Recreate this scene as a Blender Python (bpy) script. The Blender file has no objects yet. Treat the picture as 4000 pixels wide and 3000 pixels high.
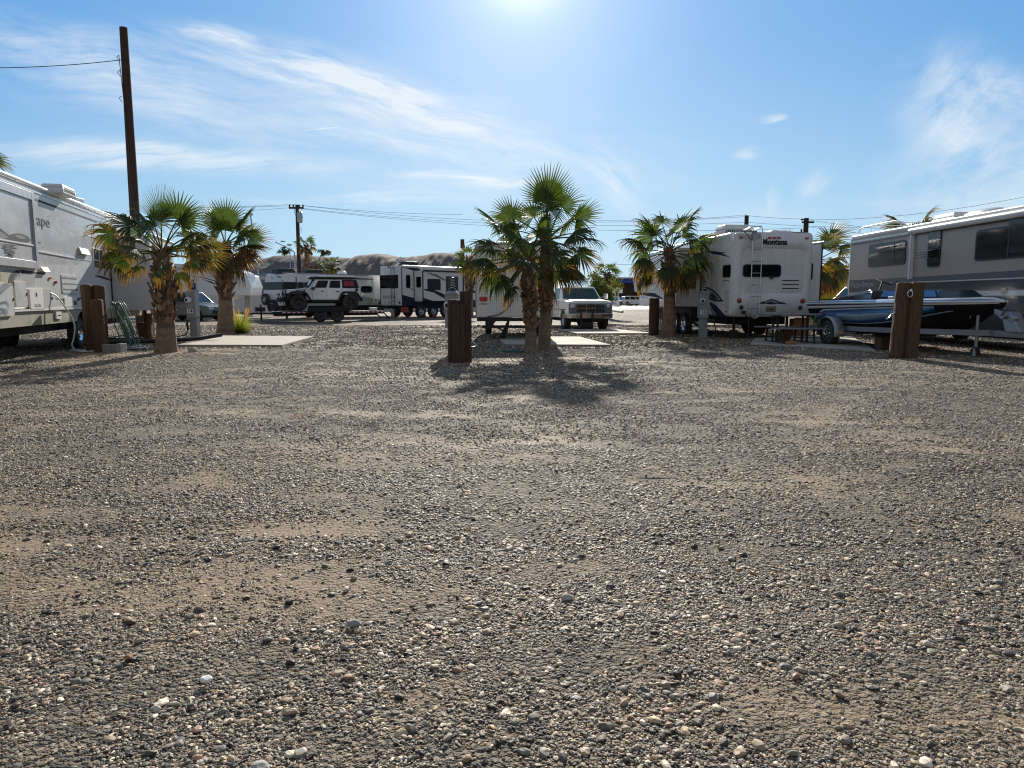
import bpy, bmesh, math, random
import numpy as np
from mathutils import Vector, Matrix
R = math.radians
S = bpy.context.scene
COL = S.collection

# ---------------------------------------------------------------- camera
CAM_H = 1.35
F_PX = 2773.0
PITCH = math.atan(335.0 / F_PX)
cam_d = bpy.data.cameras.new('camera'); cam = bpy.data.objects.new('camera', cam_d); COL.objects.link(cam)
cam.location = (0, 0, CAM_H); cam.rotation_euler = (math.pi / 2 - PITCH, 0, 0)
cam_d.sensor_width = 36; cam_d.lens = F_PX / 4000 * 36; cam_d.clip_start = 0.05; cam_d.clip_end = 12000
S.camera = cam
S.view_settings.view_transform = 'Standard'; S.view_settings.look = 'None'
S.view_settings.exposure = 0.45; S.view_settings.gamma = 1
S.cycles.use_denoising = True
S.cycles.max_bounces = 8
S.cycles.filter_width = 1.15

def at(px, py, D):
    """world point seen at photo pixel (px,py) that lies D metres ahead (world Y)"""
    rx = (px - 2000) / F_PX; ry = (1500 - py) / F_PX
    y = math.cos(PITCH) + ry * math.sin(PITCH); z = -math.sin(PITCH) + ry * math.cos(PITCH)
    k = D / y
    return Vector((rx * k, D, CAM_H + z * k))
def G(px, py, h=0.0):
    p = at(px, py, 1.0); k = (h - CAM_H) / (p.z - CAM_H)
    return Vector((p.x * k, k, h))

# ---------------------------------------------------------------- sun and sky
SUN_EL, SUN_AZ = 24.5, 0.9        # degrees; azimuth measured from +Y towards +X
sd = Vector((math.sin(R(SUN_AZ)) * math.cos(R(SUN_EL)), math.cos(R(SUN_AZ)) * math.cos(R(SUN_EL)), math.sin(R(SUN_EL))))
sl = bpy.data.lights.new('sun', 'SUN'); sun = bpy.data.objects.new('sun', sl); COL.objects.link(sun)
sl.energy = 5.0; sl.angle = R(0.5); sl.color = (1.0, 0.93, 0.82)
sun.rotation_euler = sd.to_track_quat('Z', 'Y').to_euler()
W = bpy.data.worlds.new('World'); S.world = W; W.use_nodes = True
wt = W.node_tree; wt.nodes.clear()
def N(t, typ, **kw):
    n = t.nodes.new(typ)
    for k, v in kw.items():
        if hasattr(n, k): setattr(n, k, v)
        else: n.inputs[k].default_value = v
    return n
def world():
    t = wt; L = t.links.new
    out = N(t, 'ShaderNodeOutputWorld'); bg = N(t, 'ShaderNodeBackground', Strength=0.10)
    L(bg.outputs[0], out.inputs[0])
    sky = N(t, 'ShaderNodeTexSky', sky_type='NISHITA', sun_disc=False, sun_elevation=R(SUN_EL), sun_rotation=R(SUN_AZ),
            air_density=1.0, dust_density=0.35, ozone_density=2.5, altitude=200)
    tc = N(t, 'ShaderNodeTexCoord')
    sx = N(t, 'ShaderNodeSeparateXYZ'); L(tc.outputs['Generated'], sx.inputs[0])
    def M(op, a, b=None, c=None):
        n = N(t, 'ShaderNodeMath', operation=op)
        for i, q in enumerate((a, b, c)):
            if q is None: continue
            if isinstance(q, (int, float)): n.inputs[i].default_value = q
            else: L(q, n.inputs[i])
        return n.outputs[0]
    ay = M('MAXIMUM', M('ABSOLUTE', sx.outputs[1]), 0.05)
    u = M('DIVIDE', sx.outputs[0], ay); v = M('DIVIDE', sx.outputs[2], ay)
    cb = N(t, 'ShaderNodeCombineXYZ'); L(u, cb.inputs[0]); L(v, cb.inputs[1])
    uv = cb.outputs[0]
    # warp for wisps
    wn = N(t, 'ShaderNodeTexNoise', Scale=5.0, Detail=4.0); L(uv, wn.inputs['Vector'])
    ws = N(t, 'ShaderNodeVectorMath', operation='MULTIPLY_ADD'); L(wn.outputs['Color'], ws.inputs[0])
    ws.inputs[1].default_value = (.09, .045, 0); L(uv, ws.inputs[2])
    # (x0,y0,x1,y1, half width, strength, grain along, grain across) in photo pixels, turned into sky directions
    bands = [(560, 110, 2000, 520, 110, 1.0, 6, 42), (1050, 230, 1950, 520, 75, .9, 9, 60), (200, 260, 2700, 700, 250, .42, 7, 30), (-300, 60, 900, 330, 110, .6, 7, 44), (640, 90, 1080, 190, 36, 1.1, 10, 40), (-100, 190, 1300, 560, 130, .6, 5, 34), (900, 400, 2500, 680, 110, .6, 5, 40),
             (-200, 570, 1500, 660, 55, 1.0, 4, 45), (1300, 740, 2300, 660, 60, .35, 4, 40), (1550, 690, 2150, 715, 22, 1.4, 5, 60),
             (900, 775, 2000, 780, 24, 1.0, 4, 50), (2290, 580, 2540, 820, 75, 1.0, 9, 30), (3560, 600, 3900, 250, 260, 1.0, 6, 13),
             (3450, 760, 4300, 620, 210, .9, 5, 13), (3650, 330, 4200, 420, 120, .8, 6, 16), (2960, 470, 3070, 445, 16, 1.3, 6, 30), (2840, 620, 2960, 590, 26, 1.1, 8, 30),
             (3080, 760, 3260, 660, 45, .6, 8, 30), (3000, 720, 3010, 840, 28, .6, 8, 30), (60, 540, 900, 640, 70, .5, 4, 40), (2600, 860, 4000, 800, 70, .45, 4, 30)]
    tot = None
    for i, (x0, y0, x1, y1, hw, st, ga, gc) in enumerate(bands):
        p0 = at(x0, y0, 1.0); p1 = at(x1, y1, 1.0)
        dx, dz = p1.x - p0.x, p1.z - p0.z; ln = math.hypot(dx, dz)
        c = ((p0.x + p1.x) / 2, (p0.z + p1.z) / 2 - CAM_H, 0)
        mp = N(t, 'ShaderNodeMapping', vector_type='TEXTURE'); L(ws.outputs[0], mp.inputs[0])
        mp.inputs['Location'].default_value = (c[0] + .045, c[1] + .022, 0); mp.inputs['Rotation'].default_value = (0, 0, math.atan2(dz, dx))
        mp.inputs['Scale'].default_value = (ln * .62, hw / F_PX * 1.25, 1)
        le = N(t, 'ShaderNodeVectorMath', operation='LENGTH'); L(mp.outputs[0], le.inputs[0])
        mr = N(t, 'ShaderNodeMapRange', interpolation_type='SMOOTHSTEP'); L(le.outputs['Value'], mr.inputs[0])
        for k, q in enumerate((1.1, .1, 0, 1)): mr.inputs[k + 1].default_value = q
        m2 = N(t, 'ShaderNodeMapping', vector_type='TEXTURE'); L(ws.outputs[0], m2.inputs[0])
        m2.inputs['Location'].default_value = (i * 1.7, i * .9, 0)
        m2.inputs['Rotation'].default_value = (0, 0, math.atan2(dz, dx) + (.12 if i % 2 else -.06)); m2.inputs['Scale'].default_value = (1 / ga, 1 / gc, 1)
        nz = N(t, 'ShaderNodeTexNoise', Scale=1.0, Detail=9.0, Roughness=.66); L(m2.outputs[0], nz.inputs['Vector'])
        m3 = N(t, 'ShaderNodeMapRange'); L(nz.outputs[0], m3.inputs[0])
        for k, q in enumerate((.38, .68, 0, st)): m3.inputs[k + 1].default_value = q
        pr = M('MULTIPLY', mr.outputs[0], m3.outputs[0])
        tot = pr if tot is None else M('ADD', tot, pr)
    # contrail
    p0 = at(1160, 512, 1.0); p1 = at(1358, 493, 1.0); dx, dz = p1.x - p0.x, p1.z - p0.z
    mp = N(t, 'ShaderNodeMapping', vector_type='TEXTURE'); L(uv, mp.inputs[0])
    mp.inputs['Location'].default_value = ((p0.x + p1.x) / 2, (p0.z + p1.z) / 2 - CAM_H, 0); mp.inputs['Rotation'].default_value = (0, 0, math.atan2(dz, dx))
    mp.inputs['Scale'].default_value = (math.hypot(dx, dz) * .5, 2.8 / F_PX, 1)
    le = N(t, 'ShaderNodeVectorMath', operation='LENGTH'); L(mp.outputs[0], le.inputs[0])
    mr = N(t, 'ShaderNodeMapRange'); L(le.outputs['Value'], mr.inputs[0])
    for k, q in enumerate((1.0, .3, 0, .5)): mr.inputs[k + 1].default_value = q
    tot = M('ADD', tot, mr.outputs[0])
    fr = M('MULTIPLY', M('MINIMUM', tot, 1.0), .74)
    # clear-sky colour: deepen the blue of the physical sky a little
    hs = N(t, 'ShaderNodeHueSaturation', Saturation=1.12, Value=1.0); L(sky.outputs[0], hs.inputs['Color'])
    tint = N(t, 'ShaderNodeMix', data_type='RGBA', blend_type='MULTIPLY'); tint.inputs[0].default_value = 1
    L(hs.outputs[0], tint.inputs[6]); tint.inputs[7].default_value = SKY_TINT + (1,)
    # keep the band near the horizon blue (the physical sky whitens it towards the sun)
    flat = N(t, 'ShaderNodeMix', data_type='RGBA'); flat.inputs[0].default_value = SKY_FLAT
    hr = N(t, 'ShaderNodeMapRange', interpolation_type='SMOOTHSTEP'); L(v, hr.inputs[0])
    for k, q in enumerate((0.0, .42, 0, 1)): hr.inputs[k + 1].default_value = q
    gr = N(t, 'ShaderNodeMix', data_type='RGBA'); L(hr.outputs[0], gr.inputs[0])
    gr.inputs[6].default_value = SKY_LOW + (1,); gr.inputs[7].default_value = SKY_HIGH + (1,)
    # sky out of view (away from the sun, zenith) dimmed and greyed to lower fill
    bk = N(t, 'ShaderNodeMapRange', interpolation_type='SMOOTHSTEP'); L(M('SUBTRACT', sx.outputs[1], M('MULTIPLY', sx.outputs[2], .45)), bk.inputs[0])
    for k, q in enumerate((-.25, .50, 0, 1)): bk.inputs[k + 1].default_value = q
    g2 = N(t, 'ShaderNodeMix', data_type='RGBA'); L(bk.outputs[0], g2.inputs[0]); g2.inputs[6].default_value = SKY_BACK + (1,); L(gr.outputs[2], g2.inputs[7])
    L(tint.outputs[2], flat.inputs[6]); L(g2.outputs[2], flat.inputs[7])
    # aureole round the sun
    dt = N(t, 'ShaderNodeVectorMath', operation='DOT_PRODUCT'); L(tc.outputs['Generated'], dt.inputs[0]); dt.inputs[1].default_value = sd
    dm = M('MAXIMUM', dt.outputs['Value'], 0.0)
    g = M('ADD', M('MULTIPLY', M('POWER', dm, 800.0), 5.0), M('ADD', M('MULTIPLY', M('POWER', dm, 90.0), 2.0), M('MULTIPLY', M('POWER', dm, 14.0), 1.0)))
    gc_ = N(t, 'ShaderNodeMix', data_type='RGBA', blend_type='ADD'); gc_.inputs[0].default_value = 1
    gv = N(t, 'ShaderNodeVectorMath', operation='SCALE'); gv.inputs[0].default_value = (1.12, 1.0, .93); L(g, gv.inputs['Scale'])
    L(flat.outputs[2], gc_.inputs[6]); L(gv.outputs[0], gc_.inputs[7])
    mc = N(t, 'ShaderNodeMix', data_type='RGBA'); L(fr, mc.inputs[0]); L(gc_.outputs[2], mc.inputs[6]); mc.inputs[7].default_value = (7.0, 7.2, 7.3, 1)
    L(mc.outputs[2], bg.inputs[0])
SKY_TINT = (.85, .95, 1.0)
SKY_FLAT = .92
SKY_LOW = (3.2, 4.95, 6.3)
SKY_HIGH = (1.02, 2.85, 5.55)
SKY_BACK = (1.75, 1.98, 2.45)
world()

# ---------------------------------------------------------------- materials
MATS = {}
def mat(name, c=(.5, .5, .5), rough=.5, metal=0.0, var=.0, scale=6.0, bump=.0, bscale=None, attr=None, coat=0.0, stretch=None, trans=0.0, emit=None, spec=.5, dirt=None):
    m = bpy.data.materials.new(name); MATS[name] = m; m.use_nodes = True
    t = m.node_tree; L = t.links.new; b = t.nodes['Principled BSDF']
    b.inputs['Base Color'].default_value = (*c, 1); b.inputs['Roughness'].default_value = rough; b.inputs['Metallic'].default_value = metal
    b.inputs['Coat Weight'].default_value = coat; b.inputs['Specular IOR Level'].default_value = spec
    tc = N(t, 'ShaderNodeTexCoord'); vec = tc.outputs['Object']
    if stretch:
        mp = N(t, 'ShaderNodeMapping'); L(vec, mp.inputs[0]); mp.inputs['Scale'].default_value = stretch; vec = mp.outputs[0]
    colout = None
    if attr:
        a = N(t, 'ShaderNodeAttribute', attribute_name=attr); colout = a.outputs['Color']
        L(colout, b.inputs['Base Color'])
    if var > 0:
        nz = N(t, 'ShaderNodeTexNoise', Scale=scale, Detail=6.0, Roughness=.65); L(vec, nz.inputs['Vector'])
        mr = N(t, 'ShaderNodeMapRange'); L(nz.outputs[0], mr.inputs[0])
        for k, q in enumerate((.25, .75, 1 - var, 1 + var)): mr.inputs[k + 1].default_value = q
        mx = N(t, 'ShaderNodeVectorMath', operation='SCALE'); L(mr.outputs[0], mx.inputs['Scale'])
        if colout: L(colout, mx.inputs[0])
        else: mx.inputs[0].default_value = c
        colout = mx.outputs[0]; L(colout, b.inputs['Base Color'])
        r2 = N(t, 'ShaderNodeMapRange'); L(nz.outputs[0], r2.inputs[0])
        for k, q in enumerate((.3, .7, max(rough - .08, .02), min(rough + .08, 1))): r2.inputs[k + 1].default_value = q
        L(r2.outputs[0], b.inputs['Roughness'])
    if dirt:   # streaky road dust
        nz = N(t, 'ShaderNodeTexNoise', Scale=1.0, Detail=7.0, Roughness=.7)
        mp = N(t, 'ShaderNodeMapping'); L(tc.outputs['Object'], mp.inputs[0]); mp.inputs['Scale'].default_value = (5, 5, .9); L(mp.outputs[0], nz.inputs['Vector'])
        mr = N(t, 'ShaderNodeMapRange'); L(nz.outputs[0], mr.inputs[0])
        for k, q in enumerate((.45, .8, 0, dirt)): mr.inputs[k + 1].default_value = q
        mx = N(t, 'ShaderNodeMix', data_type='RGBA'); L(mr.outputs[0], mx.inputs[0])
        if colout: L(colout, mx.inputs[6])
        else: mx.inputs[6].default_value = (*c, 1)
        mx.inputs[7].default_value = (.38, .33, .27, 1); L(mx.outputs[2], b.inputs['Base Color']); colout = mx.outputs[2]
    if bump > 0:
        nb = N(t, 'ShaderNodeTexNoise', Scale=bscale or scale * 3, Detail=5.0); L(vec, nb.inputs['Vector'])
        bp = N(t, 'ShaderNodeBump', Strength=bump, Distance=.02); L(nb.outputs[0], bp.inputs['Height']); L(bp.outputs[0], b.inputs['Normal'])
    if trans > 0:
        tr = N(t, 'ShaderNodeBsdfTranslucent'); ms = N(t, 'ShaderNodeMixShader'); ms.inputs[0].default_value = trans
        if colout:
            br = N(t, 'ShaderNodeVectorMath', operation='MULTIPLY'); L(colout, br.inputs[0]); br.inputs[1].default_value = (1.9, 1.8, .9); L(br.outputs[0], tr.inputs[0])
        else: tr.inputs[0].default_value = (*c, 1)
        L(b.outputs[0], ms.inputs[1]); L(tr.outputs[0], ms.inputs[2]); L(ms.outputs[0], t.nodes['Material Output'].inputs[0])
    if emit: b.inputs['Emission Color'].default_value = (*c, 1); b.inputs['Emission Strength'].default_value = emit
    return m
def mt(k): return MATS[k]
mat('white', (.78, .78, .76), .28, var=.03, scale=1.5, dirt=.18, coat=.2)
mat('white2', (.72, .715, .69), .32, var=.04, scale=2, dirt=.3, coat=.2)
mat('white_dull', (.66, .66, .64), .5, var=.04, scale=2, dirt=.35)
mat('rv_grey', (.48, .49, .51), .27, var=.04, scale=1.2, dirt=.2, coat=.3)
mat('rv_panel', (.53, .54, .55), .3, var=.05, scale=3, dirt=.12)
mat('rv_tan', (.40, .385, .33), .45, var=.06, scale=3, dirt=.3)
mat('rv_olive', (.30, .29, .22), .5, var=.08, scale=3, dirt=.4)
mat('mh_beige', (.385, .335, .30), .4, var=.05, scale=2, bump=.1, bscale=90, dirt=.12)
mat('mh_white', (.74, .73, .70), .35, var=.04, scale=2, dirt=.2)
mat('mh_slate', (.11, .12, .14), .4, var=.06, scale=3)
mat('mh_slate_dark', (.05, .055, .068), .4, var=.06, scale=3)
mat('mh_pink', (.36, .22, .22), .4, var=.05)
mat('navy', (.028, .036, .058), .7, var=.1, spec=.15)
mat('grey_decal', (.18, .185, .19), .7, var=.1, spec=.15)
mat('light_decal', (.45, .46, .47), .6, var=.1, spec=.2)
mat('black', (.018, .018, .02), .4, var=.15, scale=5)
mat('black_matte', (.016, .016, .017), .8, var=.25, scale=8)
mat('rubber', (.02, .02, .021), .85, var=.25, scale=14, bump=.2, dirt=.35)
mat('chassis', (.022, .021, .02), .7, var=.3, scale=6)
mat('glass', (.008, .009, .011), .07, var=.1, scale=2, spec=.28)
mat('glass_soft', (.03, .034, .038), .1, var=.15, scale=3, spec=.35)
mat('glass_blue', (.02, .05, .065), .08, var=.2, scale=1.5, spec=.4)
mat('chrome', (.72, .73, .75), .14, metal=1, var=.04)
mat('steel', (.42, .44, .47), .35, metal=.9, var=.12, scale=9)
mat('galv', (.36, .375, .39), .42, metal=.7, var=.15, scale=12)
mat('red_lens', (.5, .02, .015), .15, var=.05, coat=.5)
mat('amber_lens', (.75, .22, .03), .2, var=.05, coat=.5)
mat('clear_lens', (.62, .64, .64), .08, var=.05, coat=.6)
mat('yellow_plastic', (.55, .48, .26), .45, var=.08)
mat('vent_cream', (.62, .56, .40), .45, var=.08)
mat('pedestal', (.27, .29, .30), .5, var=.1, scale=6, dirt=.3)
mat('label_white', (.8, .8, .77), .5, var=.04)
mat('ink', (.015, .015, .017), .7, var=.05)
mat('wood', (.115, .066, .034), .85, var=.8, scale=6, bump=1.0, bscale=12, stretch=(9, 9, .5))
mat('wood_dark', (.075, .042, .025), .88, var=.75, scale=5, bump=.8, bscale=14, stretch=(5, 5, .55))
mat('pole_wood', (.055, .031, .021), .9, var=.35, scale=5, bump=.5, bscale=12, stretch=(6, 6, .3))
mat('concrete', (.41, .36, .295), .85, var=.3, scale=1.6, bump=.25, bscale=60)
mat('block', (.30, .29, .27), .9, var=.2, scale=9, bump=.4, bscale=60)
mat('rock', (.42, .39, .35), .8, var=.3, scale=9, bump=.5, bscale=20)
mat('hose_white', (.7, .7, .68), .4, var=.05)
mat('hose_green', (.02, .16, .09), .4, var=.15)
mat('hose_grey', (.16, .18, .2), .45, var=.15)
mat('frond', attr='col', rough=.55, var=.22, scale=9, trans=.32)
mat('trunk', attr='col', rough=.9, var=.35, scale=12, bump=.6, bscale=45)
mat('grass', attr='col', rough=.6, trans=.5)
mat('leafy', attr='col', rough=.6, trans=.35)
mat('hill', attr='col', rough=.95, var=.14, scale=.03)
mat('stone', attr='col', rough=.62, var=.25, scale=60, spec=.35)
mat('jeep_white', (.74, .76, .79), .25, var=.03, scale=2, dirt=.22, coat=.4)
mat('tape_red', (.5, .03, .03), .4, var=.05)
mat('can_red', (.30, .03, .035), .5, var=.1)
mat('boat_black', (.012, .012, .014), .16, var=.1, coat=.15, spec=.35)
mat('boat_blue', (.06, .20, .45), .2, var=.1, coat=.2)
mat('boat_blue_dark', (.022, .085, .24), .2, var=.1, coat=.2)
mat('boat_teal', (.30, .45, .53), .25, var=.1, coat=.2)
mat('boat_white', (.72, .73, .74), .16, var=.04, coat=.8)
mat('blue_fascia', (.02, .06, .42), .4, var=.05)
mat('tan_wall', (.17, .125, .09), .8, var=.1, scale=1)
mat('dark_wall', (.10, .085, .075), .8, var=.1, scale=1)
mat('pale_wall', (.50, .49, .50), .8, var=.06, scale=.6)
mat('blue_wall', (.17, .24, .32), .7, var=.1, scale=1)
mat('yellow_wall', (.60, .50, .02), .7, var=.12, scale=1)
mat('roof_brown', (.15, .11, .10), .8, var=.15, scale=3)
mat('silver_paint', (.15, .155, .16), .3, metal=.4, var=.04, coat=.4)
mat('wire', (.05, .05, .055), .6, var=.1)
mat('table_top', (.22, .24, .26), .55, var=.15, scale=9)
mat('card', (.34, .17, .08), .85, var=.2, scale=8)
mat('plate_tan', (.34, .29, .16), .5, var=.05)
mat('plastic_yellow', (.7, .5, .04), .5, var=.08)
mat('plate_green', (.38, .40, .36), .5, var=.05)

# ---------------------------------------------------------------- helpers
def tag(o, label=None, cat=None, group=None, kind=None):
    if label: o['label'] = label
    if cat: o['category'] = cat
    if group: o['group'] = group
    if kind: o['kind'] = kind
    return o
def thing(name, label, cat, loc, group=None):
    o = bpy.data.objects.new(name, None); COL.objects.link(o); o.location = loc; o.empty_display_size = .2
    return tag(o, label, cat, group)
def rootloc(o):
    v = Vector((0, 0, 0))
    while o is not None: v += o.location; o = o.parent
    return v
class MB:
    def __init__(s, M=None): s.v = []; s.f = []; s.mi = []; s.sm = []; s.M = M; s.c = []; s.col = None
    def add(s, vs, fs, mi=0, smooth=False, col=None):
        n = len(s.v)
        for p in vs:
            p = Vector(p); s.v.append(s.M @ p if s.M else p); s.c.append(col or s.col or (.5, .5, .5))
        for f in fs: s.f.append([n + i for i in f]); s.mi.append(mi); s.sm.append(smooth)
    def box(s, x0, x1, y0, y1, z0, z1, mi=0):
        vs = [(x0, y0, z0), (x1, y0, z0), (x1, y1, z0), (x0, y1, z0), (x0, y0, z1), (x1, y0, z1), (x1, y1, z1), (x0, y1, z1)]
        s.add(vs, [(0, 3, 2, 1), (4, 5, 6, 7), (0, 1, 5, 4), (1, 2, 6, 5), (2, 3, 7, 6), (3, 0, 4, 7)], mi)
    def hexa(s, b, t, mi=0):   # b, t: four bottom, four top points
        s.add(list(b) + list(t), [(0, 3, 2, 1), (4, 5, 6, 7), (0, 1, 5, 4), (1, 2, 6, 5), (2, 3, 7, 6), (3, 0, 4, 7)], mi)
    def prism(s, pts, o, u, v, n, t0, t1, mi=0, top=1.0):
        o, u, v, n = map(Vector, (o, u, v, n)); k = len(pts)
        ar = sum(pts[i][0] * pts[(i + 1) % k][1] - pts[(i + 1) % k][0] * pts[i][1] for i in range(k))
        hand = u.cross(v).dot(n)
        if ar * hand < 0: pts = pts[::-1]
        a = [o + u * p[0] + v * p[1] + n * t0 for p in pts]; b = [o + u * p[0] + v * p[1] + n * t1 for p in pts]
        s.add(a + b, [list(range(k))[::-1], list(range(k, 2 * k))] + [(i, (i + 1) % k, k + (i + 1) % k, k + i) for i in range(k)], mi)
    def cyl(s, p0, p1, r0, r1=None, seg=12, mi=0, caps=True, smooth=True):
        r1 = r0 if r1 is None else r1; p0, p1 = Vector(p0), Vector(p1); a = (p1 - p0).normalized()
        q = a.orthogonal().normalized(); w = a.cross(q); vs = []
        for p, r in ((p0, r0), (p1, r1)):
            for i in range(seg): th = 2 * math.pi * i / seg; vs.append(p + q * (r * math.cos(th)) + w * (r * math.sin(th)))
        s.add(vs, [(i, (i + 1) % seg, seg + (i + 1) % seg, seg + i) for i in range(seg)], mi, smooth)
        if caps: s.add(vs, [list(range(seg))[::-1], list(range(seg, 2 * seg))], mi)
    def tube(s, pts, r, seg=6, mi=0, closed=False):
        pts = [Vector(p) for p in pts]; n = len(pts); rings = []; q = None
        for i, p in enumerate(pts):
            a = (pts[min(i + 1, n - 1)] - pts[max(i - 1, 0)])
            if closed: a = pts[(i + 1) % n] - pts[(i - 1) % n]
            if a.length < 1e-9: a = Vector((0, 0, 1))
            a.normalize()
            q = (q - a * q.dot(a)) if q is not None else a.orthogonal()
            if q.length < 1e-6: q = a.orthogonal()
            q.normalize(); w = a.cross(q); rr = r[i] if isinstance(r, (list, tuple)) else r
            rings.append([p + q * (rr * math.cos(2 * math.pi * k / seg)) + w * (rr * math.sin(2 * math.pi * k / seg)) for k in range(seg)])
        vs = [p for rg in rings for p in rg]; fs = []
        for i in range(n if closed else n - 1):
            j = (i + 1) % n
            for k in range(seg): fs.append((i * seg + k, i * seg + (k + 1) % seg, j * seg + (k + 1) % seg, j * seg + k))
        s.add(vs, fs, mi, True)
        if not closed: s.add(rings[0] + rings[-1], [list(range(seg))[::-1], list(range(seg, 2 * seg))], mi)
    def lathe(s, prof, o, axis, seg=24, mi=0, smooth=True):   # prof: (radius, offset along axis)
        o = Vector(o); a = Vector(axis).normalized(); q = a.orthogonal().normalized(); w = a.cross(q); vs = []
        for (r, h) in prof:
            for k in range(seg): th = 2 * math.pi * k / seg; vs.append(o + a * h + q * (r * math.cos(th)) + w * (r * math.sin(th)))
        fs = []
        for i in range(len(prof) - 1):
            for k in range(seg): fs.append((i * seg + k, i * seg + (k + 1) % seg, (i + 1) * seg + (k + 1) % seg, (i + 1) * seg + k))
        s.add(vs, fs, mi, smooth)
    def build(s, name, mats, parent=None, bevel=0.0, bseg=2, attr=False):
        me = bpy.data.meshes.new(name); off = rootloc(parent)
        me.from_pydata([tuple(p - off) for p in s.v], [], s.f)
        if not isinstance(mats, (list, tuple)): mats = [mats]
        for m in mats: me.materials.append(mt(m) if isinstance(m, str) else m)
        me.polygons.foreach_set('material_index', s.mi); me.polygons.foreach_set('use_smooth', s.sm)
        if attr:
            ca = me.color_attributes.new('col', 'FLOAT_COLOR', 'POINT')
            ca.data.foreach_set('color', np.array([(*c, 1) for c in s.c], dtype=np.float32).ravel())
        me.validate(); me.update()
        o = bpy.data.objects.new(name, me); COL.objects.link(o)
        if parent is not None: o.parent = parent
        if bevel > 0:
            b = o.modifiers.new('bevel', 'BEVEL'); b.width = bevel; b.segments = bseg; b.limit_method = 'ANGLE'; b.angle_limit = R(35); b.harden_normals = False
            me.polygons.foreach_set('use_smooth', [True] * len(me.polygons))
            e = o.modifiers.new('ws', 'WEIGHTED_NORMAL'); e.keep_sharp = True
        return o
def struct(o): o['kind'] = 'structure'; return o
def rr(x0, y0, x1, y1, r=.05, n=4):
    x0, x1 = min(x0, x1), max(x0, x1); y0, y1 = min(y0, y1), max(y0, y1); r = min(r, (x1 - x0) * .49, (y1 - y0) * .49); out = []
    for cx, cy, a in ((x1 - r, y1 - r, 0), (x0 + r, y1 - r, 90), (x0 + r, y0 + r, 180), (x1 - r, y0 + r, 270)):
        for i in range(n + 1): th = R(a + 90 * i / n); out.append((cx + r * math.cos(th), cy + r * math.sin(th)))
    return out
class Face:
    """a vertical wall plane: origin, direction along it, outward normal"""
    def __init__(s, p, d, n=None):
        s.o = Vector((p[0], p[1], 0)); s.u = Vector((d[0], d[1], 0)).normalized(); s.v = Vector((0, 0, 1))
        s.n = Vector((s.u.y, -s.u.x, 0)) if n is None else Vector((n[0], n[1], 0)).normalized()
    def q(s, px, py):
        a = at(px, py, 1.0); c = Vector((0, 0, CAM_H)); r = a - c
        k = (s.o - c).dot(s.n) / r.dot(s.n); w = c + r * k
        return ((w - s.o).dot(s.u), w.z)
    def rect(s, x0, y0, x1, y1):
        ym = (y0 + y1) / 2; xm = (x0 + x1) / 2
        return (s.q(x0, ym)[0], s.q(xm, y1)[1], s.q(x1, ym)[0], s.q(xm, y0)[1])
    def P(s, a, z, t=0): return s.o + s.u * a + s.v * z + s.n * t
def panel(name, F, pts, t0, t1, m, parent, bevel=0):
    b = MB(); b.prism(pts, F.o, F.u, F.v, F.n, t0, t1); return b.build(name, m, parent, bevel)
def window(F, rc, parent, r=.06, fr=.035, frame='black', glass='glass', t=.014, name='window', mull=(), bars=()):
    x0, y0, x1, y1 = rc; x0, x1 = min(x0, x1), max(x0, x1)
    w = panel(name, F, rr(x0, y0, x1, y1, r), -.004, t, frame, parent)
    p = panel('pane', F, rr(x0 + fr, y0 + fr, x1 - fr, y1 - fr, max(r - fr, .01)), t - .002, t + .003, glass, w)
    if mull or bars:
        b = MB()
        for a in mull: xx = x0 + (x1 - x0) * a; b.prism([(xx - .018, y0 + fr), (xx + .018, y0 + fr), (xx + .018, y1 - fr), (xx - .018, y1 - fr)], F.o, F.u, F.v, F.n, t, t + .012)
        for a in bars: yy = y0 + (y1 - y0) * a; b.prism([(x0 + fr, yy - .014), (x1 - fr, yy - .014), (x1 - fr, yy + .014), (x0 + fr, yy + .014)], F.o, F.u, F.v, F.n, t, t + .010)
        b.build('glazing_bar', frame, w)
    return w
def text(F, body, a, z, size, m, parent, t=.006, ext=.004, bold=0.0, shear=0.0, xs=1.0, name='lettering', align='CENTER'):
    c = bpy.data.curves.new('t', 'FONT'); c.body = body; c.size = size; c.extrude = ext; c.offset = bold; c.shear = shear; c.align_x = align; c.align_y = 'CENTER'; c.resolution_u = 3
    o = bpy.data.objects.new('t', c); COL.objects.link(o); dg = bpy.context.evaluated_depsgraph_get()
    me = bpy.data.meshes.new_from_object(o.evaluated_get(dg)); bpy.data.objects.remove(o); off = rootloc(parent)
    for v in me.vertices: v.co = F.P(a + v.co.x * xs, z + v.co.y, t + v.co.z) - off
    me.materials.clear(); me.materials.append(mt(m)); me.name = name
    o = bpy.data.objects.new(name, me); COL.objects.link(o); o.parent = parent
    return o
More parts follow.
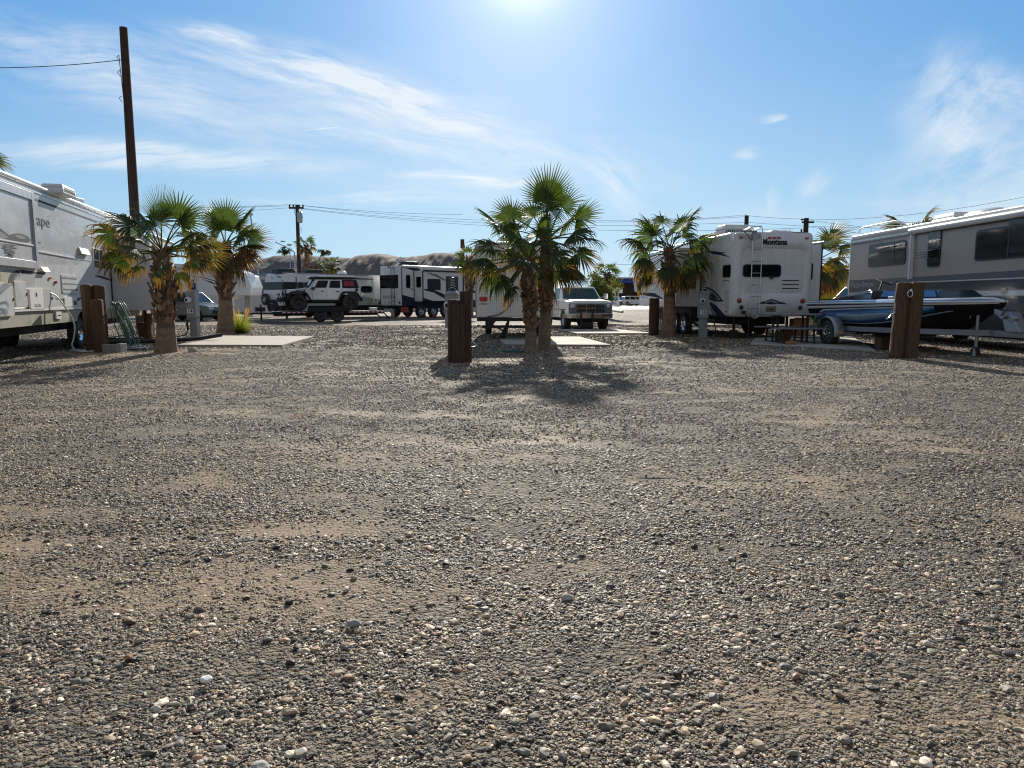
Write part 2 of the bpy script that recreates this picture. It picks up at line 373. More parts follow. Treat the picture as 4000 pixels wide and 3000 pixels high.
def wheel(c, axis, parent, Rt=.38, w=.22, rim=.22, rimmat='steel', tyre='rubber', holes=8, name='wheel'):
    c = Vector(c); a = Vector(axis).normalized(); h = w / 2
    b = MB(); prof = [(rim * .98, -h * .8), (rim * 1.04, -h), (Rt * .9, -h), (Rt * .98, -h * .8), (Rt, -h * .5), (Rt, h * .5), (Rt * .98, h * .8), (Rt * .9, h), (rim * 1.04, h), (rim * .98, h * .8)]
    b.lathe(prof, c, a, 28)
    q = a.orthogonal().normalized(); e = a.cross(q)
    for k in range(36):      # tread blocks
        th = 2 * math.pi * k / 36; d = q * math.cos(th) + e * math.sin(th); tn = -q * math.sin(th) + e * math.cos(th); sg = Rt * .05
        for sd_ in (-1, 1):
            m0 = c + a * (sd_ * h * .5) + d * Rt; ax = a * (h * .42)
            b.add([m0 - tn * sg - ax, m0 + tn * sg - ax, m0 + tn * sg + ax, m0 - tn * sg + ax] + [m0 - tn * sg * .8 - ax * .9 + d * Rt * .022, m0 + tn * sg * .8 - ax * .9 + d * Rt * .022, m0 + tn * sg * .8 + ax * .9 + d * Rt * .022, m0 - tn * sg * .8 + ax * .9 + d * Rt * .022],
                  [(4, 5, 6, 7), (0, 1, 5, 4), (1, 2, 6, 5), (2, 3, 7, 6), (3, 0, 4, 7)])
    ty = b.build(name, tyre, parent)
    b = MB(); b.lathe([(rim, -h * .75), (rim, h * .86), (rim * .92, h * .9), (rim * .86, h * .5), (rim * .5, h * .35), (rim * .3, h * .62), (.0, h * .66)], c, a, 28)
    for k in range(holes):
        th = 2 * math.pi * k / holes; d = q * math.cos(th) + e * math.sin(th)
        b.cyl(c + d * rim * .66 + a * h * .36, c + d * rim * .66 + a * (h * .47), rim * .13, seg=8, mi=1)
    b.build('rim', [rimmat, 'black_matte'], ty)
    return ty
def rv_body(F, L, Wd, z0, z1, m, parent, name='body', bevel=.06, prof=None):
    """box body behind face F: along F.u by L, depth Wd against the normal"""
    b = MB(); pts = prof or [(0, z0), (L, z0), (L, z1), (0, z1)]
    b.prism(pts, F.o, F.u, F.v, F.n, -Wd, 0); return b.build(name, m, parent, bevel, 3)
def roof_ac(c, d, parent, L=1.0, Wd=.7, H=.3, m='mh_white', slats=True, name='air_conditioner'):
    """c: base centre, d: horizontal long direction"""
    c = Vector(c); d = Vector((d[0], d[1], 0)).normalized(); e = Vector((-d.y, d.x, 0)); b = MB(); z = Vector((0, 0, 1))
    def ring(l, w, h): return [c + d * (sx * l / 2) + e * (sy * w / 2) + z * h for sx, sy in ((-1, -1), (1, -1), (1, 1), (-1, 1))]
    b.hexa(ring(L, Wd, -.04), ring(L, Wd, H * .55)); b.hexa(ring(L, Wd, H * .56), ring(L * .86, Wd * .86, H))
    o = b.build(name, m, parent, .03, 2)
    if slats:
        b = MB(); n = 13
        for sg in (-1, 1):
            for i in range(n):
                s0 = -L * .42 + L * .84 * (i + .2) / n; s1 = s0 + L * .84 * .5 / n; yo = e * (sg * (Wd / 2 + .004))
                b.hexa([c + d * s0 + yo + z * .02, c + d * s1 + yo + z * .02, c + d * s1 + yo * .98 + z * .02, c + d * s0 + yo * .98 + z * .02],
                       [c + d * s0 + yo + z * H * .5, c + d * s1 + yo + z * H * .5, c + d * s1 + yo * .98 + z * H * .5, c + d * s0 + yo * .98 + z * H * .5])
        b.build('grille', 'black_matte', o)
    return o
def copy_tree(o, parent=None, off=None):
    c = o.copy(); COL.objects.link(c)
    if parent is not None: c.parent = parent
    for ch in list(o.children): copy_tree(ch, c)
    return c
def vframe(x, y, heading, z=0):   # heading: vector of local +x
    a = math.atan2(heading[1], heading[0]); return Matrix.Translation((x, y, z)) @ Matrix.Rotation(a, 4, 'Z')
class LF(Face):   # face in a vehicle's local frame
    def __init__(s, M, o, u, v, n):
        R3 = M.to_3x3(); s.o = M @ Vector(o); s.u = (R3 @ Vector(u)).normalized(); s.v = (R3 @ Vector(v)).normalized(); s.n = (R3 @ Vector(n)).normalized()

# value noise shared by the ground sheet and the loose stones
rng = np.random.default_rng(7)
NG = rng.random((256, 256))
def vnoise(x, y):
    x = np.asarray(x, float); y = np.asarray(y, float); xi = np.floor(x).astype(int); yi = np.floor(y).astype(int); fx = x - xi; fy = y - yi
    fx = fx * fx * (3 - 2 * fx); fy = fy * fy * (3 - 2 * fy)
    a = NG[xi % 256, yi % 256]; b = NG[(xi + 1) % 256, yi % 256]; c = NG[xi % 256, (yi + 1) % 256]; d = NG[(xi + 1) % 256, (yi + 1) % 256]
    return (a * (1 - fx) + b * fx) * (1 - fy) + (c * (1 - fx) + d * fx) * fy
def fbm(x, y, o=4):
    s = 0; w = 1; t = 0
    for k in range(o): s = s + w * vnoise(x * 2 ** k + 17.3 * k, y * 2 ** k + 5.1 * k); t += w; w *= .5
    return s / t
PATCH = [(-1.4, 3.3, 1.2, .55, .75), (-2.9, 3.6, 1.3, .5, .7), (-2.0, 5.2, 1.8, .8, .5), (1.9, 2.25, .7, .16, .9), (.9, 2.2, .5, .2, .6), (-.2, 2.3, .4, .2, .5), (-4.5, 4.6, 1.2, .8, .7),
         (3.8, 6.5, 1.6, .4, .6), (-.9, 15.2, 1.9, .35, 1.2), (-9.5, 17.6, 3.2, .9, 1.1), (-8.3, 18.6, 1.5, .5, 1.0), (1.2, 16.6, 2.2, .7, .5),
         (-1.0, 8.5, 2.5, .5, .5), (-10.5, 23.5, 3, 1.5, 1), (0, 30, 30, 1.2, .55), (-4, 36, 20, 1.0, .6), (5, 13, 5, .6, .35), (-5, 12, 5, .6, .35)]
def dirtmask(x, y):
    n = fbm(x * .55 + 3, y * .95 + 9, 5); m = np.clip((n - .42) * 3.0, 0, 1) * .7
    wx = x + (fbm(x * 1.3 + 40, y * 1.3, 3) - .5) * 1.6; wy = y + (fbm(x * 1.3, y * 1.3 + 70, 3) - .5) * .9
    for (cx, cy, a, b, s) in PATCH: m = np.maximum(m, s * np.clip(1.35 - 1.0 * np.sqrt(((wx - cx) / a) ** 2 + ((wy - cy) / b) ** 2), 0, 1))
    for (y0, s, c) in TRACKS: m = m + .38 * np.exp(-((y - (y0 + s * x + c * x * x)) / .16) ** 2) * np.clip(fbm(x * .7 + y0, y * .7, 3) * 2 - .5, 0, 1)
    return np.clip(m, 0, 1)
TRACKS = [(10.2, .05, -.006), (11.9, .05, -.006), (6.6, -.12, .012), (8.1, -.12, .010), (21.5, .03, -.004), (23.2, .03, -.004), (4.3, .22, .02), (28.0, -.02, .002), (30.0, -.02, .002)]
def gheight(x, y):
    x = np.asarray(x, float); y = np.asarray(y, float); tr = 0
    for (y0, s, c) in TRACKS: q = (y - (y0 + s * x + c * x * x)); tr = tr - .014 * np.exp(-(q / .15) ** 2) + .008 * np.exp(-((abs(q) - .3) / .12) ** 2)
    return gheight0(x, y) + tr * np.clip(1 - (np.hypot(x, y - 15) - 18) / 6, 0, 1) * np.clip(fbm(x * .6 + 9, y * .6, 2) * 2.4 - .7, 0, 1)
def gheight0(x, y):
    r = np.clip(1 - (np.hypot(x, y - 15) - 45) / 20, 0, 1)
    return r * ((fbm(x * .8, y * .8, 4) - .5) * .05 - .006)
# ---------------------------------------------------------------- ground
def ground():
    def axis(lo, hi, c, fine, half):
        out = list(np.arange(c - half, c + half + 1e-6, fine)); st = fine; x = out[-1]
        while x < hi: st *= 1.17; x += st; out.append(x)
        st = fine; x = out[0]
        while x > lo: st *= 1.17; x -= st; out.insert(0, x)
        return np.array(out)
    xs = axis(-5000, 5000, 0, .10, 9); ys = axis(-400, 7000, 10.5, .10, 10.5)
    X, Y = np.meshgrid(xs, ys); Z = gheight(X, Y); D = dirtmask(X, Y)
    nx, ny = len(xs), len(ys); v = np.stack([X, Y, Z], -1).reshape(-1, 3)
    i = np.arange((ny - 1) * (nx - 1)); r = i // (nx - 1); c = i % (nx - 1); a = r * nx + c
    f = np.stack([a, a + 1, a + nx + 1, a + nx], 1).astype(np.int32)
    me = bpy.data.meshes.new('ground'); me.vertices.add(len(v)); me.vertices.foreach_set('co', v.ravel().astype(np.float32))
    me.loops.add(f.size); me.loops.foreach_set('vertex_index', f.ravel()); me.polygons.add(len(f))
    me.polygons.foreach_set('loop_start', np.arange(0, f.size, 4, dtype=np.int32)); me.polygons.foreach_set('use_smooth', np.ones(len(f), bool)); me.update()
    at_ = me.attributes.new('dirt', 'FLOAT', 'POINT'); at_.data.foreach_set('value', D.ravel().astype(np.float32))
    o = bpy.data.objects.new('ground', me); COL.objects.link(o); struct(o)
    m = bpy.data.materials.new('gravel'); m.use_nodes = True; t = m.node_tree; L = t.links.new; b = t.nodes['Principled BSDF']; me.materials.append(m)
    tc = N(t, 'ShaderNodeTexCoord'); at2 = N(t, 'ShaderNodeAttribute', attribute_name='dirt')
    v1 = N(t, 'ShaderNodeTexVoronoi', Scale=44.0, Randomness=1.0); L(tc.outputs['Object'], v1.inputs['Vector'])
    v2 = N(t, 'ShaderNodeTexVoronoi', Scale=115.0); L(tc.outputs['Object'], v2.inputs['Vector'])
    cr = N(t, 'ShaderNodeValToRGB'); e = cr.color_ramp; sp = N(t, 'ShaderNodeSeparateXYZ'); L(v1.outputs['Color'], sp.inputs[0]); L(sp.outputs[0], cr.inputs[0])
    cols = [(0, (.04, .035, .028)), (.22, (.09, .08, .062)), (.42, (.15, .13, .098)), (.6, (.21, .168, .115)), (.75, (.11, .10, .085)), (.86, (.19, .13, .085)), (1, (.36, .31, .235))]
    e.elements[0].position = 0; e.elements[0].color = (*cols[0][1], 1); e.elements[1].position = 1; e.elements[1].color = (*cols[-1][1], 1)
    for p, c_ in cols[1:-1]: q = e.elements.new(p); q.color = (*c_, 1)
    fine = N(t, 'ShaderNodeTexNoise', Scale=110.0, Detail=4.0); L(tc.outputs['Object'], fine.inputs['Vector'])
    big = N(t, 'ShaderNodeTexNoise', Scale=.35, Detail=5.0); L(tc.outputs['Object'], big.inputs['Vector'])
    dc = N(t, 'ShaderNodeMix', data_type='RGBA'); L(fine.outputs[0], dc.inputs[0]); dc.inputs[6].default_value = (.17, .120, .072, 1); dc.inputs[7].default_value = (.34, .248, .152, 1)
    # fine grit always shows between the stones
    f1 = N(t, 'ShaderNodeMath', operation='MULTIPLY_ADD'); L(at2.outputs['Fac'], f1.inputs[0]); f1.inputs[1].default_value = 1.25
    n2 = N(t, 'ShaderNodeTexNoise', Scale=9.0, Detail=5.0); L(tc.outputs['Object'], n2.inputs['Vector'])
    mr = N(t, 'ShaderNodeMapRange'); L(n2.outputs[0], mr.inputs[0])
    for k, q in enumerate((.45, .7, -.15, .4)): mr.inputs[k + 1].default_value = q
    L(mr.outputs[0], f1.inputs[2]); cl = N(t, 'ShaderNodeClamp'); L(f1.outputs[0], cl.inputs[0])
    mx = N(t, 'ShaderNodeMix', data_type='RGBA'); L(cl.outputs[0], mx.inputs[0]); L(cr.outputs[0], mx.inputs[6]); L(dc.outputs[2], mx.inputs[7])
    bm = N(t, 'ShaderNodeMapRange'); L(big.outputs[0], bm.inputs[0])
    for k, q in enumerate((.3, .7, .86, 1.12)): bm.inputs[k + 1].default_value = q
    sc = N(t, 'ShaderNodeVectorMath', operation='SCALE'); L(mx.outputs[2], sc.inputs[0]); L(bm.outputs[0], sc.inputs['Scale']); L(sc.outputs[0], b.inputs['Base Color'])
    b.inputs['Roughness'].default_value = .8; b.inputs['Specular IOR Level'].default_value = .25
    h = N(t, 'ShaderNodeMath', operation='MULTIPLY_ADD'); L(v1.outputs['Distance'], h.inputs[0]); h.inputs[1].default_value = -1.0; h.inputs[2].default_value = 1.0
    h2 = N(t, 'ShaderNodeMath', operation='MULTIPLY_ADD'); L(v2.outputs['Distance'], h2.inputs[0]); h2.inputs[1].default_value = -.4; L(h.outputs[0], h2.inputs[2])
    inv = N(t, 'ShaderNodeMath', operation='MULTIPLY_ADD'); L(cl.outputs[0], inv.inputs[0]); inv.inputs[1].default_value = -.75; inv.inputs[2].default_value = 1.0
    bp = N(t, 'ShaderNodeBump', Distance=.03); L(inv.outputs[0], bp.inputs['Strength']); L(h2.outputs[0], bp.inputs['Height'])
    b2 = N(t, 'ShaderNodeBump', Strength=.5, Distance=.006); L(fine.outputs[0], b2.inputs['Height']); L(bp.outputs[0], b2.inputs['Normal']); L(b2.outputs[0], b.inputs['Normal'])
ground()

def stones():
    ico = [];  # unit icosahedron
    ph = (1 + 5 ** .5) / 2
    V0 = np.array([(-1, ph, 0), (1, ph, 0), (-1, -ph, 0), (1, -ph, 0), (0, -1, ph), (0, 1, ph), (0, -1, -ph), (0, 1, -ph), (ph, 0, -1), (ph, 0, 1), (-ph, 0, -1), (-ph, 0, 1)]) / math.hypot(1, ph)
    F0 = np.array([(0, 11, 5), (0, 5, 1), (0, 1, 7), (0, 7, 10), (0, 10, 11), (1, 5, 9), (5, 11, 4), (11, 10, 2), (10, 7, 6), (7, 1, 8), (3, 9, 4), (3, 4, 2), (3, 2, 6), (3, 6, 8), (3, 8, 9), (4, 9, 5), (2, 4, 11), (6, 2, 10), (8, 6, 7), (9, 8, 1)])
    def warm(c): return c * np.array([1.05, .96, .85]) * np.array([[.8], [.9], [1.1], [1.15], [1.2], [1.2], [1], [1.1], [.8], [1.25], [1.1], [1.15]])
    def subdiv(V, F):
        V = list(map(tuple, V)); idx = {}
        def mid(a, b):
            k = (min(a, b), max(a, b))
            if k not in idx: m = (np.array(V[a]) + np.array(V[b])) / 2; V.append(tuple(m / np.linalg.norm(m))); idx[k] = len(V) - 1
            return idx[k]
        out = []
        for a, b, c in F: x, y, z = mid(a, b), mid(b, c), mid(c, a); out += [(a, x, z), (x, b, y), (z, y, c), (x, y, z)]
        return np.array(V), np.array(out)
    V1, F1 = subdiv(V0, F0)
    pal = np.array([(.05, .046, .042), (.105, .098, .085), (.18, .165, .14), (.26, .23, .185), (.34, .285, .205), (.42, .33, .22), (.14, .14, .13), (.28, .175, .125), (.09, .073, .058), (.58, .53, .44), (.19, .19, .155), (.33, .23, .145)])
    pal = warm(pal); pw = np.array([10, 13, 12, 12, 11, 8, 11, 4, 10, 8, 8, 5.]); pw /= pw.sum()
    def scatter(y0, y1, dens, s0, s1, V, F, name, flat=(.26, .55), smooth=True):
        n = int(dens * (.80 * (y1 ** 2 - y0 ** 2) + 4.0 * (y1 - y0)))
        u = rng.random(n * 2); y = np.sqrt(y0 ** 2 + u * (y1 ** 2 - y0 ** 2)); x = (rng.random(n * 2) * 2 - 1) * (.80 * y + 2.0)
        keep = rng.random(n * 2) > dirtmask(x, y) * .62; cl = fbm(x * 2.2 + 30, y * 3.2, 4); keep &= rng.random(n * 2) < np.clip((cl - .30) * 3.6, .12, 1)
        x = x[keep][:n]; y = y[keep][:n]; n = len(x)
        sz = s0 * np.exp(rng.normal(0, .38, n)); sz = np.clip(sz, s0 * .45, s1)
        k = V.shape[0]
        P = V[None] * (1 + (.62 if k < 20 else .34) * (rng.random((n, k, 1)) - .5))
        ax = np.stack([np.ones(n), rng.uniform(.45, .9, n), rng.uniform(flat[0], flat[1], n)], 1) * sz[:, None] * .5
        P = P * ax[:, None, :]
        ti = rng.normal(0, .24, n); tj = rng.uniform(0, 2 * np.pi, n)   # tilt about x then spin
        c, s = np.cos(ti)[:, None], np.sin(ti)[:, None]; yy = P[:, :, 1] * c - P[:, :, 2] * s; zz = P[:, :, 1] * s + P[:, :, 2] * c
        c, s = np.cos(tj)[:, None], np.sin(tj)[:, None]; xx = P[:, :, 0] * c - yy * s; yy = P[:, :, 0] * s + yy * c
        P = np.stack([xx + x[:, None], yy + y[:, None], zz + (gheight(x, y) + ax[:, 2] * rng.uniform(.05, .7, n))[:, None]], -1)
        col = pal[rng.choice(len(pal), n, p=pw)] * rng.uniform(.8, 1.25, (n, 1)); col = np.concatenate([np.repeat(col, k, 0), np.ones((n * k, 1))], 1)
        FF = (F[None] + (np.arange(n) * k)[:, None, None]).reshape(-1, 3).astype(np.int32)
        me = bpy.data.meshes.new(name); me.vertices.add(n * k); me.vertices.foreach_set('co', P.reshape(-1).astype(np.float32))
        me.loops.add(FF.size); me.loops.foreach_set('vertex_index', FF.ravel()); me.polygons.add(len(FF)); me.polygons.foreach_set('loop_start', np.arange(0, FF.size, 3, dtype=np.int32))
        me.polygons.foreach_set('use_smooth', np.full(len(FF), smooth)); me.update()
        ca = me.color_attributes.new('col', 'FLOAT_COLOR', 'POINT'); ca.data.foreach_set('color', col.astype(np.float32).ravel()); me.materials.append(mt('stone'))
        return me
    V2 = np.array([(1, 0, 0), (-1, 0, 0), (0, 1, 0), (0, -1, 0), (0, 0, 1), (0, 0, -1)], float); F2 = np.array([(0, 2, 4), (2, 1, 4), (1, 3, 4), (3, 0, 4), (2, 0, 5), (1, 2, 5), (3, 1, 5), (0, 3, 5)])
    V2 = np.array([(1, 0, 0), (-1, 0, 0), (0, 1, 0), (0, -1, 0), (0, 0, 1), (0, 0, -1)], float); F2 = np.array([(0, 2, 4), (2, 1, 4), (1, 3, 4), (3, 0, 4), (2, 0, 5), (1, 2, 5), (3, 1, 5), (0, 3, 5)])
    ms = [scatter(1.6, 4.0, 420, .022, .050, V1, F1, 'g1', smooth=False), scatter(1.6, 3.8, 7600, .0108, .026, V0, F0, 'g2', smooth=False), scatter(3.8, 6.5, 4300, .0145, .036, V0, F0, 'g3', smooth=False), scatter(6.5, 11, 2400, .0185, .042, V2, F2, 'g4', smooth=False),
          scatter(11, 19, 900, .027, .05, V2, F2, 'g5', smooth=False), scatter(19, 36, 230, .045, .08, V2, F2, 'g6', flat=(.4, .7), smooth=False)]
    root = bpy.data.objects.new('gravel', ms[0]); COL.objects.link(root)
    tag(root, 'loose grey and tan pebbles strewn over the dirt lot', 'gravel', kind='stuff')
    for m_ in ms[1:]:
        o = bpy.data.objects.new('gravel', m_); COL.objects.link(o); o.parent = root; o['kind'] = 'stuff'
stones()

def pad(name, cs, h=.05, label=None):
    b = MB(); p = [G(*c) for c in cs]; lo = [Vector((q.x, q.y, -.06)) for q in p]; hi = [Vector((q.x, q.y, h)) for q in p]
    b.hexa(lo, hi); o = b.build(name, 'concrete', None, .008, 1); return struct(o)
pad('concrete_pad', [(690, 1353), (1101, 1354), (1222, 1319), (868, 1316)])
pad('concrete_pad', [(1978, 1351), (2386, 1353), (2264, 1320), (1938, 1320)])
pad('concrete_pad', [(2255, 1307), (2560, 1306), (2418, 1291), (2180, 1290)])
pad('concrete_pad', [(2930, 1345), (3420, 1372), (3330, 1318), (2960, 1312)], .03)

def strip(name, z, pts, m):
    b = MB(); b.add([(x, y, z) for x, y in pts], [list(range(len(pts)))]); o = b.build(name, m); return struct(o)
mat('road_pale', (.50, .49, .46), .8, var=.06, scale=.3)
mat('asphalt', (.06, .06, .062), .85, var=.15, scale=1)
strip('road', .015, [(-260, 78), (260, 92), (260, 130), (-260, 116)], 'road_pale')
strip('forecourt', .019, [(2, 95.5), (60, 97), (60, 127), (2, 124)], 'road_pale')

# ---------------------------------------------------------------- hills
def hills(name, prof, D, depth, seed, col, amp=1.0):
    """prof: ridge line as photo pixels, built at distance D as real terrain with depth"""
    nx, ny = 260, 40; x0, x1 = prof[0][0], prof[-1][0]; vs = []; fs = []; cs = []
    for j in range(ny):
        for i in range(nx):
            px = x0 + (x1 - x0) * i / (nx - 1); py = np.interp(px, [p[0] for p in prof], [p[1] for p in prof])
            p = at(px, py, D); H = max(p.z, 0); t = j / (ny - 1)          # t=0 foot, .6 ridge, 1 back
            prf = math.sin(min(t / .62, 1) * math.pi / 2) ** 1.15 if t < .62 else math.cos((t - .62) / .38 * math.pi / 2)
            x = p.x + (t - .62) * depth * .12; y = D + (t - .62) * depth
            rf = abs(math.sin(math.pi * min(t / .62, 1))) if t < .62 else .2; e = float(fbm(x * .012 + seed, y * .012, 5)); gully = abs(float(fbm(x * .05 + seed * 2, y * .009 + 8, 5)) - .5) * 2
            z = H * prf * (1 - .27 * gully * rf) + (e - .5) * H * .06 * math.sin(math.pi * min(t, 1)) * (0.15 if abs(t - .62) < .03 else 1)
            vs.append((x, y, z - 2)); k = .88 + .25 * float(fbm(x * .05, y * .05 + seed, 4)); cs.append(tuple(c * k for c in col))
    for j in range(ny - 1):
        for i in range(nx - 1): a = j * nx + i; fs.append((a, a + 1, a + nx + 1, a + nx))
    b = MB(); b.add(vs, fs, 0, True); b.c = cs; o = b.build(name, 'hill', attr=True); return struct(o)
hills('hills', [(700, 1166), (860, 1085), (960, 1030), (1036, 1008), (1075, 995), (1120, 992), (1200, 995), (1290, 1000), (1380, 1004), (1440, 1008), (1500, 1003), (1600, 1000), (1750, 1006), (1900, 1015), (2050, 1060), (2200, 1120), (2400, 1166)], 1500, 330, 3, (.15, .132, .125))  # slight haze is put into the lighter brown of this and the next ridge
hills('hills', [(1180, 1166), (1330, 1040), (1380, 1002), (1410, 992), (1470, 985), (1510, 987), (1560, 998), (1600, 999), (1660, 993), (1700, 984), (1740, 982), (1790, 987), (1840, 994), (1900, 1000), (2000, 1010), (2100, 1080), (2220, 1166)], 1150, 260, 11, (.17, .142, .122))
hills('hills', [(2100, 1172), (2300, 1162), (2420, 1155), (2520, 1160), (2800, 1162), (3300, 1140), (3600, 1130), (4100, 1120), (4600, 1150)], 2600, 500, 23, (.10, .10, .11))
hills('hills', [(-600, 1130), (-200, 1110), (200, 1120), (600, 1105), (860, 1100), (1000, 1090), (1060, 1150), (1120, 1166)], 1900, 500, 31, (.10, .09, .09))

# ---------------------------------------------------------------- palms
def lerp3(a, b, t): return tuple(a[i] + (b[i] - a[i]) * t for i in range(3))
GREEN, LIME, YEL, ORG, DEAD = (.022, .042, .015), (.055, .092, .017), (.155, .13, .022), (.25, .105, .02), (.15, .085, .04)
def frond(parent, base, az, el, pet, Rb, droop, tone, rnd, nseg=30, spread=118, width=.020, bend=.5, name='frond', roll=None):
    """az, el degrees of the petiole at its base; pet petiole length; Rb blade radius; tone 0 young .. 1 dead"""
    b = MB(); base = Vector(base); Z = Vector((0, 0, 1)); h = Vector((math.cos(R(az)), math.sin(R(az)), 0)); e = R(el); p = base.copy(); pts = [p.copy()]
    n = 6
    for i in range(n):
        d = (h * math.cos(e) + Z * math.sin(e)); p = p + d * (pet / n); pts.append(p.copy()); e -= R(bend * 34 / n) * (1 if el < 80 else .15)
    gc = lerp3(LIME, YEL, .45) if tone < .75 else DEAD
    b.col = gc; b.tube(pts, [width * (1.25 - .6 * i / n) for i in range(n + 1)], 5)
    a = (h * math.cos(e) + Z * math.sin(e)).normalized(); s = a.cross(Z)
    if s.length < .1: s = Vector((-h.y, h.x, 0))
    s = (Matrix.Rotation((roll if roll is not None else rnd.uniform(-.9, .9)), 3, a) @ s.normalized()); nn = s.cross(a).normalized()
    if nn.z < 0 and el < 70: nn = -nn
    dth = 2 * R(spread) / nseg; fused = rnd.uniform(.42, .55); T = [0.02, .2, fused * .8, fused, (1 + fused) / 2, .86, 1.0]
    c0 = lerp3(GREEN, LIME, max(0, .7 - tone * 1.2) + rnd.uniform(0, .25))
    tipc = lerp3(c0, YEL, .35) if tone < .35 else (lerp3(YEL, ORG, min(1, (tone - .3) * 1.6)))
    if tone > .8: c0 = lerp3(DEAD, ORG, rnd.uniform(.1, .6)); tipc = DEAD
    for i in range(nseg):
        th = -R(spread) + dth * (i + .5); ed = abs(th) / R(spread)
        Ln = Rb * (1 - .35 * ed ** 2) * rnd.uniform(.93, 1.05)
        if rnd.random() < .05 + tone * .12: Ln *= rnd.uniform(.5, .9)
        rows = []
        q = base * 0 + pts[-1]; tprev = 0; dr = droop * rnd.uniform(.6, 1.6); tw = rnd.uniform(-.35, .35) * (.4 + tone)
        for t in T:
            fs = (1 - .5 * max(0, t - fused)); ang = th + tw * max(0, t - fused) * .8
            ed_ = (a * math.cos(ang) + s * math.sin(ang)); ed_ = (ed_ - nn * (.30 * ed ** 2 * (.6 + t))).normalized()
            w = min(.97, dr * max(0, t - .25) ** 1.6 * 1.9); d = (ed_ * (1 - w) - Z * w).normalized()
            q = q + d * ((t - tprev) * Ln); tprev = t
            hw = Ln * t * math.tan(dth / 2) if t <= fused else Ln * fused * math.tan(dth / 2) * (1 - (t - fused) / (1 - fused)) ** .75 * .86
            hw = max(hw, .0012); sd_ = d.cross(nn); sd_ = sd_.normalized() if sd_.length > .05 else s
            up = sd_.cross(d).normalized(); up = up if up.dot(nn) > 0 else -up
            rows.append((q + sd_ * hw - up * hw * .35, q + up * hw * .45, q - sd_ * hw - up * hw * .35))
        k0 = len(b.v); cc = lerp3(c0, c0, 0); jit = rnd.uniform(.82, 1.2); dead = rnd.random() < tone * .35
        for j, r3 in enumerate(rows):
            f = max(0, (T[j] - .42) / .58); cl = lerp3(c0, tipc, min(1, f * (1.0 + tone) * (1.4 if tone > .3 else .5)))
            if dead: cl = lerp3(cl, lerp3(ORG, DEAD, .4), min(1, f * 2.2))
            for pnt in r3: b.v.append(pnt); b.c.append(tuple(x * jit for x in cl))
        for j in range(len(rows) - 1):
            for m_ in (0, 1):
                A = k0 + j * 3 + m_; b.f.append([A, A + 1, A + 4, A + 3]); b.mi.append(0); b.sm.append(False)
    o = b.build(name, 'frond', parent, attr=True)
    if tone > .8: o['label'] = 'dead brown frond hanging down'
    return o
def palm_trunk(parent, base, top, r_base, r_neck, smooth_h, r_boot, rnd, tonec=(.25, .185, .125), seg=22):
    b = MB(); base, top = Vector(base), Vector(top); H = top.z - base.z; n = 46; vs = []
    lean = lambda z: base.lerp(top, z / H) + Vector((math.sin(z * 1.7) * .02, 0, 0))
    for j in range(n + 1):
        z = H * j / n; f = z / max(smooth_h, .01)
        r = r_base + (r_neck - r_base) * min(1, f) ** .55 if z < smooth_h else r_neck + (r_boot * .72 - r_neck) * min(1, (z - smooth_h) / .25)
        r *= 1 + .05 * math.exp(-z / .08); c = lean(z)
        k = .8 + .3 * rnd.random()
        for i in range(seg):
            th = 2 * math.pi * i / seg; rr_ = r * (1 + .035 * math.sin(th * 9 + z * 2) + rnd.uniform(-.02, .02)); b.v.append(Vector((c.x + rr_ * math.cos(th), c.y + rr_ * math.sin(th), base.z + z - .04 * (j == 0))))
            kk = k * rnd.uniform(.85, 1.12) * (.55 if z > smooth_h else 1); b.c.append(tuple(x * kk for x in tonec))
    for j in range(n):
        for i in range(seg): a = j * seg + i; b.f.append([a, j * seg + (i + 1) % seg, (j + 1) * seg + (i + 1) % seg, a + seg]); b.mi.append(0); b.sm.append(True)
    # criss-cross leaf bases: flat stubs sheathing the trunk diagonally
    z = smooth_h + .02; k = 0; row = .085 * (r_boot / .24)
    while z < H - .02:
        for i in range(8):
            if rnd.random() < .12: continue
            th = 2 * math.pi * (i + .5 * (k % 2)) / 8 + rnd.uniform(-.25, .25)
            zz = z + rnd.uniform(-.045, .045); c = lean(min(zz, H)); d = Vector((math.cos(th), math.sin(th), 0)); t = Vector((-math.sin(th), math.cos(th), 0)); t2 = t
            fr = min(1, max(0, zz - smooth_h) / max(H - smooth_h, .1)); sw = r_boot * (.62 + .5 * math.sin(min(1, fr * 1.3) * math.pi) ** .7)
            ln = rnd.uniform(.10, .28) * r_boot / .24; w0 = r_boot * rnd.uniform(.34, .44); sg = 1 if (i + k) % 2 else -1; sl = sg * rnd.uniform(.4, .8)
            o0 = Vector((c.x, c.y, base.z + zz)) + d * (sw * .80); up = (Vector((0, 0, 1)) + t * sl + d * rnd.uniform(.0, .62)).normalized(); pr = up.cross(d).normalized()
            k1 = rnd.uniform(.7, 1.5); cc = rnd.choice([(.20, .13, .08), (.24, .16, .10), (.15, .085, .05), (.30, .21, .14)]); cc = tuple(x * k1 for x in cc)
            th_ = .022
            q = [o0 - pr * w0 * .6, o0 + pr * w0 * .6, o0 + pr * w0 * .34 + up * ln, o0 - pr * w0 * .34 + up * ln]
            o2 = [p + d * th_ * (1.0 + .7 * (m_ > 1)) for m_, p in enumerate(q)]
            b.add(q + o2, [(3, 2, 1, 0), (4, 5, 6, 7), (0, 1, 5, 4), (1, 2, 6, 5), (2, 3, 7, 6), (3, 0, 4, 7)], 0, False, cc)
        z += row; k += 1
    return b.build('trunk', 'trunk', parent, attr=True)
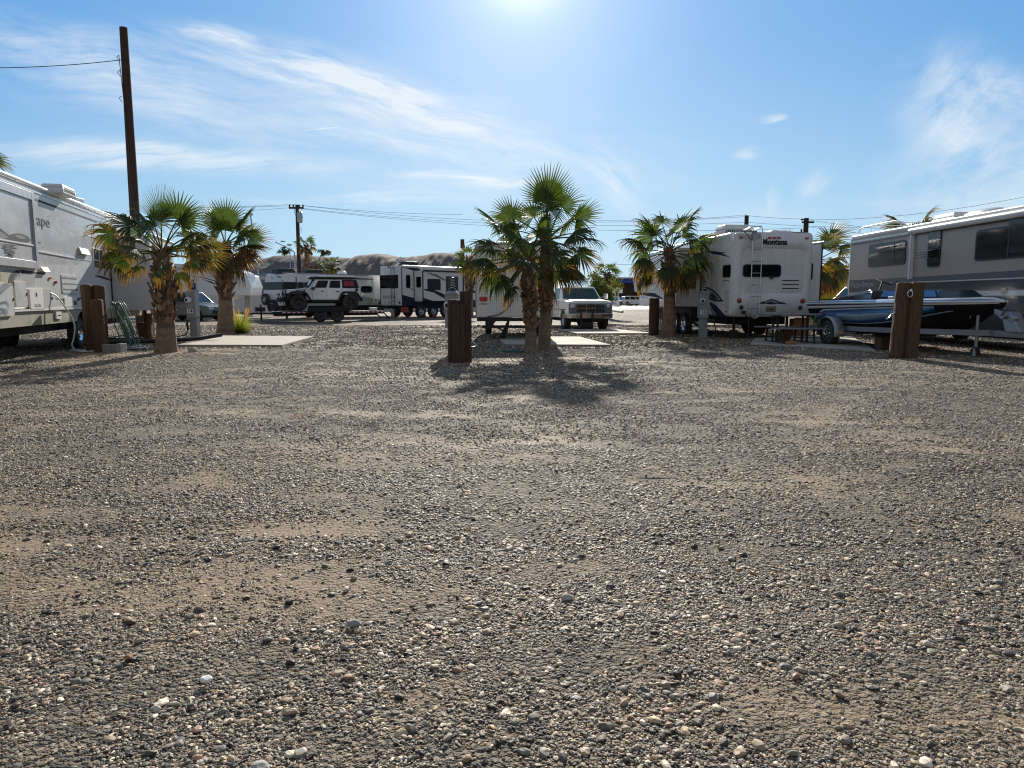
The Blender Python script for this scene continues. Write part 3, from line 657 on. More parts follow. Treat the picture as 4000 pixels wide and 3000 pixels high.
def palm(label, base, crown, fr, group, seed, r_base=.24, r_neck=.2, smooth_h=.9, r_boot=.25, special=(), R0=.75, pet=.75, tonebias=0.0, nseg=30, lean_extra=0, tonec=(.25, .185, .125), elmin=-52, droopk=1.0):
    rnd = random.Random(seed); r = thing('palm_tree', label, 'palm tree', base, group)
    palm_trunk(r, base, crown, r_base, r_neck, smooth_h, r_boot, rnd, tonec)
    c = Vector(crown); n = fr
    for i in range(n):
        f = (i + .5) / n; el = 78 - (78 - elmin) * f ** .85 + rnd.uniform(-7, 7); az = i * 137.5 + rnd.uniform(-12, 12)
        tone = max(0, min(.78, f * .8 - .08 + tonebias + rnd.uniform(-.12, .12)))
        frond(r, c + Vector((math.cos(R(az)), math.sin(R(az)), 0)) * .07 + Vector((0, 0, .05 - .25 * f)), az, el, pet * rnd.uniform(.8, 1.15), R0 * rnd.uniform(.85, 1.12) * (1 - .12 * f), droopk * (.16 + .75 * f + rnd.uniform(-.08, .2)), tone, rnd, nseg, bend=.5 + .5 * f)
    for sp in special:
        az, el, pt, Rb, dr, tone = sp[:6]; frond(r, c, az, el, pt, Rb, dr, tone, rnd, nseg + 4, bend=.35, spread=sp[6] if len(sp) > 6 else 122, roll=sp[7] if len(sp) > 7 else None)
    return r
PG = 'fan palms standing between the camping sites'
b0 = G(650, 1376); palm('fan palm with bulging shaggy trunk nearest the grey-white trailer, long fronds reaching left', b0, at(632, 985, b0.y), 12, PG, 3, .285, .22, .62, .27,
     special=[(80, 87, .72, 1.0, .03, .0, 60, 0), (5, 6, 1.0, .72, .10, .35, 75, 1.45), (188, 26, 1.15, .85, .75, .5), (165, 5, 1.05, .7, .9, .6), (-20, 18, .95, .75, .5, .5), (150, 45, .9, .8, .7, .4), (200, 48, .9, .8, .5, .45), (20, 60, .8, .8, .3, .2), (-10, -8, .8, .7, .5, .65), (210, -5, .9, .75, .8, .5), (340, 10, 1.1, .7, .8, .6)], R0=.76, pet=.8, tonebias=.02, elmin=-14, droopk=1.2)
b1 = G(880, 1306); palm('fan palm with orange dead skirt beside the feathery grass clump', b1, at(880, 955, b1.y), 17, PG, 8, .34, .25, 1.25, .29,
     special=[(150, 70, .9, 1.05, .05, .0), (80, 86, .8, 1.0, .05, .0), (15, 62, .9, 1.0, .08, .05), (5, 20, .9, 1.0, .12, .5), (-10, 2, .8, 1.0, .15, .7), (0, -22, .6, 1.0, .25, .9), (-30, -35, .6, .95, .3, .95), (20, -32, .6, 1.0, .3, .9), (-60, -45, .5, .9, .3, .95), (200, -50, .5, .8, .35, .9)], R0=.92, pet=.72, tonebias=.02, nseg=32)
b2 = G(2072, 1378); palm('shorter fan palm of the leaning pair in the centre, front trunk', b2, at(2064, 1010, b2.y), 13, PG, 21, .165, .135, .55, .165,
     special=[(175, 25, .95, .85, .45, .3), (185, 2, .95, .85, .6, .4), (170, 52, 1.15, .75, .2, .1), (150, 70, 1.1, .7, .15, .1), (265, 0, .6, .75, .5, .1), (240, -22, .6, .7, .6, .2), (190, -22, .8, .8, .7, .3), (178, -5, 1.1, .75, .7, .5)], R0=.78, pet=.75, elmin=-34)
b3 = G(2124, 1366); palm('tallest fan palm of the centre pair with one big upright fan on top', b3, at(2136, 935, b3.y), 15, PG, 34, .175, .15, .95, .165,
     special=[(60, 88, 1.0, 1.0, .0, .0, 100, .1), (100, 84, .92, .85, .02, .0, 90, .5), (5, 40, .95, .8, .18, .1), (170, 38, 1.0, .75, .2, .15), (0, 8, .85, .85, .5, .3), (-5, -18, .9, .8, .5, .75), (-35, -38, 1.05, .72, .12, .1, 105, .0), (10, -38, .7, .85, .5, .4), (-15, -46, .8, .95, .2, .1, 110, .2), (190, -30, .6, .7, .6, .5)], R0=.8, pet=.78, elmin=-48)
b4 = G(2612, 1315); palm('fan palm with straight smooth reddish trunk beside grey pedestal and emblemed trailer', b4, at(2616, 980, b4.y), 19, PG, 47, .26, .20, 1.4, .215,
     special=[(20, 62, 1.1, .9, .35, .4), (160, 55, 1.05, .85, .5, .4), (180, 22, 1.1, .95, .6, .5), (0, 25, 1.1, .95, .6, .45), (250, -48, .8, .85, .3, .5), (300, -42, .85, .95, .3, .5), (190, -20, .95, .9, .8, .6), (-10, -15, .95, .9, .7, .4), (110, 66, 1.15, .75, .6, .35)], R0=.9, pet=.9, tonebias=-.02, tonec=(.25, .155, .10), elmin=-42, droopk=1.25)
def far_palm(label, px, py_crown, D, n=22, R0=.9, pet=.7, rb=.2, seed=1, tb=.0, nseg=18, elmin=-50, group=None, name=None):
    c = at(px, py_crown, D); return palm(label, (c.x, c.y, 0), c, n, group, seed, rb * 1.2, rb, 1.2, rb * 1.1, R0=R0, pet=pet, tonebias=tb, nseg=nseg, elmin=elmin)
far_palm('tall thin distant palm with small sparse crown beside the far utility pole', 1196, 958, 60, 14, .75, .42, .2, 5, .1, 12, -35)
far_palm('left one of two low distant palms in front of the hills', 1236, 1035, 68, 15, .7, .55, .2, 6, .05, 14)
far_palm('right one of two low distant palms in front of the hills', 1296, 1036, 70, 15, .7, .55, .2, 7, .05, 14)
far_palm('dark palm crown rising behind the small white trailer', 1832, 1015, 50, 20, .75, .6, .25, 9, .0, 16)
far_palm('short dark palm in front of the blue fascia store', 2372, 1070, 48, 22, .62, .5, .25, 10, .1, 16, -60)
far_palm('drooping olive and orange palm behind the emblemed trailer, beside the yellow building', 3190, 1015, 30, 22, 1.1, .8, .22, 12, .42, 30, -55)
far_palm('scruffy palm with bare upright spikes above the old motorhome roof', 3560, 930, 30, 15, .95, .7, .25, 13, .62, 20, -30)
far_palm('palm crown just peeking over the trailer roof at the left edge', -185, 640, 22, 18, .9, .8, .25, 14, .0, 26, -30)

# ---------------------------------------------------------------- shrubs and grass
def tuft(name, label, cat, base, n, h, spread, col, tip, m='grass', seed=1, w=.006, plumes=0):
    rnd = random.Random(seed); r = thing(name, label, cat, base); b = MB(); B = Vector(base)
    for i in range(n):
        az = rnd.uniform(0, 6.28); el = R(rnd.uniform(30, 88)); d = Vector((math.cos(az) * math.cos(el), math.sin(az) * math.cos(el), math.sin(el))); L_ = h * rnd.uniform(.55, 1.05)
        p = B + Vector((math.cos(az), math.sin(az), 0)) * rnd.uniform(0, spread * .3); s = Vector((-math.sin(az), math.cos(az), 0)) * w; pts = []
        for k in range(5): pts.append(p.copy()); p = p + d * (L_ / 4); d = (d + Vector((0, 0, -.16 - .1 * rnd.random()))).normalized()
        k0 = len(b.v); j = rnd.uniform(.7, 1.3)
        for k, q in enumerate(pts):
            ww = s * (1 - k / 4.2); c = tuple(x * j for x in lerp3(col, tip, k / 4)); b.v += [q - ww, q + ww]; b.c += [c, c]
        for k in range(4): A = k0 + 2 * k; b.f.append([A, A + 1, A + 3, A + 2]); b.mi.append(0); b.sm.append(False)
    b.build('blades', m, r, attr=True)
    if plumes:
        b = MB()
        for i in range(plumes):
            az = rnd.uniform(0, 6.28); d = Vector((math.cos(az) * .4, math.sin(az) * .4, 1)).normalized(); p = B + d * h * .55; q = B + d * h * 1.15 + Vector((0, 0, -.02)); b.col = (.2, .2, .08)
            b.tube([B, p], .003, 4); b.col = (.55, .45, .36); b.tube([p, p.lerp(q, .4), p.lerp(q, .8), q], [.010, .02, .013, .003], 6)
        b.build('plumes', m, r, attr=True)
    return r
p = G(942, 1303); tuft('grass_clump', 'feathery green fountain grass clump with pale plumes beside the palm', 'grass clump', p, 900, .95, .9, (.07, .11, .02), (.30, .32, .06), seed=4, plumes=16)
def bush(label, c, r3, n, seed, col, leaf=.10, trunk=True, name='shrub', cat='shrub'):
    rnd = random.Random(seed); root = thing(name, label, cat, (c[0], c[1], 0)); b = MB(); C = Vector(c); cl = [(C + Vector((rnd.gauss(0, .45) * r3[0], rnd.gauss(0, .45) * r3[1], rnd.gauss(0, .45) * r3[2])), rnd.uniform(.25, .45)) for _ in range(16)]
    for i in range(n):
        cc, rr_ = rnd.choice(cl); v = Vector((rnd.gauss(0, 1), rnd.gauss(0, 1), rnd.gauss(0, 1))).normalized() * rr_ * rnd.uniform(.5, 1); p = cc + Vector((v.x * r3[0], v.y * r3[1], v.z * r3[2]))
        if p.z < .02: continue
        a = Vector((rnd.gauss(0, 1), rnd.gauss(0, 1), rnd.gauss(0, 1))).normalized(); q = a.orthogonal().normalized(); j = rnd.uniform(.6, 1.5); c_ = tuple(x * j for x in col)
        b.add([p, p + a * leaf + q * leaf * .3, p + a * leaf * 1.8, p + a * leaf - q * leaf * .3], [(0, 1, 2, 3)], 0, False, c_)
    b.build('foliage', 'leafy', root, attr=True)
    b = MB(); b.col = (.1, .07, .05)
    for k in range(5): t = cl[k][0]; b.tube([(c[0], c[1], 0), ((c[0] + t.x) / 2 + .1, (c[1] + t.y) / 2, t.z * .55), t], [.06, .04, .015], 6)
    b.build('stem', 'trunk', root, attr=True)
    return root
bush('bushy yellow-green fan palm shrub left of the gas pumps behind the pickup', at(2345, 1150, 40), (1.0, .9, 1.1), 2600, 3, (.11, .13, .025), .13)
bush('tiny round desert shrub on the left hill shoulder', (at(1110, 990, 900) + Vector((0, 0, 2))), (7, 5, 4), 500, 5, (.05, .07, .03), 1.5)
bush('round desert shrub near the crest beside the distant palms', (at(1268, 994, 900) + Vector((0, 0, 2))), (6, 5, 4), 500, 6, (.05, .07, .03), 1.4)

# ---------------------------------------------------------------- poles and wires
def upole(label, top, base, r0, r1, cross=None, group=None, hard=None):
    r = thing('utility_pole', label, 'utility pole', (base[0], base[1], 0), group); b = MB(); b.cyl((base[0], base[1], -.1), top, r0, r1, 14); b.build('post', 'pole_wood', r)
    t = Vector(top)
    if cross:
        b = MB(); w, zz = cross; b.box(t.x - w / 2, t.x + w / 2, t.y - r1 - .14, t.y - r1 - .01, t.z - zz - .08, t.z - zz + .08); b.build('crossarm', 'pole_wood', r)
        for k in (-.46, -.2, .2, .46): b = MB(); b.lathe([(0, .22), (.05, .2), (.09, .1), (.05, .08), (.08, .02), (.03, 0)], (t.x + w * k, t.y - r1 - .075, t.z - zz + .08), (0, 0, 1), 8); b.build('insulator', 'chassis', r)
    return r
# tall bare pole at the left
pt, pb = at(482, 108, 27.0), at(548, 1190, 27.0)
r = upole('tall bare dark wooden pole rising behind the left trailer', pt, (pb.x, 27.0), .20, .135)
b = MB()
for zz in (.98, 1.5, 2.4): b.tube([(pt.x - .17, pt.y - .1, pt.z - zz), (pt.x - .2, pt.y - .22, pt.z - zz - .1), (pt.x - .16, pt.y - .1, pt.z - zz - .22)], .012, 5)
b.tube([(pt.x - .15, pt.y - .15, pt.z - 1.0), (pt.x - .05, pt.y - .2, pt.z - 2.5), (pt.x + .05, pt.y - .2, pt.z - 5.5), (pt.x + .25, pt.y - .22, pt.z - 9)], .014, 5); b.build('conduit', 'wire', r)
def wire(label, a, c, sag=.4, rad=.016, group=None):
    a, c = Vector(a), Vector(c); n = 28; pts = [a.lerp(c, i / n) - Vector((0, 0, sag * 4 * (i / n) * (1 - i / n))) for i in range(n + 1)]
    b = MB(); b.tube(pts, rad, 5); o = b.build('overhead_wire', 'wire'); return tag(o, label, 'wire', group)
wire('single thin wire running off the left edge from the tall bare pole', (pt.x, pt.y - .15, pt.z - 1.15), at(-500, 240, 27), .25, .014)
D1 = 65; p1 = at(1160, 800, D1)
r = upole('far utility pole with crossarm and grey transformer above the hills', p1, (p1.x, D1), .20, .15, (1.3, .3))
b = MB(); b.lathe([(0, .95), (.2, .95), (.24, .85), (.24, .1), (.2, 0), (0, 0)], at(1176, 870, D1 - .3) + Vector((-.1, 0, 0)), (0, 0, 1), 14); b.cyl(at(1174, 840, D1 - .3) , at(1174, 850, D1 - .3), .05); b.build('transformer', 'steel', r)
b = MB(); b.tube([at(1150, 808, D1 - .3), at(1150, 830, D1 - .3), at(1158, 850, D1 - .3)], .02, 5); b.tube([at(1176, 868, D1 - .3), at(1182, 850, D1 - .3), at(1176, 815, D1 - .3)], .02, 5); b.tube([at(1176, 905, D1 - .3), at(1180, 890, D1 - .3), at(1163, 900, D1 - .3)], .02, 5); b.build('jumper_cable', 'wire', r)
p2 = at(1806, 935, 62); upole('short bare utility pole left of the small white trailer', p2, (p2.x, 62), .22, .17)
p3 = at(2917, 842, 60); r = upole('utility pole top behind the rooftop air conditioner', p3, (p3.x, 60), .24, .17); b = MB(); b.tube([at(2917, 850, 59.7), at(2913, 846, 59.7), at(2914, 838, 59.7)], .03, 6); b.build('bracket', 'wire', r)
p4 = at(3150, 852, 58); r = upole('utility pole with short bracket between the trailer and motorhome', p4, (p4.x, 58), .26, .19)
b = MB(); b.box(p4.x - .45, p4.x + .5, p4.y - .35, p4.y - .22, p4.z - .42, p4.z - .28); b.build('crossarm', 'pole_wood', r); b = MB(); b.tube([at(3150, 862, 57.6), at(3140, 858, 57.6), at(3132, 860, 57.6)], .04, 6); b.lathe([(0, 0), (.1, .02), (.12, .1), (0, .16)], at(3133, 861, 57.6), (0, 0, 1), 8); b.build('bracket', 'wire', r)
b = MB(); c = at(3128, 890, 57.5); b.box(at(3128, 0, 58).x - .1, p4.x, p4.y - .3, p4.y - .2, at(0, 912, 58).z - .12, at(0, 912, 58).z + .1); b.tube([at(3130, 910, 57.6), at(3131, 895, 57.6)], .07, 6); b.build('cable_guard', 'chassis', r)
WG = 'thin overhead wires crossing the sky'
def wires(rows, D0, x0, x1, D2):
    for (ya, yb, sag) in rows: yield at(x0, ya, D0), at(x1, yb, D2), sag
n_ = 0
WL = ['upper wire from the left edge of the shaggy palms to the far crossarm pole', 'second wire left of the far crossarm pole, almost touching the upper one', 'lowest wire left of the far crossarm pole', 'topmost wire running right from the crossarm pole to the short bare pole',
      'long wire from the crossarm pole to the pole behind the rooftop air conditioner', 'middle long wire from the crossarm pole passing behind the centre palms', 'lowest long wire from the crossarm pole passing behind the centre palms', 'short wire between the two pole tops right of the emblemed trailer roof',
      'high wire reaching the air conditioner pole from behind the centre palms', 'upper wire from the bracket pole towards the motorhome roof', 'wire just below the top one between bracket pole and motorhome', 'lower wire from the bracket pole dropping behind the motorhome',
      'lowest faint wire above the gap beside the motorhome', 'wire climbing above the motorhome towards the right edge', 'dark cable crossing in front of the hills behind the off-roader', 'low cable in the gap between the centre palms and the emblemed trailer']
for (xa, ya, Da, xb, yb, Db, sag) in [(600, 812, 66, 1143, 798, 65, .1), (560, 808, 66, 1172, 801, 65, .15), (700, 830, 66, 1150, 810, 65, .1),
        (1143, 798, 65, 1806, 838, 63, .2), (1175, 802, 65, 2917, 846, 60, .9), (1150, 810, 65, 2917, 868, 60, .8), (1150, 812, 65, 3150, 890, 58, .9),
        (2917, 842, 60, 3148, 856, 58, .05), (2100, 848, 62, 2915, 839, 60, .4), (3150, 858, 58, 4200, 905, 50, .5), (2917, 868, 60, 3420, 890, 55, .1), (3150, 885, 58, 4200, 940, 50, .4), (2880, 905, 58, 3700, 935, 50, .3), (3150, 858, 58, 4200, 725, 48, .6),
        (1000, 1020, 60, 1640, 1038, 56, .15), (2150, 1020, 60, 2700, 1018, 60, .3)]:
    wire(WL.pop(0), at(xa, ya, Da), at(xb, yb, Db), sag, .012, WG)
# street lights over the left trees
r = thing('street_lamp', 'thin grey street lamp with long arm beside the far utility pole', 'street lamp', (at(1150, 1000, 75).x, 75, 0)); b = MB()
b.cyl((r.location.x, 75, 0), at(1150, 985, 75), .12, .07, 8); b.build('post', 'steel', r); b = MB(); b.tube([at(1150, 985, 75), at(1110, 962, 75), at(1075, 945, 75)], .05, 6); b.build('arm', 'steel', r)
b = MB(); b.box(at(1062, 0, 75).x, at(1077, 0, 75).x, 74.8, 75.2, at(0, 946, 75).z, at(0, 941, 75).z); b.build('lamp_head', 'steel', r)
r = thing('street_lamp', 'tiny lamp post on the hill crest left of the tall thin palm', 'street lamp', (at(1132, 990, 200).x, 200, 0)); b = MB()
b.cyl((r.location.x, 200, 0), at(1132, 962, 200), .15, .1, 8); b.build('post', 'steel', r); b = MB(); b.box(r.location.x - .6, r.location.x + .6, 199.8, 200.2, at(0, 960, 200).z, at(0, 953, 200).z); b.build('lamp_head', 'steel', r)
r = thing('street_lamp', 'short arm street lamp seen between the two left palms', 'street lamp', (at(947, 1000, 70).x, 70, 0)); b = MB()
b.cyl((at(978, 0, 70).x, 70, 0), at(978, 836, 70), .09, .06, 8); b.build('post', 'steel', r); b = MB(); b.tube([at(978, 836, 70), at(948, 832, 70)], .04, 6); b.build('arm', 'steel', r); b = MB(); b.box(at(944, 0, 70).x, at(951, 0, 70).x, 69.9, 70.1, at(0, 842, 70).z, at(0, 834, 70).z); b.build('lamp_head', 'steel', r)
# ================================================================ objects
UP = Vector((0, 0, 1))
def crop(ox, oy, k): return lambda x, y: (ox + x * k, oy + y * k)
C1, C2, C3, C4, C5, C6, C7 = crop(0, 600, .5426), crop(500, 700, .4522), crop(1000, 950, .4069), crop(1700, 600, .5424), crop(2350, 700, .4295), crop(3050, 700, .4522), crop(0, 950, .2712)
CJ, CM = crop(1000, 1050, .2260), crop(2900, 800, .2712)
def poly(F, C, pts): return [F.q(*C(*p)) for p in pts]
def crect(F, C, x0, y0, x1, y1): a = C(x0, y0); b = C(x1, y1); return F.rect(a[0], a[1], b[0], b[1])
def decal(F, C, pts, m, parent, t=.004, t0=-.002, name='stripe'): return panel(name, F, poly(F, C, pts), t0, t, m, parent)
def hatch(F, rc, m, parent, name='hatch', r=.06, t=.02, frame='mh_white', fr=.03, slots=0, knob=True):
    x0, y0, x1, y1 = rc; w = panel(name, F, rr(x0, y0, x1, y1, r), -.003, t, frame, parent)
    panel('door_skin', F, rr(x0 + fr, y0 + fr, x1 - fr, y1 - fr, max(.01, r - fr)), t - .002, t + .003, m, w)
    if slots:
        b = MB(); xa, xb = min(x0, x1) + fr * 2, max(x0, x1) - fr * 2; h = y1 - y0
        for i in range(slots): z = y0 + h * (.2 + .6 * i / max(slots - 1, 1)); b.prism([(xa, z - h * .035), (xb, z - h * .035), (xb, z + h * .035), (xa, z + h * .035)], F.o, F.u, F.v, F.n, t, t + .006)
        b.build('louvre', 'black_matte', w)
    elif knob:
        b = MB(); b.prism(rr(x1 - fr * 2.2, (y0 + y1) / 2 - .03, x1 - fr * 1.2, (y0 + y1) / 2 + .03, .01), F.o, F.u, F.v, F.n, t, t + .02); b.build('latch', 'black', w)
    return w
def lens(F, px, py, w, h, m, parent, t=.03, name='marker_light', C=None):
    if C: px, py = C(px, py)
    a, z = F.q(px, py); return panel(name, F, rr(a - w / 2, z - h / 2, a + w / 2, z + h / 2, min(w, h) * .3, 3), -.003, t, m, parent, .004)
def round_lens(F, a, z, r, m, parent, name='tail_light', ring='chrome'):
    b = MB(); b.lathe([(r, -.003), (r, .02), (r * .82, .03), (r * .82, .01)], F.P(a, z), F.n, 20); o = b.build(name, ring, parent)
    b = MB(); b.lathe([(r * .82, .008), (r * .5, .024), (0, .028)], F.P(a, z), F.n, 20); b.build('lens', m, o); return o
def bar(F, a0, z0, a1, z1, w, t0, t1, m, parent, name='trim'):
    dx, dz = a1 - a0, z1 - z0; l = math.hypot(dx, dz); nx, nz = -dz / l * w / 2, dx / l * w / 2
    return panel(name, F, [(a0 + nx, z0 + nz), (a1 + nx, z1 + nz), (a1 - nx, z1 - nz), (a0 - nx, z0 - nz)], t0, t1, m, parent)
def qpanel(cs, rc, m, parent, name, off=.006, mb=None, th=.008, inset=.0, r=.06):
    """patch on the quad cs (bl, br, tr, tl seen from outside); rc = (u0, v0, u1, v1)"""
    bl, br, tr, tl = map(Vector, cs); n = (br - bl).cross(tl - bl).normalized()
    def Q(u, v): return (bl * (1 - u) + br * u) * (1 - v) + (tl * (1 - u) + tr * u) * v
    pts = rr(rc[0], rc[1], rc[2], rc[3], r, 3); lo = [Q(*p) - n * .004 for p in pts]; hi = [Q(*p) + n * off for p in pts]; k = len(pts)
    b = MB(); b.add(lo + hi, [list(range(k, 2 * k))] + [(i, (i + 1) % k, k + (i + 1) % k, k + i) for i in range(k)])
    return b.build(name, m, parent)

# ---------------------------------------------------------------- left trailer (large grey and white fifth wheel)
def left_trailer():
    F = Face((-10.3, 14.3), (-.263, .965)); r = thing('fifth_wheel_trailer', 'large grey-white trailer with lake scene decal and white hose at the left edge', 'camper trailer', (F.o.x, F.o.y, 0))
    zt = F.q(0, 668)[1]; zs = 1.09; s0, s1 = -5.0, 12.2; Wd = 2.45
    b = MB(); b.prism([(s0, zs), (s1, zs), (s1, zt - .02), (s0, zt - .02)], F.o, F.u, F.v, F.n, -Wd, 0); b.build('body', 'rv_grey', r, .09, 3)
    b = MB(); b.prism([(s0 + .1, zt - .05), (s1 - .1, zt - .05), (s1 - .1, zt + .03), (s0 + .1, zt + .03)], F.o, F.u, F.v, F.n, -Wd + .1, -.1); b.build('roof', 'white', r, .03)
    # bright rounded roof rail and black pinstripe below
    b = MB(); b.tube([F.P(s0, zt - .03, .0), F.P(s1, zt - .03, .0)], .055, 8); b.build('roof_rail', 'white', r)
    bar(F, s0, zt - .17, s1, zt - .17, .022, -.002, .02, 'white', r, 'trim')
    a = F.q(*C1(222, 272)); c = F.q(*C1(690, 405)); bar(F, a[0], zt - .33, c[0], zt - .36, .045, -.002, .006, 'navy', r, 'stripe')
    # lower skirt with the wheel arch cut out
    wc = F.q(*C7(1215, 1262)); wz = .44; wr = .56; w2 = wc[0] + .98; pts = [(s0, .74), (s0, zs), (s1, zs), (s1, .74)]
    arch = [(wc[0] + wr * math.cos(th), wz + wr * math.sin(th)) for th in np.linspace(math.pi * .80, math.pi * .5, 7)] + [(w2 + wr * math.cos(th), wz + wr * math.sin(th)) for th in np.linspace(math.pi * .5, math.pi * .2, 7)]
    pts = [(s0, .74), (arch[0][0], .74)] + arch + [(arch[-1][0], .74), (s1, .74), (s1, zs), (s0, zs)]
    panel('skirt', F, pts, -.25, -.02, 'rv_olive', r)
    bar(F, s0, zs, s1, zs, .045, -.01, .03, 'white', r, 'belt_trim')
    b = MB(); b.prism([(s0 + .3, .5), (s1 - .3, .5), (s1 - .3, 1.08), (s0 + .3, 1.08)], F.o, F.u, F.v, F.n, -Wd + .25, -.55); b.build('chassis', 'chassis', r)
    for k, sx in enumerate((wc[0], w2)):
        wheel(F.P(sx, .40, -.2), F.n, r, .40, .24, .22, 'chrome', holes=8)
        wheel(F.P(sx, .40, -Wd + .3), -F.n, r, .40, .24, .22, 'chrome', holes=8)
    # near slide room with its fascia frame
    e = F.q(*C1(232, 500))[0]; zb = F.q(*C1(120, 818))[1]; b = MB(); b.prism([(s0 + .5, zb), (e, zb), (e, zt - .22), (s0 + .5, zt - .22)], F.o, F.u, F.v, F.n, -.2, .05); sl = b.build('slide_room', 'rv_grey', r, .015)
    Fs = Face(F.P(0, 0, .05)[:2], F.u[:2])
    e2 = e - .17; b = MB()
    for (x0, z0, x1, z1) in ((e2, zb, e, zt - .22), (s0 + .5, zt - .40, e2, zt - .22), (s0 + .5, zb, e2, zb + .17)): b.prism([(x0, z0), (x1, z0), (x1, z1), (x0, z1)], Fs.o, Fs.u, Fs.v, Fs.n, -.01, .035)
    b.build('slide_frame', 'rv_grey', sl, .008)
    for yy in (775, 632): z = Fs.q(*C1(110, yy + 6 if yy == 632 else yy + 12))[1]; bar(Fs, s0 + .5, z, e2 - .01, z, .035, -.003, .02, 'white', sl, 'trim')
    bar(Fs, e2 + .005, zb + .17, e2 + .005, zt - .4, .02, .034, .038, 'navy', sl, 'seal')
    # lake scene on the slide
    D_ = lambda pts, m, t=.005: decal(Fs, C1, pts, m, sl, t, name='decal')
    D_([(-60, 560), (0, 538), (30, 560), (62, 588), (100, 575), (128, 573), (160, 580), (200, 598), (222, 622), (205, 640), (100, 632), (-60, 620)], 'navy')
    D_([(-60, 575), (0, 560), (30, 580), (58, 604), (10, 615), (-60, 606)], 'grey_decal', .008)
    D_([(100, 590), (128, 584), (158, 592), (190, 612), (140, 616)], 'grey_decal', .008)
    rnd = random.Random(2)
    for i in range(26):
        yy = 652 + i * 3.6; wd = 62 * (1 - abs(i - 7) / 22) * rnd.uniform(.35, 1); cx = 55 + rnd.uniform(-14, 22) + i * .5
        D_([(cx - wd, yy), (cx - wd * .2, yy - 3.2), (cx + wd, yy + 1), (cx + wd * .1, yy + 2.6)], 'navy' if i % 3 else 'grey_decal', .006 + .0004 * i)
    D_([(-60, 645), (60, 648), (150, 655), (190, 662), (100, 662), (-60, 655)], 'grey_decal', .0045)
    decal(F, C1, [(243, 622), (300, 644), (245, 645)], 'navy', r, .005)
    # swoosh with ragged tree line
    decal(F, C1, [(0, 905), (6, 860), (30, 838), (62, 834), (150, 836), (100, 850), (70, 885), (58, 930), (40, 950), (0, 950)], 'rv_olive', r, .003, name='decal')
    decal(F, C1, [(66, 955), (58, 925), (64, 888), (84, 858), (118, 840), (160, 836), (240, 850), (328, 858), (322, 870), (235, 862), (168, 860), (128, 872), (104, 900), (98, 930), (104, 952)], 'navy', r, .007, name='decal')
    z_ = [(140, 842), (152, 866), (118, 872), (146, 876), (108, 884), (136, 890), (100, 899), (128, 905), (96, 914), (122, 920), (94, 930), (106, 938), (92, 946), (88, 936), (100, 926), (86, 918), (106, 910), (92, 900), (112, 894), (98, 886), (122, 880), (112, 872), (138, 866)]
    decal(F, C1, z_, 'rv_grey', r, .010, name='decal')
    decal(F, C1, [(385, 1042), (460, 1046), (460, 1058), (420, 1054)], 'navy', r, .004); decal(F, C1, [(550, 1044), (580, 1034), (600, 1040), (640, 1030), (660, 1046), (640, 1058), (600, 1052), (560, 1060)], 'navy', r, .004)
    decal(F, C1, [(565, 1050), (590, 1042), (585, 1052), (620, 1044), (612, 1056), (580, 1056)], 'rv_grey', r, .007)
    decal(F, C1, [(680, 876), (720, 878), (800, 905), (800, 918), (740, 900), (690, 886)], 'navy', r, .004); decal(F, C1, [(640, 590), (700, 612), (750, 648), (735, 650), (690, 622), (645, 600)], 'navy', r, .004); decal(F, C1, [(610, 585), (650, 588), (690, 605), (640, 598)], 'light_decal', r, .006)
    # two-tone lower panel
    decal(F, C1, [(245, 800), (420, 800), (560, 802), (600, 740), (620, 735), (790, 760), (805, 1120), (250, 1118)], 'rv_panel', r, .0015, -.001, 'lower_panel')
    a, z = F.q(*C1(270, 478)); text(F, 'ape', a + .36, z, .36, 'navy', r, .004, .003, .002, xs=1.7)
    bar(F, F.q(*C7(498, 100))[0], F.q(*C7(498, 103))[1], F.q(*C7(1058, 180))[0], F.q(*C7(498, 103))[1] - .02, .045, 0, .025, 'white', r)
    zz = F.q(*C7(498, 103))[1] - .04; bar(F, F.q(*C7(1058, 180))[0], zz, s1 - 4.2, zz, .022, 0, .012, 'rv_grey', r)
    window(F, crect(F, C7, 1335, 82, 1500, 375), r, .07, .035, 'white', 'glass', .03, mull=(.45,), bars=(.42,))
    hatch(F, crect(F, C7, -60, 568, 175, 1052), 'rv_panel', r, r=.08, frame='vent_cream', fr=.02, t=.03)
    hatch(F, crect(F, C7, 200, 545, 375, 925), 'rv_panel', r, r=.09, frame='vent_cream', fr=.022)
    h = hatch(F, crect(F, C7, 405, 650, 605, 955), 'white', r, name='water_heater_door', frame='white', fr=.015, t=.035, knob=False)
    rc = crect(F, C7, 475, 865, 570, 915); b = MB()
    for i in range(3): z = rc[1] + (rc[3] - rc[1]) * (i + .5) / 3; b.prism([(rc[0], z - .008), (rc[2], z - .008), (rc[2], z + .008), (rc[0], z + .008)], F.o, F.u, F.v, F.n, .036, .046)
    b.build('louvre', 'rv_panel', h); q = F.q(*C7(497, 740)); b = MB(); b.prism(rr(q[0] - .035, q[1] - .05, q[0] + .035, q[1] + .05, .03), F.o, F.u, F.v, F.n, .036, .045); b.build('latch', 'black', h)
    hatch(F, crect(F, C7, 615, 648, 742, 938), 'rv_panel', r, r=.09, frame='vent_cream', fr=.022)
    hatch(F, crect(F, C7, 880, 455, 1105, 722), 'rv_panel', r, name='vent_panel', frame='white', fr=.02, slots=3)
    h = hatch(F, crect(F, C7, 918, 772, 1100, 915), 'white', r, frame='white', fr=.012, knob=False); rc = crect(F, C7, 1048, 825, 1088, 890); panel('latch', F, rr(*rc, .01), .02, .03, 'black', h)
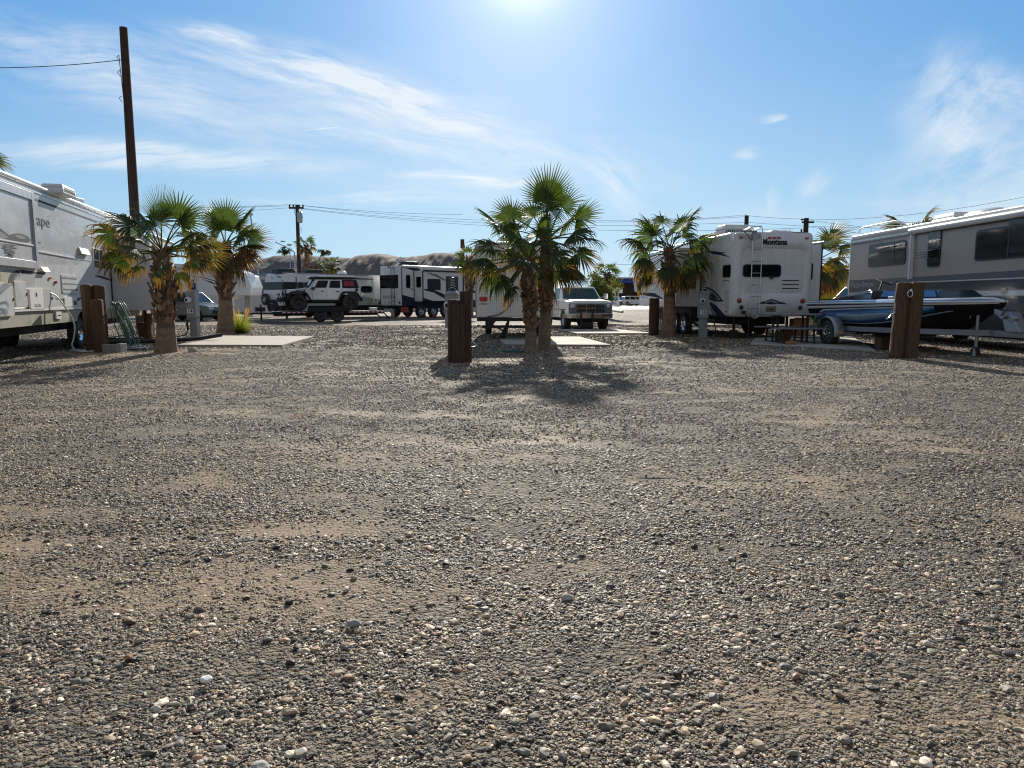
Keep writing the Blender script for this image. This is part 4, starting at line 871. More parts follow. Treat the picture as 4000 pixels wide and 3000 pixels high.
    for (x0, y0, x1, y1) in ((1122, 75, 1246, 162), (568, 345, 658, 410)):
        rc = crect(F, C7, x0, y0, x1, y1); o = F.P(rc[0], rc[1]); w_ = rc[2] - rc[0]; h_ = rc[3] - rc[1]; b = MB()
        b.hexa([F.P(rc[0], rc[1], -.004), F.P(rc[2], rc[1], -.004), F.P(rc[2], rc[1], .10), F.P(rc[0], rc[1], .10)], [F.P(rc[0], rc[3], -.004), F.P(rc[2], rc[3], -.004), F.P(rc[2], rc[3], .04), F.P(rc[0], rc[3], .04)]); b.build('vent_hood', 'vent_cream', r, .006)
    lens(F, 712, 502, .10, .055, 'amber_lens', r, .04, C=C7); lens(F, 793, 562, .11, .065, 'red_lens', r, .04, C=C7)
    lens(F, *C1(655, 882), .09, .13, 'vent_cream', r, .015, 'vent_cap')
    rc = crect(F, C7, 800, 985, 876, 1090); h = panel('outlet_cover', F, rr(*rc, .02), -.03, .02, 'white', r); panel('socket', F, rr(rc[0] + .1, rc[1] + .1, rc[2] - .03, rc[3] - .1, .01), .02, .026, 'black', h)
    # screw heads in rows
    b = MB()
    for i in range(9): q = F.q(*C1(240 + i * 50, 340 + i * 12)); b.lathe([(.014, 0), (.010, .01), (0, .012)], F.P(q[0], zt - .62), F.n, 8)
    for i in range(7): q = F.q(*C1(300 + i * 60, 530)); b.lathe([(.014, 0), (.010, .01), (0, .012)], F.P(q[0], 2.55), F.n, 8)
    b.build('screw_caps', 'white', r)
    # far slide room: near end wall faces the camera
    ss = F.q(434, 1100)[0]; z0, z1 = .97, 3.28; b = MB(); b.prism([(ss, z0), (ss + 3.9, z0), (ss + 3.9, z1), (ss, z1)], F.o, F.u, F.v, F.n, -.05, 1.12); sl = b.build('slide_room', 'rv_panel', r, .02)
    bar(F, ss - .02, z0 + .1, ss - .02, zt - .45, .06, -.005, .03, 'black', sl, 'seal')
    Fo = Face(F.P(ss, 0, 1.12)[:2], F.u[:2]); panel('outer_trim', Fo, [(0, z0 - .05), (3.9, z0 - .05), (3.9, z1 + .04), (0, z1 + .04)], -.004, .03, 'white', sl, .01)
    window(Fo, (2.2, 1.55, 3.3, 2.5), sl, .08, .04, 'black', 'glass', .045, mull=(.5,))
    panel('decal', Fo, [(.3, 1.5), (1.7, 1.8), (2.0, 1.75), (.4, 1.42)], .029, .034, 'navy', sl); panel('decal', Fo, [(.3, 1.95), (1.5, 2.4), (1.6, 2.36), (.4, 1.9)], .029, .034, 'navy', sl)
    b = MB(); b.tube([F.P(ss, z1 + .07, 1.16), F.P(ss + 3.9, z1 + .07, 1.16)], .04, 8); b.build('slide_awning', 'white', sl)
    c = at(229, 756, 18.2); roof_ac((c.x, c.y, zt), F.u[:2], r, 1.0, .5, .2, 'mh_white')
    b = MB(); b.box(c.x - .9, c.x - .55, c.y + 1.6, c.y + 2.0, zt + .02, zt + .16); b.build('roof_vent', 'white', r, .02)
    b = MB(); p = F.P(ss + 2.9, 0, .3); b.box(p.x - .2, p.x + .2, p.y - .2, p.y + .2, 0, .5); b.tube([(p.x, p.y, .5), (p.x, p.y, .95)], .05, 8); b.build('stabiliser_jack', 'wood', r)
    # hoses
    pts = [F.P(*F.q(*C7(712, 716)), .02)]
    for x, y, d in ((752, 760, .08), (778, 850, .16), (820, 960, .22), (868, 1080, .26), (892, 1190, .28), (892, 1290, .28), (872, 1400, .28), (868, 1480, .26)):
        a, z = F.q(*C7(x, y)); pts.append(F.P(a, max(z, .03), d))
    a0 = pts[-1]; pts += [a0 + Vector((.08, .12, -.1)), ]; pts[-1].z = .03; pts.append(Vector((pts[-1].x + .3, pts[-1].y + .2, .022))); e_ = at(350, 1300, 18.3); pts += [Vector((e_.x - .5, 18.2, .02)), Vector((e_.x, 18.3, .02))]
    sm = []
    for i in range(len(pts) - 1):
        p0 = pts[max(i - 1, 0)]; p1, p2_ = pts[i], pts[i + 1]; p3_ = pts[min(i + 2, len(pts) - 1)]
        for k in range(4): t = k / 4; sm.append(.5 * ((2 * p1) + (p2_ - p0) * t + (2 * p0 - 5 * p1 + 4 * p2_ - p3_) * t * t + (3 * p1 - p0 - 3 * p2_ + p3_) * t ** 3))
    sm.append(pts[-1]); b = MB(); b.tube(sm, .017, 8); o = b.build('water_hose', 'hose_white'); tag(o, 'white water hose running from the left trailer hatch down to the gravel', 'hose')
left_trailer()

# ---------------------------------------------------------------- wooden posts
def log(label, px, D, w, top, lean=(0, 0), m='wood', group=None, seed=0, depth=None):
    rnd = random.Random(seed); base = at(px, 1400, D); r = depth or w; r_ = .42 * min(w, r); b = MB(); n = 9; pts = rr(-w / 2, -r / 2, w / 2, r / 2, r_, 4); k = len(pts); vs = []; jit = [rnd.uniform(-.012, .012) for _ in pts]
    H = top + .08; lv = list(np.linspace(0, H - .03, n)) + [H - .008, H]
    for j, z in enumerate(lv):
        sc = 1 if j < n else (.93 if j == n else .8)
        for i, (x, y) in enumerate(pts): q = 1 + jit[i] / w * 1.4 + rnd.uniform(-.008, .008); vs.append((base.x + x * q * sc + lean[0] * z / H, D + y * q * sc + lean[1] * z / H, z - .08 + (rnd.uniform(-.008, .008) if j >= n else 0)))
    fs = [(j * k + i, j * k + (i + 1) % k, (j + 1) * k + (i + 1) % k, (j + 1) * k + i) for j in range(len(lv) - 1) for i in range(k)]
    b.add(vs, fs, 0, False); b.add(vs[-k:], [list(range(k))]); o = b.build('wooden_post', m); return tag(o, label, 'wooden post', group)
LG = 'upright timber posts guarding the hookups'
log('leftmost tall timber post beside the left trailer wheel, of a group of three', C1(666, 0)[0], 18.15, .27, 1.69, (-.02, 0), group=LG, seed=1)
log('tall timber post right of its twin, green hose hanging behind it', C1(746, 0)[0], 18.3, .27, 1.68, (-.01, 0), group=LG, seed=2)
log('short orange-brown timber post standing in front of two taller ones', C1(733, 0)[0], 17.9, .27, 1.32, (-.03, 0), group=LG, seed=3)
log('short thick post stub behind the shaggy left palm, under the slide room', C1(1082, 0)[0], 23.5, .25, .85, group=LG, seed=4)
log('rightmost and tallest dark timber post of the centre cluster', C4(222, 0)[0], 15.2, .235, 1.50, (.0, 0), 'wood_dark', LG, 5)
log('middle dark timber post of the centre cluster, notched beneath the meter box', C4(170, 0)[0], 15.0, .27, 1.23, (.0, 0), 'wood_dark', LG, 6)
log('leftmost dark timber post of the centre cluster', C4(133, 0)[0], 15.12, .25, 1.32, (.0, 0), 'wood_dark', LG, 7)
log('left one of two weathered posts in front of the boat', C6(1003, 0)[0] - 4, 16.25, .30, 1.70, (.08, 0), group=LG, seed=8)
log('right one of two weathered posts in front of the boat, metal ring near its top', C6(1120, 0)[0] - 4, 16.15, .30, 1.71, (.06, 0), group=LG, seed=9)
log('dark post left of the smooth-trunked palm with a tangle of hoses', C5(462, 0)[0] + 2, 26.2, .36, 1.36, group=LG, seed=10, m='wood_dark')
# ring on right post and tap
F = Face((at(C6(1120, 0)[0], 1300, 16.0).x, 15.985), (1, 0)); b = MB(); c = at(*C6(1115, 990), 15.99); b.tube([c + Vector((.055 * math.cos(t), -.01, .075 * math.sin(t))) for t in np.linspace(0, 6.28, 17)[:-1]], .011, 6, closed=True)
b.cyl(c + Vector((0, .02, .08)), c + Vector((0, -.04, .08)), .03, seg=10); o = b.build('metal_ring', 'chrome'); tag(o, 'shiny metal hose ring on the right weathered post', 'ring')
b = MB(); c = at(*C6(945, 1180), 16.2); b.tube([c + Vector((.12, .02, .06)), c + Vector((.03, 0, .03)), c + Vector((-.02, -.01, -.05)), c + Vector((-.1, -.02, -.08))], .018, 7); b.tube([c + Vector((.01, -.02, .12)), c + Vector((.01, -.02, .03))], .012, 6); o = b.build('water_tap', 'steel'); tag(o, 'small brass water tap on the left side of the two weathered posts', 'tap')
# green hose coils
rnd = random.Random(5); c = at(*C1(830, 1070), 18.6)
for nm, lab, m, n_, r_ in (('garden_hose', 'green garden hose hung in long loops beside the left timber posts', 'hose_green', 7, .013), ('garden_hose', 'thin dark grey hose draped over the green one at the left posts', 'hose_grey', 3, .010)):
    b = MB()
    for k in range(n_):
        off = rnd.uniform(-.1, .1) + (.1 if m == 'hose_grey' else -.03); dz = rnd.uniform(.95, 1.45); w_ = rnd.uniform(.05, .12); y0 = rnd.uniform(-.1, .12); pts = []
        for i in range(25): t = 2 * math.pi * i / 24; pts.append(c + Vector((off + w_ * math.sin(t) + (dz * .16) * (1 - math.cos(t)) * .9, y0 + .03 * math.cos(3 * t), -dz * (1 - math.cos(t)) / 2 + rnd.uniform(-.01, .01))))
        b.tube(pts, r_, 6)
    pts = [];  g = at(*C1(960, 1395), 18.9)
    if m == 'hose_green':
        for i in range(60): t = i / 59 * 6.28 * 2.4; pts.append(Vector((g.x - .15 + (.25 + .03 * t / 3) * math.cos(t), 18.6 + (.3 + .03 * t / 3) * math.sin(t), .03 + .01 * (i % 7) / 7)))
        b.tube(pts, r_, 6)
    o = b.build(nm, m); tag(o, lab, 'hose')
b = MB(); pts = [Vector((g.x + .1 + (.33 - .012 * t) * math.cos(t), 18.75 + (.36 - .012 * t) * math.sin(t), .03 + .006 * t)) for t in np.linspace(0, 6.28 * 2.6, 70)]; b.tube(pts, .014, 6); o = b.build('water_hose', 'hose_white'); tag(o, 'pale hose coiled flat on the ground between left posts and palm', 'hose')
c = at(*C1(822, 1390), 17.95); b = MB(); b.box(c.x - .2, c.x + .16, 17.75, 17.95, -.02, .20); b.box(c.x + .165, c.x + .30, 17.7, 18.0, -.02, .22); o = b.build('concrete_block', 'block', None, .012); tag(o, 'low grey concrete block on the ground at the foot of left posts', 'concrete block')
b = MB(); pts = [Vector(p) for p in ((-13.6, 21.5, .08), (-12.6, 20.8, .06), (-11.4, 20.6, .07), (-10.3, 21.2, .1), (-9.6, 21.9, .12), (-9.2, 22.5, .2))]; b.tube(pts, .06, 10); o = b.build('sewer_hose', 'chassis'); tag(o, 'black ribbed drain hose lying behind the left palm', 'hose')
# rock near left palm, brick, loose poles
def rock(name, label, cat, c, s, m, seed, group=None):
    rnd = random.Random(seed); me = bmesh.new(); bmesh.ops.create_icosphere(me, subdivisions=3, radius=1); off = [(Vector((rnd.gauss(0, 1), rnd.gauss(0, 1), rnd.gauss(0, 1))).normalized(), rnd.uniform(.72, .95)) for _ in range(14)]
    for v in me.verts:
        for n, d in off:
            k = v.co.dot(n)
            if k > d: v.co -= n * (k - d)
        v.co = Vector((v.co.x * s[0], v.co.y * s[1], v.co.z * s[2] + s[2] * .55))
    m_ = bpy.data.meshes.new(name); me.to_mesh(m_); me.free(); m_.materials.append(mt(m)); o = bpy.data.objects.new(name, m_); COL.objects.link(o); o.location = c; return tag(o, label, cat, group)
rock('rock', 'pale fist-sized rock on the gravel right of the shaggy left palm', 'rock', G(752, 1376), (.115, .09, .085), 'rock', 3)
rnd = random.Random(99)
for i, (px, py, s, lab) in enumerate([(806, 2660, .022, 'small white stone among gravel near the bottom left'), (1380, 2445, .03, 'dark grey flat stone left of centre in the gravel'), (500, 2572, .018, 'rounded pinkish stone at lower left'), (1015, 3010, .03, 'tan stone at the bottom edge'), (2215, 2340, .028, 'yellowish flat stone near the middle foreground')]):
    mt_ = ('label_white', 'block', 'card', 'rock', 'rock')[i]; rock('pebble', lab, 'stone', G(px, py), (s, s * .8, s * .55), mt_, 40 + i)
c = G(3090, 1350); b = MB(); b.box(c.x - .14, c.x + .14, c.y - .06, c.y + .06, 0, .13); o = b.build('brick', 'card', None, .01); tag(o, 'reddish brick lying on the gravel in front of the picnic table', 'brick')
b = MB(); b.cyl(G(2395, 1213, .1) , G(2432, 1218, .1), .11, seg=12); o = b.build('log', 'rock'); tag(o, 'pale cut log lying on the gravel right of the pickup', 'log')

# ---------------------------------------------------------------- power pedestals
def pedestal(label, px, D, ztop, w=.34, num=None, group='electrical pedestals with lantern tops', tilt=0):
    c = at(px, 1300, D); x, y = c.x, D; r = thing('power_pedestal', label, 'power pedestal', (x, y, 0), group)
    b = MB(); b.box(x - w * .36, x + w * .36, y - .09, y + .13, -.05, .72); b.build('post', 'pedestal', r, .008)
    b = MB(); b.box(x - w / 2, x + w * .36, y - .16, y + .16, .68, ztop - .06); b.hexa([(x - w / 2, y - .2, ztop - .07), (x + w * .40, y - .2, ztop - .07), (x + w * .40, y + .2, ztop - .07), (x - w / 2, y + .2, ztop - .07)], [(x - w * .3, y - .12, ztop), (x + w * .3, y - .12, ztop), (x + w * .3, y + .16, ztop), (x - w * .3, y + .16, ztop)]); b.build('box', 'pedestal', r, .008)
    b = MB(); mz = ztop - .34; b.lathe([(.105, -.05), (.105, .05), (.085, .1), (.05, .125), (0, .13)], (x - w * .24, y - .17, mz), (-.25, -1, 0), 20); mo = b.build('meter', 'clear_lens', r)
    b = MB(); b.lathe([(.112, .0), (.112, .02), (.09, .03)], (x - w * .24, y - .17, mz), (-.25, -1, 0), 20); b.lathe([(.05, .131), (0, .133)], (x - w * .24, y - .17, mz), (-.25, -1, 0), 16, 1); b.build('bezel', ['galv', 'ink'], mo)
    b = MB(); b.cyl((x, y, ztop - .02), (x, y, ztop + .06), .03); z = ztop + .04
    for k in range(4): b.lathe([(.03, 0), (.085 - .006 * k, .0), (.075 - .006 * k, .022), (.03, .032)], (x, y, z + k * .058), UP, 16); b.cyl((x, y, z + k * .058 + .03), (x, y, z + k * .058 + .058), .045 - .003 * k, seg=12, mi=1)
    b.lathe([(.07, 0), (.06, .03), (.02, .05), (0, .05)], (x, y, z + .232), UP, 16); b.build('lantern', ['black', 'clear_lens'], r)
    if num:
        Fp = Face((x, y - .162), (1, 0)); cz = ztop - .72
        lb = panel('number_plate', Fp, rr(-.155, cz - .075, .04, cz + .075, .004), -.002, .004, 'label_white', r); text(Fp, num, -.055, cz, .17, 'ink', lb, .005, .002, .004)
    return r, x, y
r, x, y = pedestal('grey meter pedestal numbered 14 behind the shaggy left palm', 762, 24.3, 1.64, .36, '14')
b = MB(); b.tube([(x - .1, y - .2, .62), (x - .13, y - .3, .5), (x - .1, y - .3, .38), (x - .12, y - .25, .3)], .04, 8); b.tube([(x - .1, y - .25, .35), (x - .15, y - .35, .12), (x - .5, y - .5, .05), (x - 1.6, y - .9, .04), (x - 3.2, y - 1.6, .04)], .022, 7); o = b.build('power_cable', 'black'); tag(o, 'black power cable hanging from pedestal 14 down to the gravel', 'cable')
r, x, y = pedestal('grey meter pedestal numbered 16 in front of the big emblemed trailer', C5(922, 0)[0], 24.5, 1.60, .36, '16')
b = MB(); b.tube([(x + .15, y - .1, .6), (x + .3, y - .2, .55), (x + .38, y - .2, .3), (x + .3, y - .25, .06), (x + .8, y - .3, .04), (x + 2.4, y - .2, .04), (x + 3.6, y - 1.2, .04), (x + 4.1, y - 2, .5)], .024, 7); b.box(x + .12, x + .32, y - .22, y - .08, .52, .66); o = b.build('power_cable', 'black'); tag(o, 'black power cable running from pedestal 16 along the gravel to the trailer', 'cable')
r, x, y = pedestal('meter box and glass lantern rising behind the dark centre posts', 1769, 17.0, 1.52, .34, None)

# ---------------------------------------------------------------- small white trailer in the centre, seen from behind
def centre_trailer():
    x0, x1 = at(1860, 1100, 23).x, at(2158, 1100, 23).x; F = Face((x0, 23), (1, 0)); W_ = x1 - x0; r = thing('travel_trailer', 'plain white boxy trailer behind the centre palms, seen square from the rear', 'camper trailer', ((x0 + x1) / 2, 23, 0))
    zt = F.q(2000, 946)[1]; zb = F.q(2000, 1240)[1]; b = MB()
    b.prism([(0, zb), (W_, zb), (W_, zt - .12), (W_ - .1, zt - .01), (W_ * .5, zt + .03), (.1, zt - .01), (0, zt - .12)], F.o, F.u, F.v, F.n, -6.2, 0); b.build('body', 'white', r, .025, 2)
    b = MB(); n = 22    # shallow horizontal ribs of the aluminium siding
    for i in range(n):
        z = zb + .06 + (zt - .2 - zb) * i / n; b.prism([(.05, z), (W_ - .05, z), (W_ - .05, z + .012), (.05, z + .012)], F.o, F.u, F.v, F.n, -.002, .007)
    b.build('siding_ribs', 'white_dull', r)
    for sx in (-.005, W_ + .005): bar(F, sx, zb, sx, zt - .1, .05, -.03, .012, 'galv', r, 'corner_trim')
    bar(F, 0, zt - .06, W_, zt - .06, .03, -.003, .012, 'galv', r, 'roof_trim')
    for cx, cy, w_, h_ in ((1874, 974, .14, .07), (2146, 974, .14, .07)): lens(F, cx, cy, w_, h_, 'red_lens', r)
    for cx in (1888, 2138): lens(F, cx, 1168, .26, .15, 'red_lens', r, .04, 'tail_light')
    a, z = F.q(1890, 1187); p = panel('licence_plate', F, rr(a - .16, z - .075, a + .16, z + .075, .01), .0, .012, 'label_white', r); text(F, '73978 C', a, z - .01, .088, 'ink', p, .012, .002, .002)
    a, z = F.q(1982, 1175); panel('socket', F, rr(a - .05, z - .02, a + .02, z + .02, .01), 0, .01, 'black', r); a, z = F.q(2001, 1174); round_lens(F, a, z, .04, 'black', r, 'cable_port', 'galv')
    c0 = F.P(*F.q(2001, 1176), .03); b = MB(); pts = [c0]
    for x, y in ((1992, 1192), (1975, 1212), (1950, 1228), (1925, 1234), (1905, 1236)): pts.append(F.P(*F.q(x, y), .03))
    b.tube(pts, .014, 6); b.build('cable', 'black', r)
    b = MB(); b.box(x0 + .02, x1 - .02, 22.92, 23.2, zb - .12, zb - .01); b.box(x0 + .4, x0 + .5, 22.9, 28, zb - .3, zb - .02); b.box(x1 - .5, x1 - .4, 22.9, 28, zb - .3, zb - .02); b.box(x0 + .2, x1 - .2, 22.7, 22.8, zb - .33, zb - .25); b.build('chassis', 'chassis', r)
    for sg, wx in ((-1, x0 + .24), (1, x1 - .24)):
        for yy in (27.4, 28.2): wheel((wx, yy, .36), (sg, 0, 0), r, .36, .22, .2, 'galv')
    b = MB(); b.hexa([(x0 + .7, 23.0, .02), (x0 + .95, 23.0, .02), (x0 + .95, 23.1, .02), (x0 + .7, 23.1, .02)], [(x0 + 1.0, 23.0, zb - .1), (x0 + 1.08, 23.0, zb - .1), (x0 + 1.08, 23.1, zb - .1), (x0 + 1.0, 23.1, zb - .1)]); b.tube([(x0 + .3, 22.8, zb - .1), (x0 + 1.0, 22.7, .25), (x0 + .6, 22.6, .06)], .025, 6); b.build('stabiliser_jack', 'chassis', r)
    c = at(1990, 931, 25.2); roof_ac((c.x, 25.2, zt), (1, 0), r, .68, .95, .32, 'mh_white'); b = MB(); b.box(x0 + .95, x0 + 1.15, 23.6, 23.8, zt, zt + .1); b.build('roof_vent', 'white', r, .01)
    pts = [(x0 + .1, 22.8, .5), (x0 - .3, 22.0, .25), (at(1850, 0, 16).x, 17, .2), (at(1815, 0, 15.5).x, 15.9, .25), (at(1790, 0, 15.2).x, 15.3, .3)]
    b = MB(); b.tube(pts, .02, 6); o = b.build('power_cable', 'black'); tag(o, 'black cable from the centre posts to the small white trailer', 'cable')
    b = MB(); pts = [Vector((at(2060, 0, 17.4).x - .3 + .12 * math.cos(t) * 2.5, 17.75 + .1 * math.sin(t), .03 + .01 * (t % 1))) for t in np.linspace(0, 14, 40)]; b.tube(pts, .018, 6); o = b.build('garden_hose', 'hose_green'); tag(o, 'short bunch of dark green hose at the foot of the centre palms', 'hose')
centre_trailer()

rnd = random.Random(77)
LL = ['curled orange-brown dead frond scrap in front of the shaggy left palm', 'thin dry frond strip left of the pale rock', 'small brown leaf scrap right of the pale rock', 'pale dry leaf strip on the gravel between left palm and centre posts', 'tan leaf sliver in the middle of the gravel lot', 'dry stalk bit lying in front of the boat posts', 'dark twig lying right of the palm shadow']
for (px, py, ln, az), lab in zip([(500, 1418, .42, .2), (640, 1405, .3, -.4), (800, 1395, .22, .9), (1180, 1640, .28, .5), (1172, 1570, .16, -.3), (3230, 1508, .2, .1), (2560, 1850, .3, .05)], LL):
    c = G(px, py); b = MB(); n = 7; d = Vector((math.cos(az), math.sin(az), 0)); s = Vector((-d.y, d.x, 0)); vs = []; c.z = float(gheight(c.x, c.y)) + .012
    for i in range(n + 1):
        t = i / n; p = c + d * (ln * (t - .5)) + s * (.05 * math.sin(t * 3)) + UP * (.03 * math.sin(t * math.pi) + .008); w = .022 * math.sin(math.pi * min(.97, t + .06)) + .002; vs += [p - s * w + UP * .006, p, p + s * w + UP * .006, p + UP * .004 + s * .0]
    fs = [(i * 4 + j, i * 4 + (j + 1) % 4, i * 4 + 4 + (j + 1) % 4, i * 4 + 4 + j) for i in range(n) for j in range(4)]; b.col = rnd.choice([(.30, .13, .05), (.28, .19, .10), (.16, .10, .06)]); b.add(vs, fs); o = b.build('dry_leaf', 'trunk', attr=True); tag(o, lab, 'dry leaf', 'dry palm scraps on the gravel')
# ---------------------------------------------------------------- big emblemed fifth wheel (rear towards the camera)
def ladder(F, xs, z0, z1, m, parent, t=.12, rungs=7, curve=.25, dx=0.0):
    """two rails: xs (left,right) along F; hooks over the roof; dx shifts the foot"""
    b = MB(); n = 14
    for x in xs:
        pts = []
        for i in range(n + 1): f = i / n; pts.append(F.P(x + dx * (1 - f), z0 + (z1 - z0) * f, t))
        pts += [F.P(x, z1 + .12, t - .05), F.P(x, z1 + .16, t - .25), F.P(x, z1 + .1, -.6)]
        b.tube(pts, .018, 8)
    b.tube([F.P(xs[0] + dx, z0, t), F.P(xs[0] + dx + .06, z0 - .1, t), F.P((xs[0] + xs[1]) / 2 + dx, z0 - .14, t), F.P(xs[1] + dx - .06, z0 - .1, t), F.P(xs[1] + dx, z0, t)], .018, 8)
    o = b.build('ladder', m, parent)
    for i in range(rungs):
        f = (i + .5) / rungs; z = z0 + (z1 - z0) * f; d = dx * (1 - f); b = MB(); b.tube([F.P(xs[0] + d - .03, z, t), F.P(xs[1] + d + .03, z, t)], .015, 6); b.build('rung', 'steel' if m == 'chrome' else m, o)
    b = MB()
    for z in (z0 + .02, z0 + (z1 - z0) * .32, z1 - .1):
        f = (z - z0) / (z1 - z0)
        for x in xs: b.cyl(F.P(x + dx * (1 - f), z, -.002), F.P(x + dx * (1 - f), z, t), .014, seg=6)
    b.build('standoff', m, o); return o
def montana():
    D0 = 23.5; P0 = at(2859, 1100, D0); F = Face((P0.x, D0), (.992, .127)); W_ = F.q(3166, 1100)[0]; r = thing('fifth_wheel_trailer', 'big white fifth wheel with rear ladder and mountain emblem behind the smooth-trunked palm', 'camper trailer', (P0.x, D0, 0))
    zt = F.q(3000, 905)[1]; zb = F.q(3000, 1238)[1]; n2 = -F.n
    # side plane going away from the camera (its outward normal points left)
    S_ = Face(F.o[:2], n2[:2], (-F.u)[:2]); L = 10.8
    prof = [(0, zb + .12), (.08, zb), (7.6, zb + .05), (7.9, 1.15), (8.3, 1.62), (L, 1.62), (L + .25, 2.2), (L - .1, 3.0), (L - .7, zt - .25), (6, zt - .02), (.3, zt), (.02, zt - .25)]
    b = MB(); b.prism(prof, S_.o, S_.u, S_.v, S_.n, -W_, 0); b.build('body', 'white', r, .10, 4)
    # moulded rear cap: raised frame around the inset panel
    def arc(x0, y0, x1, y1, rad): return rr(x0, y0, x1, y1, rad, 6)
    o_ = arc(.02, zb + .02, W_ - .02, zt - .02, .16); x0, z0, x1, z1 = crect(F, C5, 1250, 615, 1870, 1055)
    i_ = arc(x0, z0, x1, z1, .22)
    # frame ring as a strip between the two loops
    k = len(o_); b = MB(); lo = [F.P(*p, -.01) for p in o_]; mid = [F.P(*p, .045) for p in o_]; hi = [F.P(*p, .07) for p in i_]; inn = [F.P(p[0] + (.5 * (x0 + x1) - p[0]) * .09, p[1] + (.5 * (z0 + z1) - p[1]) * .07, .012) for p in i_]
    b.add(lo + mid + hi + inn, [(j * k + i, j * k + (i + 1) % k, (j + 1) * k + (i + 1) % k, (j + 1) * k + i) for j in range(3) for i in range(k)], 0, True); b.add(inn, [list(range(k))]); b.build('rear_cap', 'white', r)
    Fc = Face(F.P(0, 0, .05)[:2], F.u[:2]); Fi = Face(F.P(0, 0, .012)[:2], F.u[:2])
    w = window(Fi, crect(F, C5, 1282, 775, 1627, 890), r, .10, .03, 'black', 'glass', .03)
    a, z = F.q(*C5(1540, 897)); b = MB(); b.prism([(a - .06, z - .03), (a + .06, z - .03), (a + .06, z + .02), (a - .06, z + .02)], Fi.o, Fi.u, Fi.v, Fi.n, 0, .06); b.build('camera_bracket', 'black', r)
    hatch(Fi, crect(F, C5, 1630, 898, 1797, 1018), 'white', r, 'vent_panel', frame='white', fr=.015, slots=3)
    for (x, y) in ((1267, 530), (1527, 533), (1569, 533), (1611, 533), (1866, 537)): lens(Fc, *C5(x, y), .125, .065, 'red_lens', r, .035)
    a, z = F.q(*C5(1563, 574)); text(Fc, 'Montana', a, z, .27, 'ink', r, .03, .012, .006, xs=.92)
    for (x, y, m) in ((1246, 1105, 'red_lens'), (1262, 1166, 'black'), (1820, 1108, 'red_lens'), (1797, 1170, 'black')): q = F.q(*C5(x, y)); round_lens(Fc, q[0], q[1], .085, m, r, 'tail_light' if m == 'red_lens' else 'reverse_light', 'black' if m == 'red_lens' else 'galv')
    # mountain emblem
    for pts, m, t in (([(1420, 1125), (1440, 1108), (1425, 1104), (1462, 1098), (1450, 1092), (1500, 1092), (1545, 1086), (1600, 1092), (1640, 1096), (1625, 1102), (1655, 1108), (1640, 1112), (1660, 1120), (1640, 1134), (1430, 1134)], 'vent_cream', .012),
                      ([(1392, 1136), (1440, 1122), (1462, 1108), (1478, 1114), (1500, 1100), (1520, 1094), (1545, 1088), (1566, 1098), (1590, 1104), (1620, 1118), (1650, 1122), (1682, 1138), (1600, 1133), (1540, 1138), (1470, 1133)], 'navy', .016),
                      ([(1470, 1130), (1490, 1116), (1512, 1104), (1506, 1116), (1530, 1098), (1524, 1114), (1548, 1096), (1560, 1104), (1550, 1116), (1575, 1108), (1566, 1122), (1600, 1114), (1590, 1126), (1560, 1126), (1530, 1124), (1505, 1130)], 'light_decal', .020),
                      ([(1480, 1128), (1510, 1112), (1500, 1124), (1530, 1108), (1522, 1122), (1545, 1108), (1540, 1122), (1560, 1114), (1556, 1124), (1500, 1130)], 'navy', .024)): panel('emblem', Fc, poly(F, C5, pts), .0, t, m, r)
    rc = crect(F, C5, 1488, 1155, 1606, 1215); panel('plate_recess', Fc, rr(*rc, .03), 0, .008, 'rv_panel', r); rc = crect(F, C5, 1489, 1158, 1574, 1205); p = panel('licence_plate', Fc, rr(*rc, .01), .006, .018, 'ink', r)
    panel('plate_face', Fc, rr(rc[0] + .012, rc[1] + .012, rc[2] - .012, rc[3] - .012, .01), .017, .021, 'plate_tan', p); text(Fc, '9356SR', (rc[0] + rc[2]) / 2, (rc[1] + rc[3]) / 2 - .012, .105, 'ink', p, .023, .002, .003, xs=.82)
    # ladder in chrome
    xa, zz = F.q(*C5(1352, 560)); xb, _ = F.q(*C5(1437, 560)); xf = F.q(*C5(1325, 1220))[0]; l = ladder(Fc, (xa, xb), F.q(*C5(1360, 1225))[1], zt - .02, 'chrome', r, .14, 7, dx=xf - xa)
    # roof gear
    b = MB(); b.tube([Fc.P(xa - .33, zt + .16, .05), Fc.P(xb, zt + .16, .05)], .02, 8); b.build('roof_rail', 'chrome', r)
    a0, zz = F.q(*C5(1210, 487)); a1, _ = F.q(*C5(1365, 487)); b = MB(); b.hexa([Fc.P(a0, zt - .02, .03), Fc.P(a1, zt - .04, .03), Fc.P(a1, zt - .04, .34), Fc.P(a0, zt - .02, .24)], [Fc.P(a0, zt + .01, .03), Fc.P(a1, zt, .03), Fc.P(a1, zt, .34), Fc.P(a0, zt + .01, .24)])
    b.tube([Fc.P(a0 + .2, zt - .02, .2), Fc.P(a1 - .05, zt - .28, .1)], .018, 6); b.box(*(lambda p: (p.x - .07, p.x + .07, p.y - .1, p.y, zt - .3, zt - .03))(Fc.P(a1, 0, .12))); b.build('antenna_bracket', 'galv', r)
    rc = crect(F, C5, 1370, 488, 1435, 536); panel('sticker', Fc, [(rc[0], rc[1]), (rc[2], rc[1]), (rc[2], rc[3]), (rc[0], rc[3])], 0, .03, 'galv', r)
    c = F.P(F.q(*C5(1400, 470))[0], 0, -1.7); roof_ac((c.x, c.y, zt), F.u[:2], r, 1.05, .8, .36, 'mh_white')
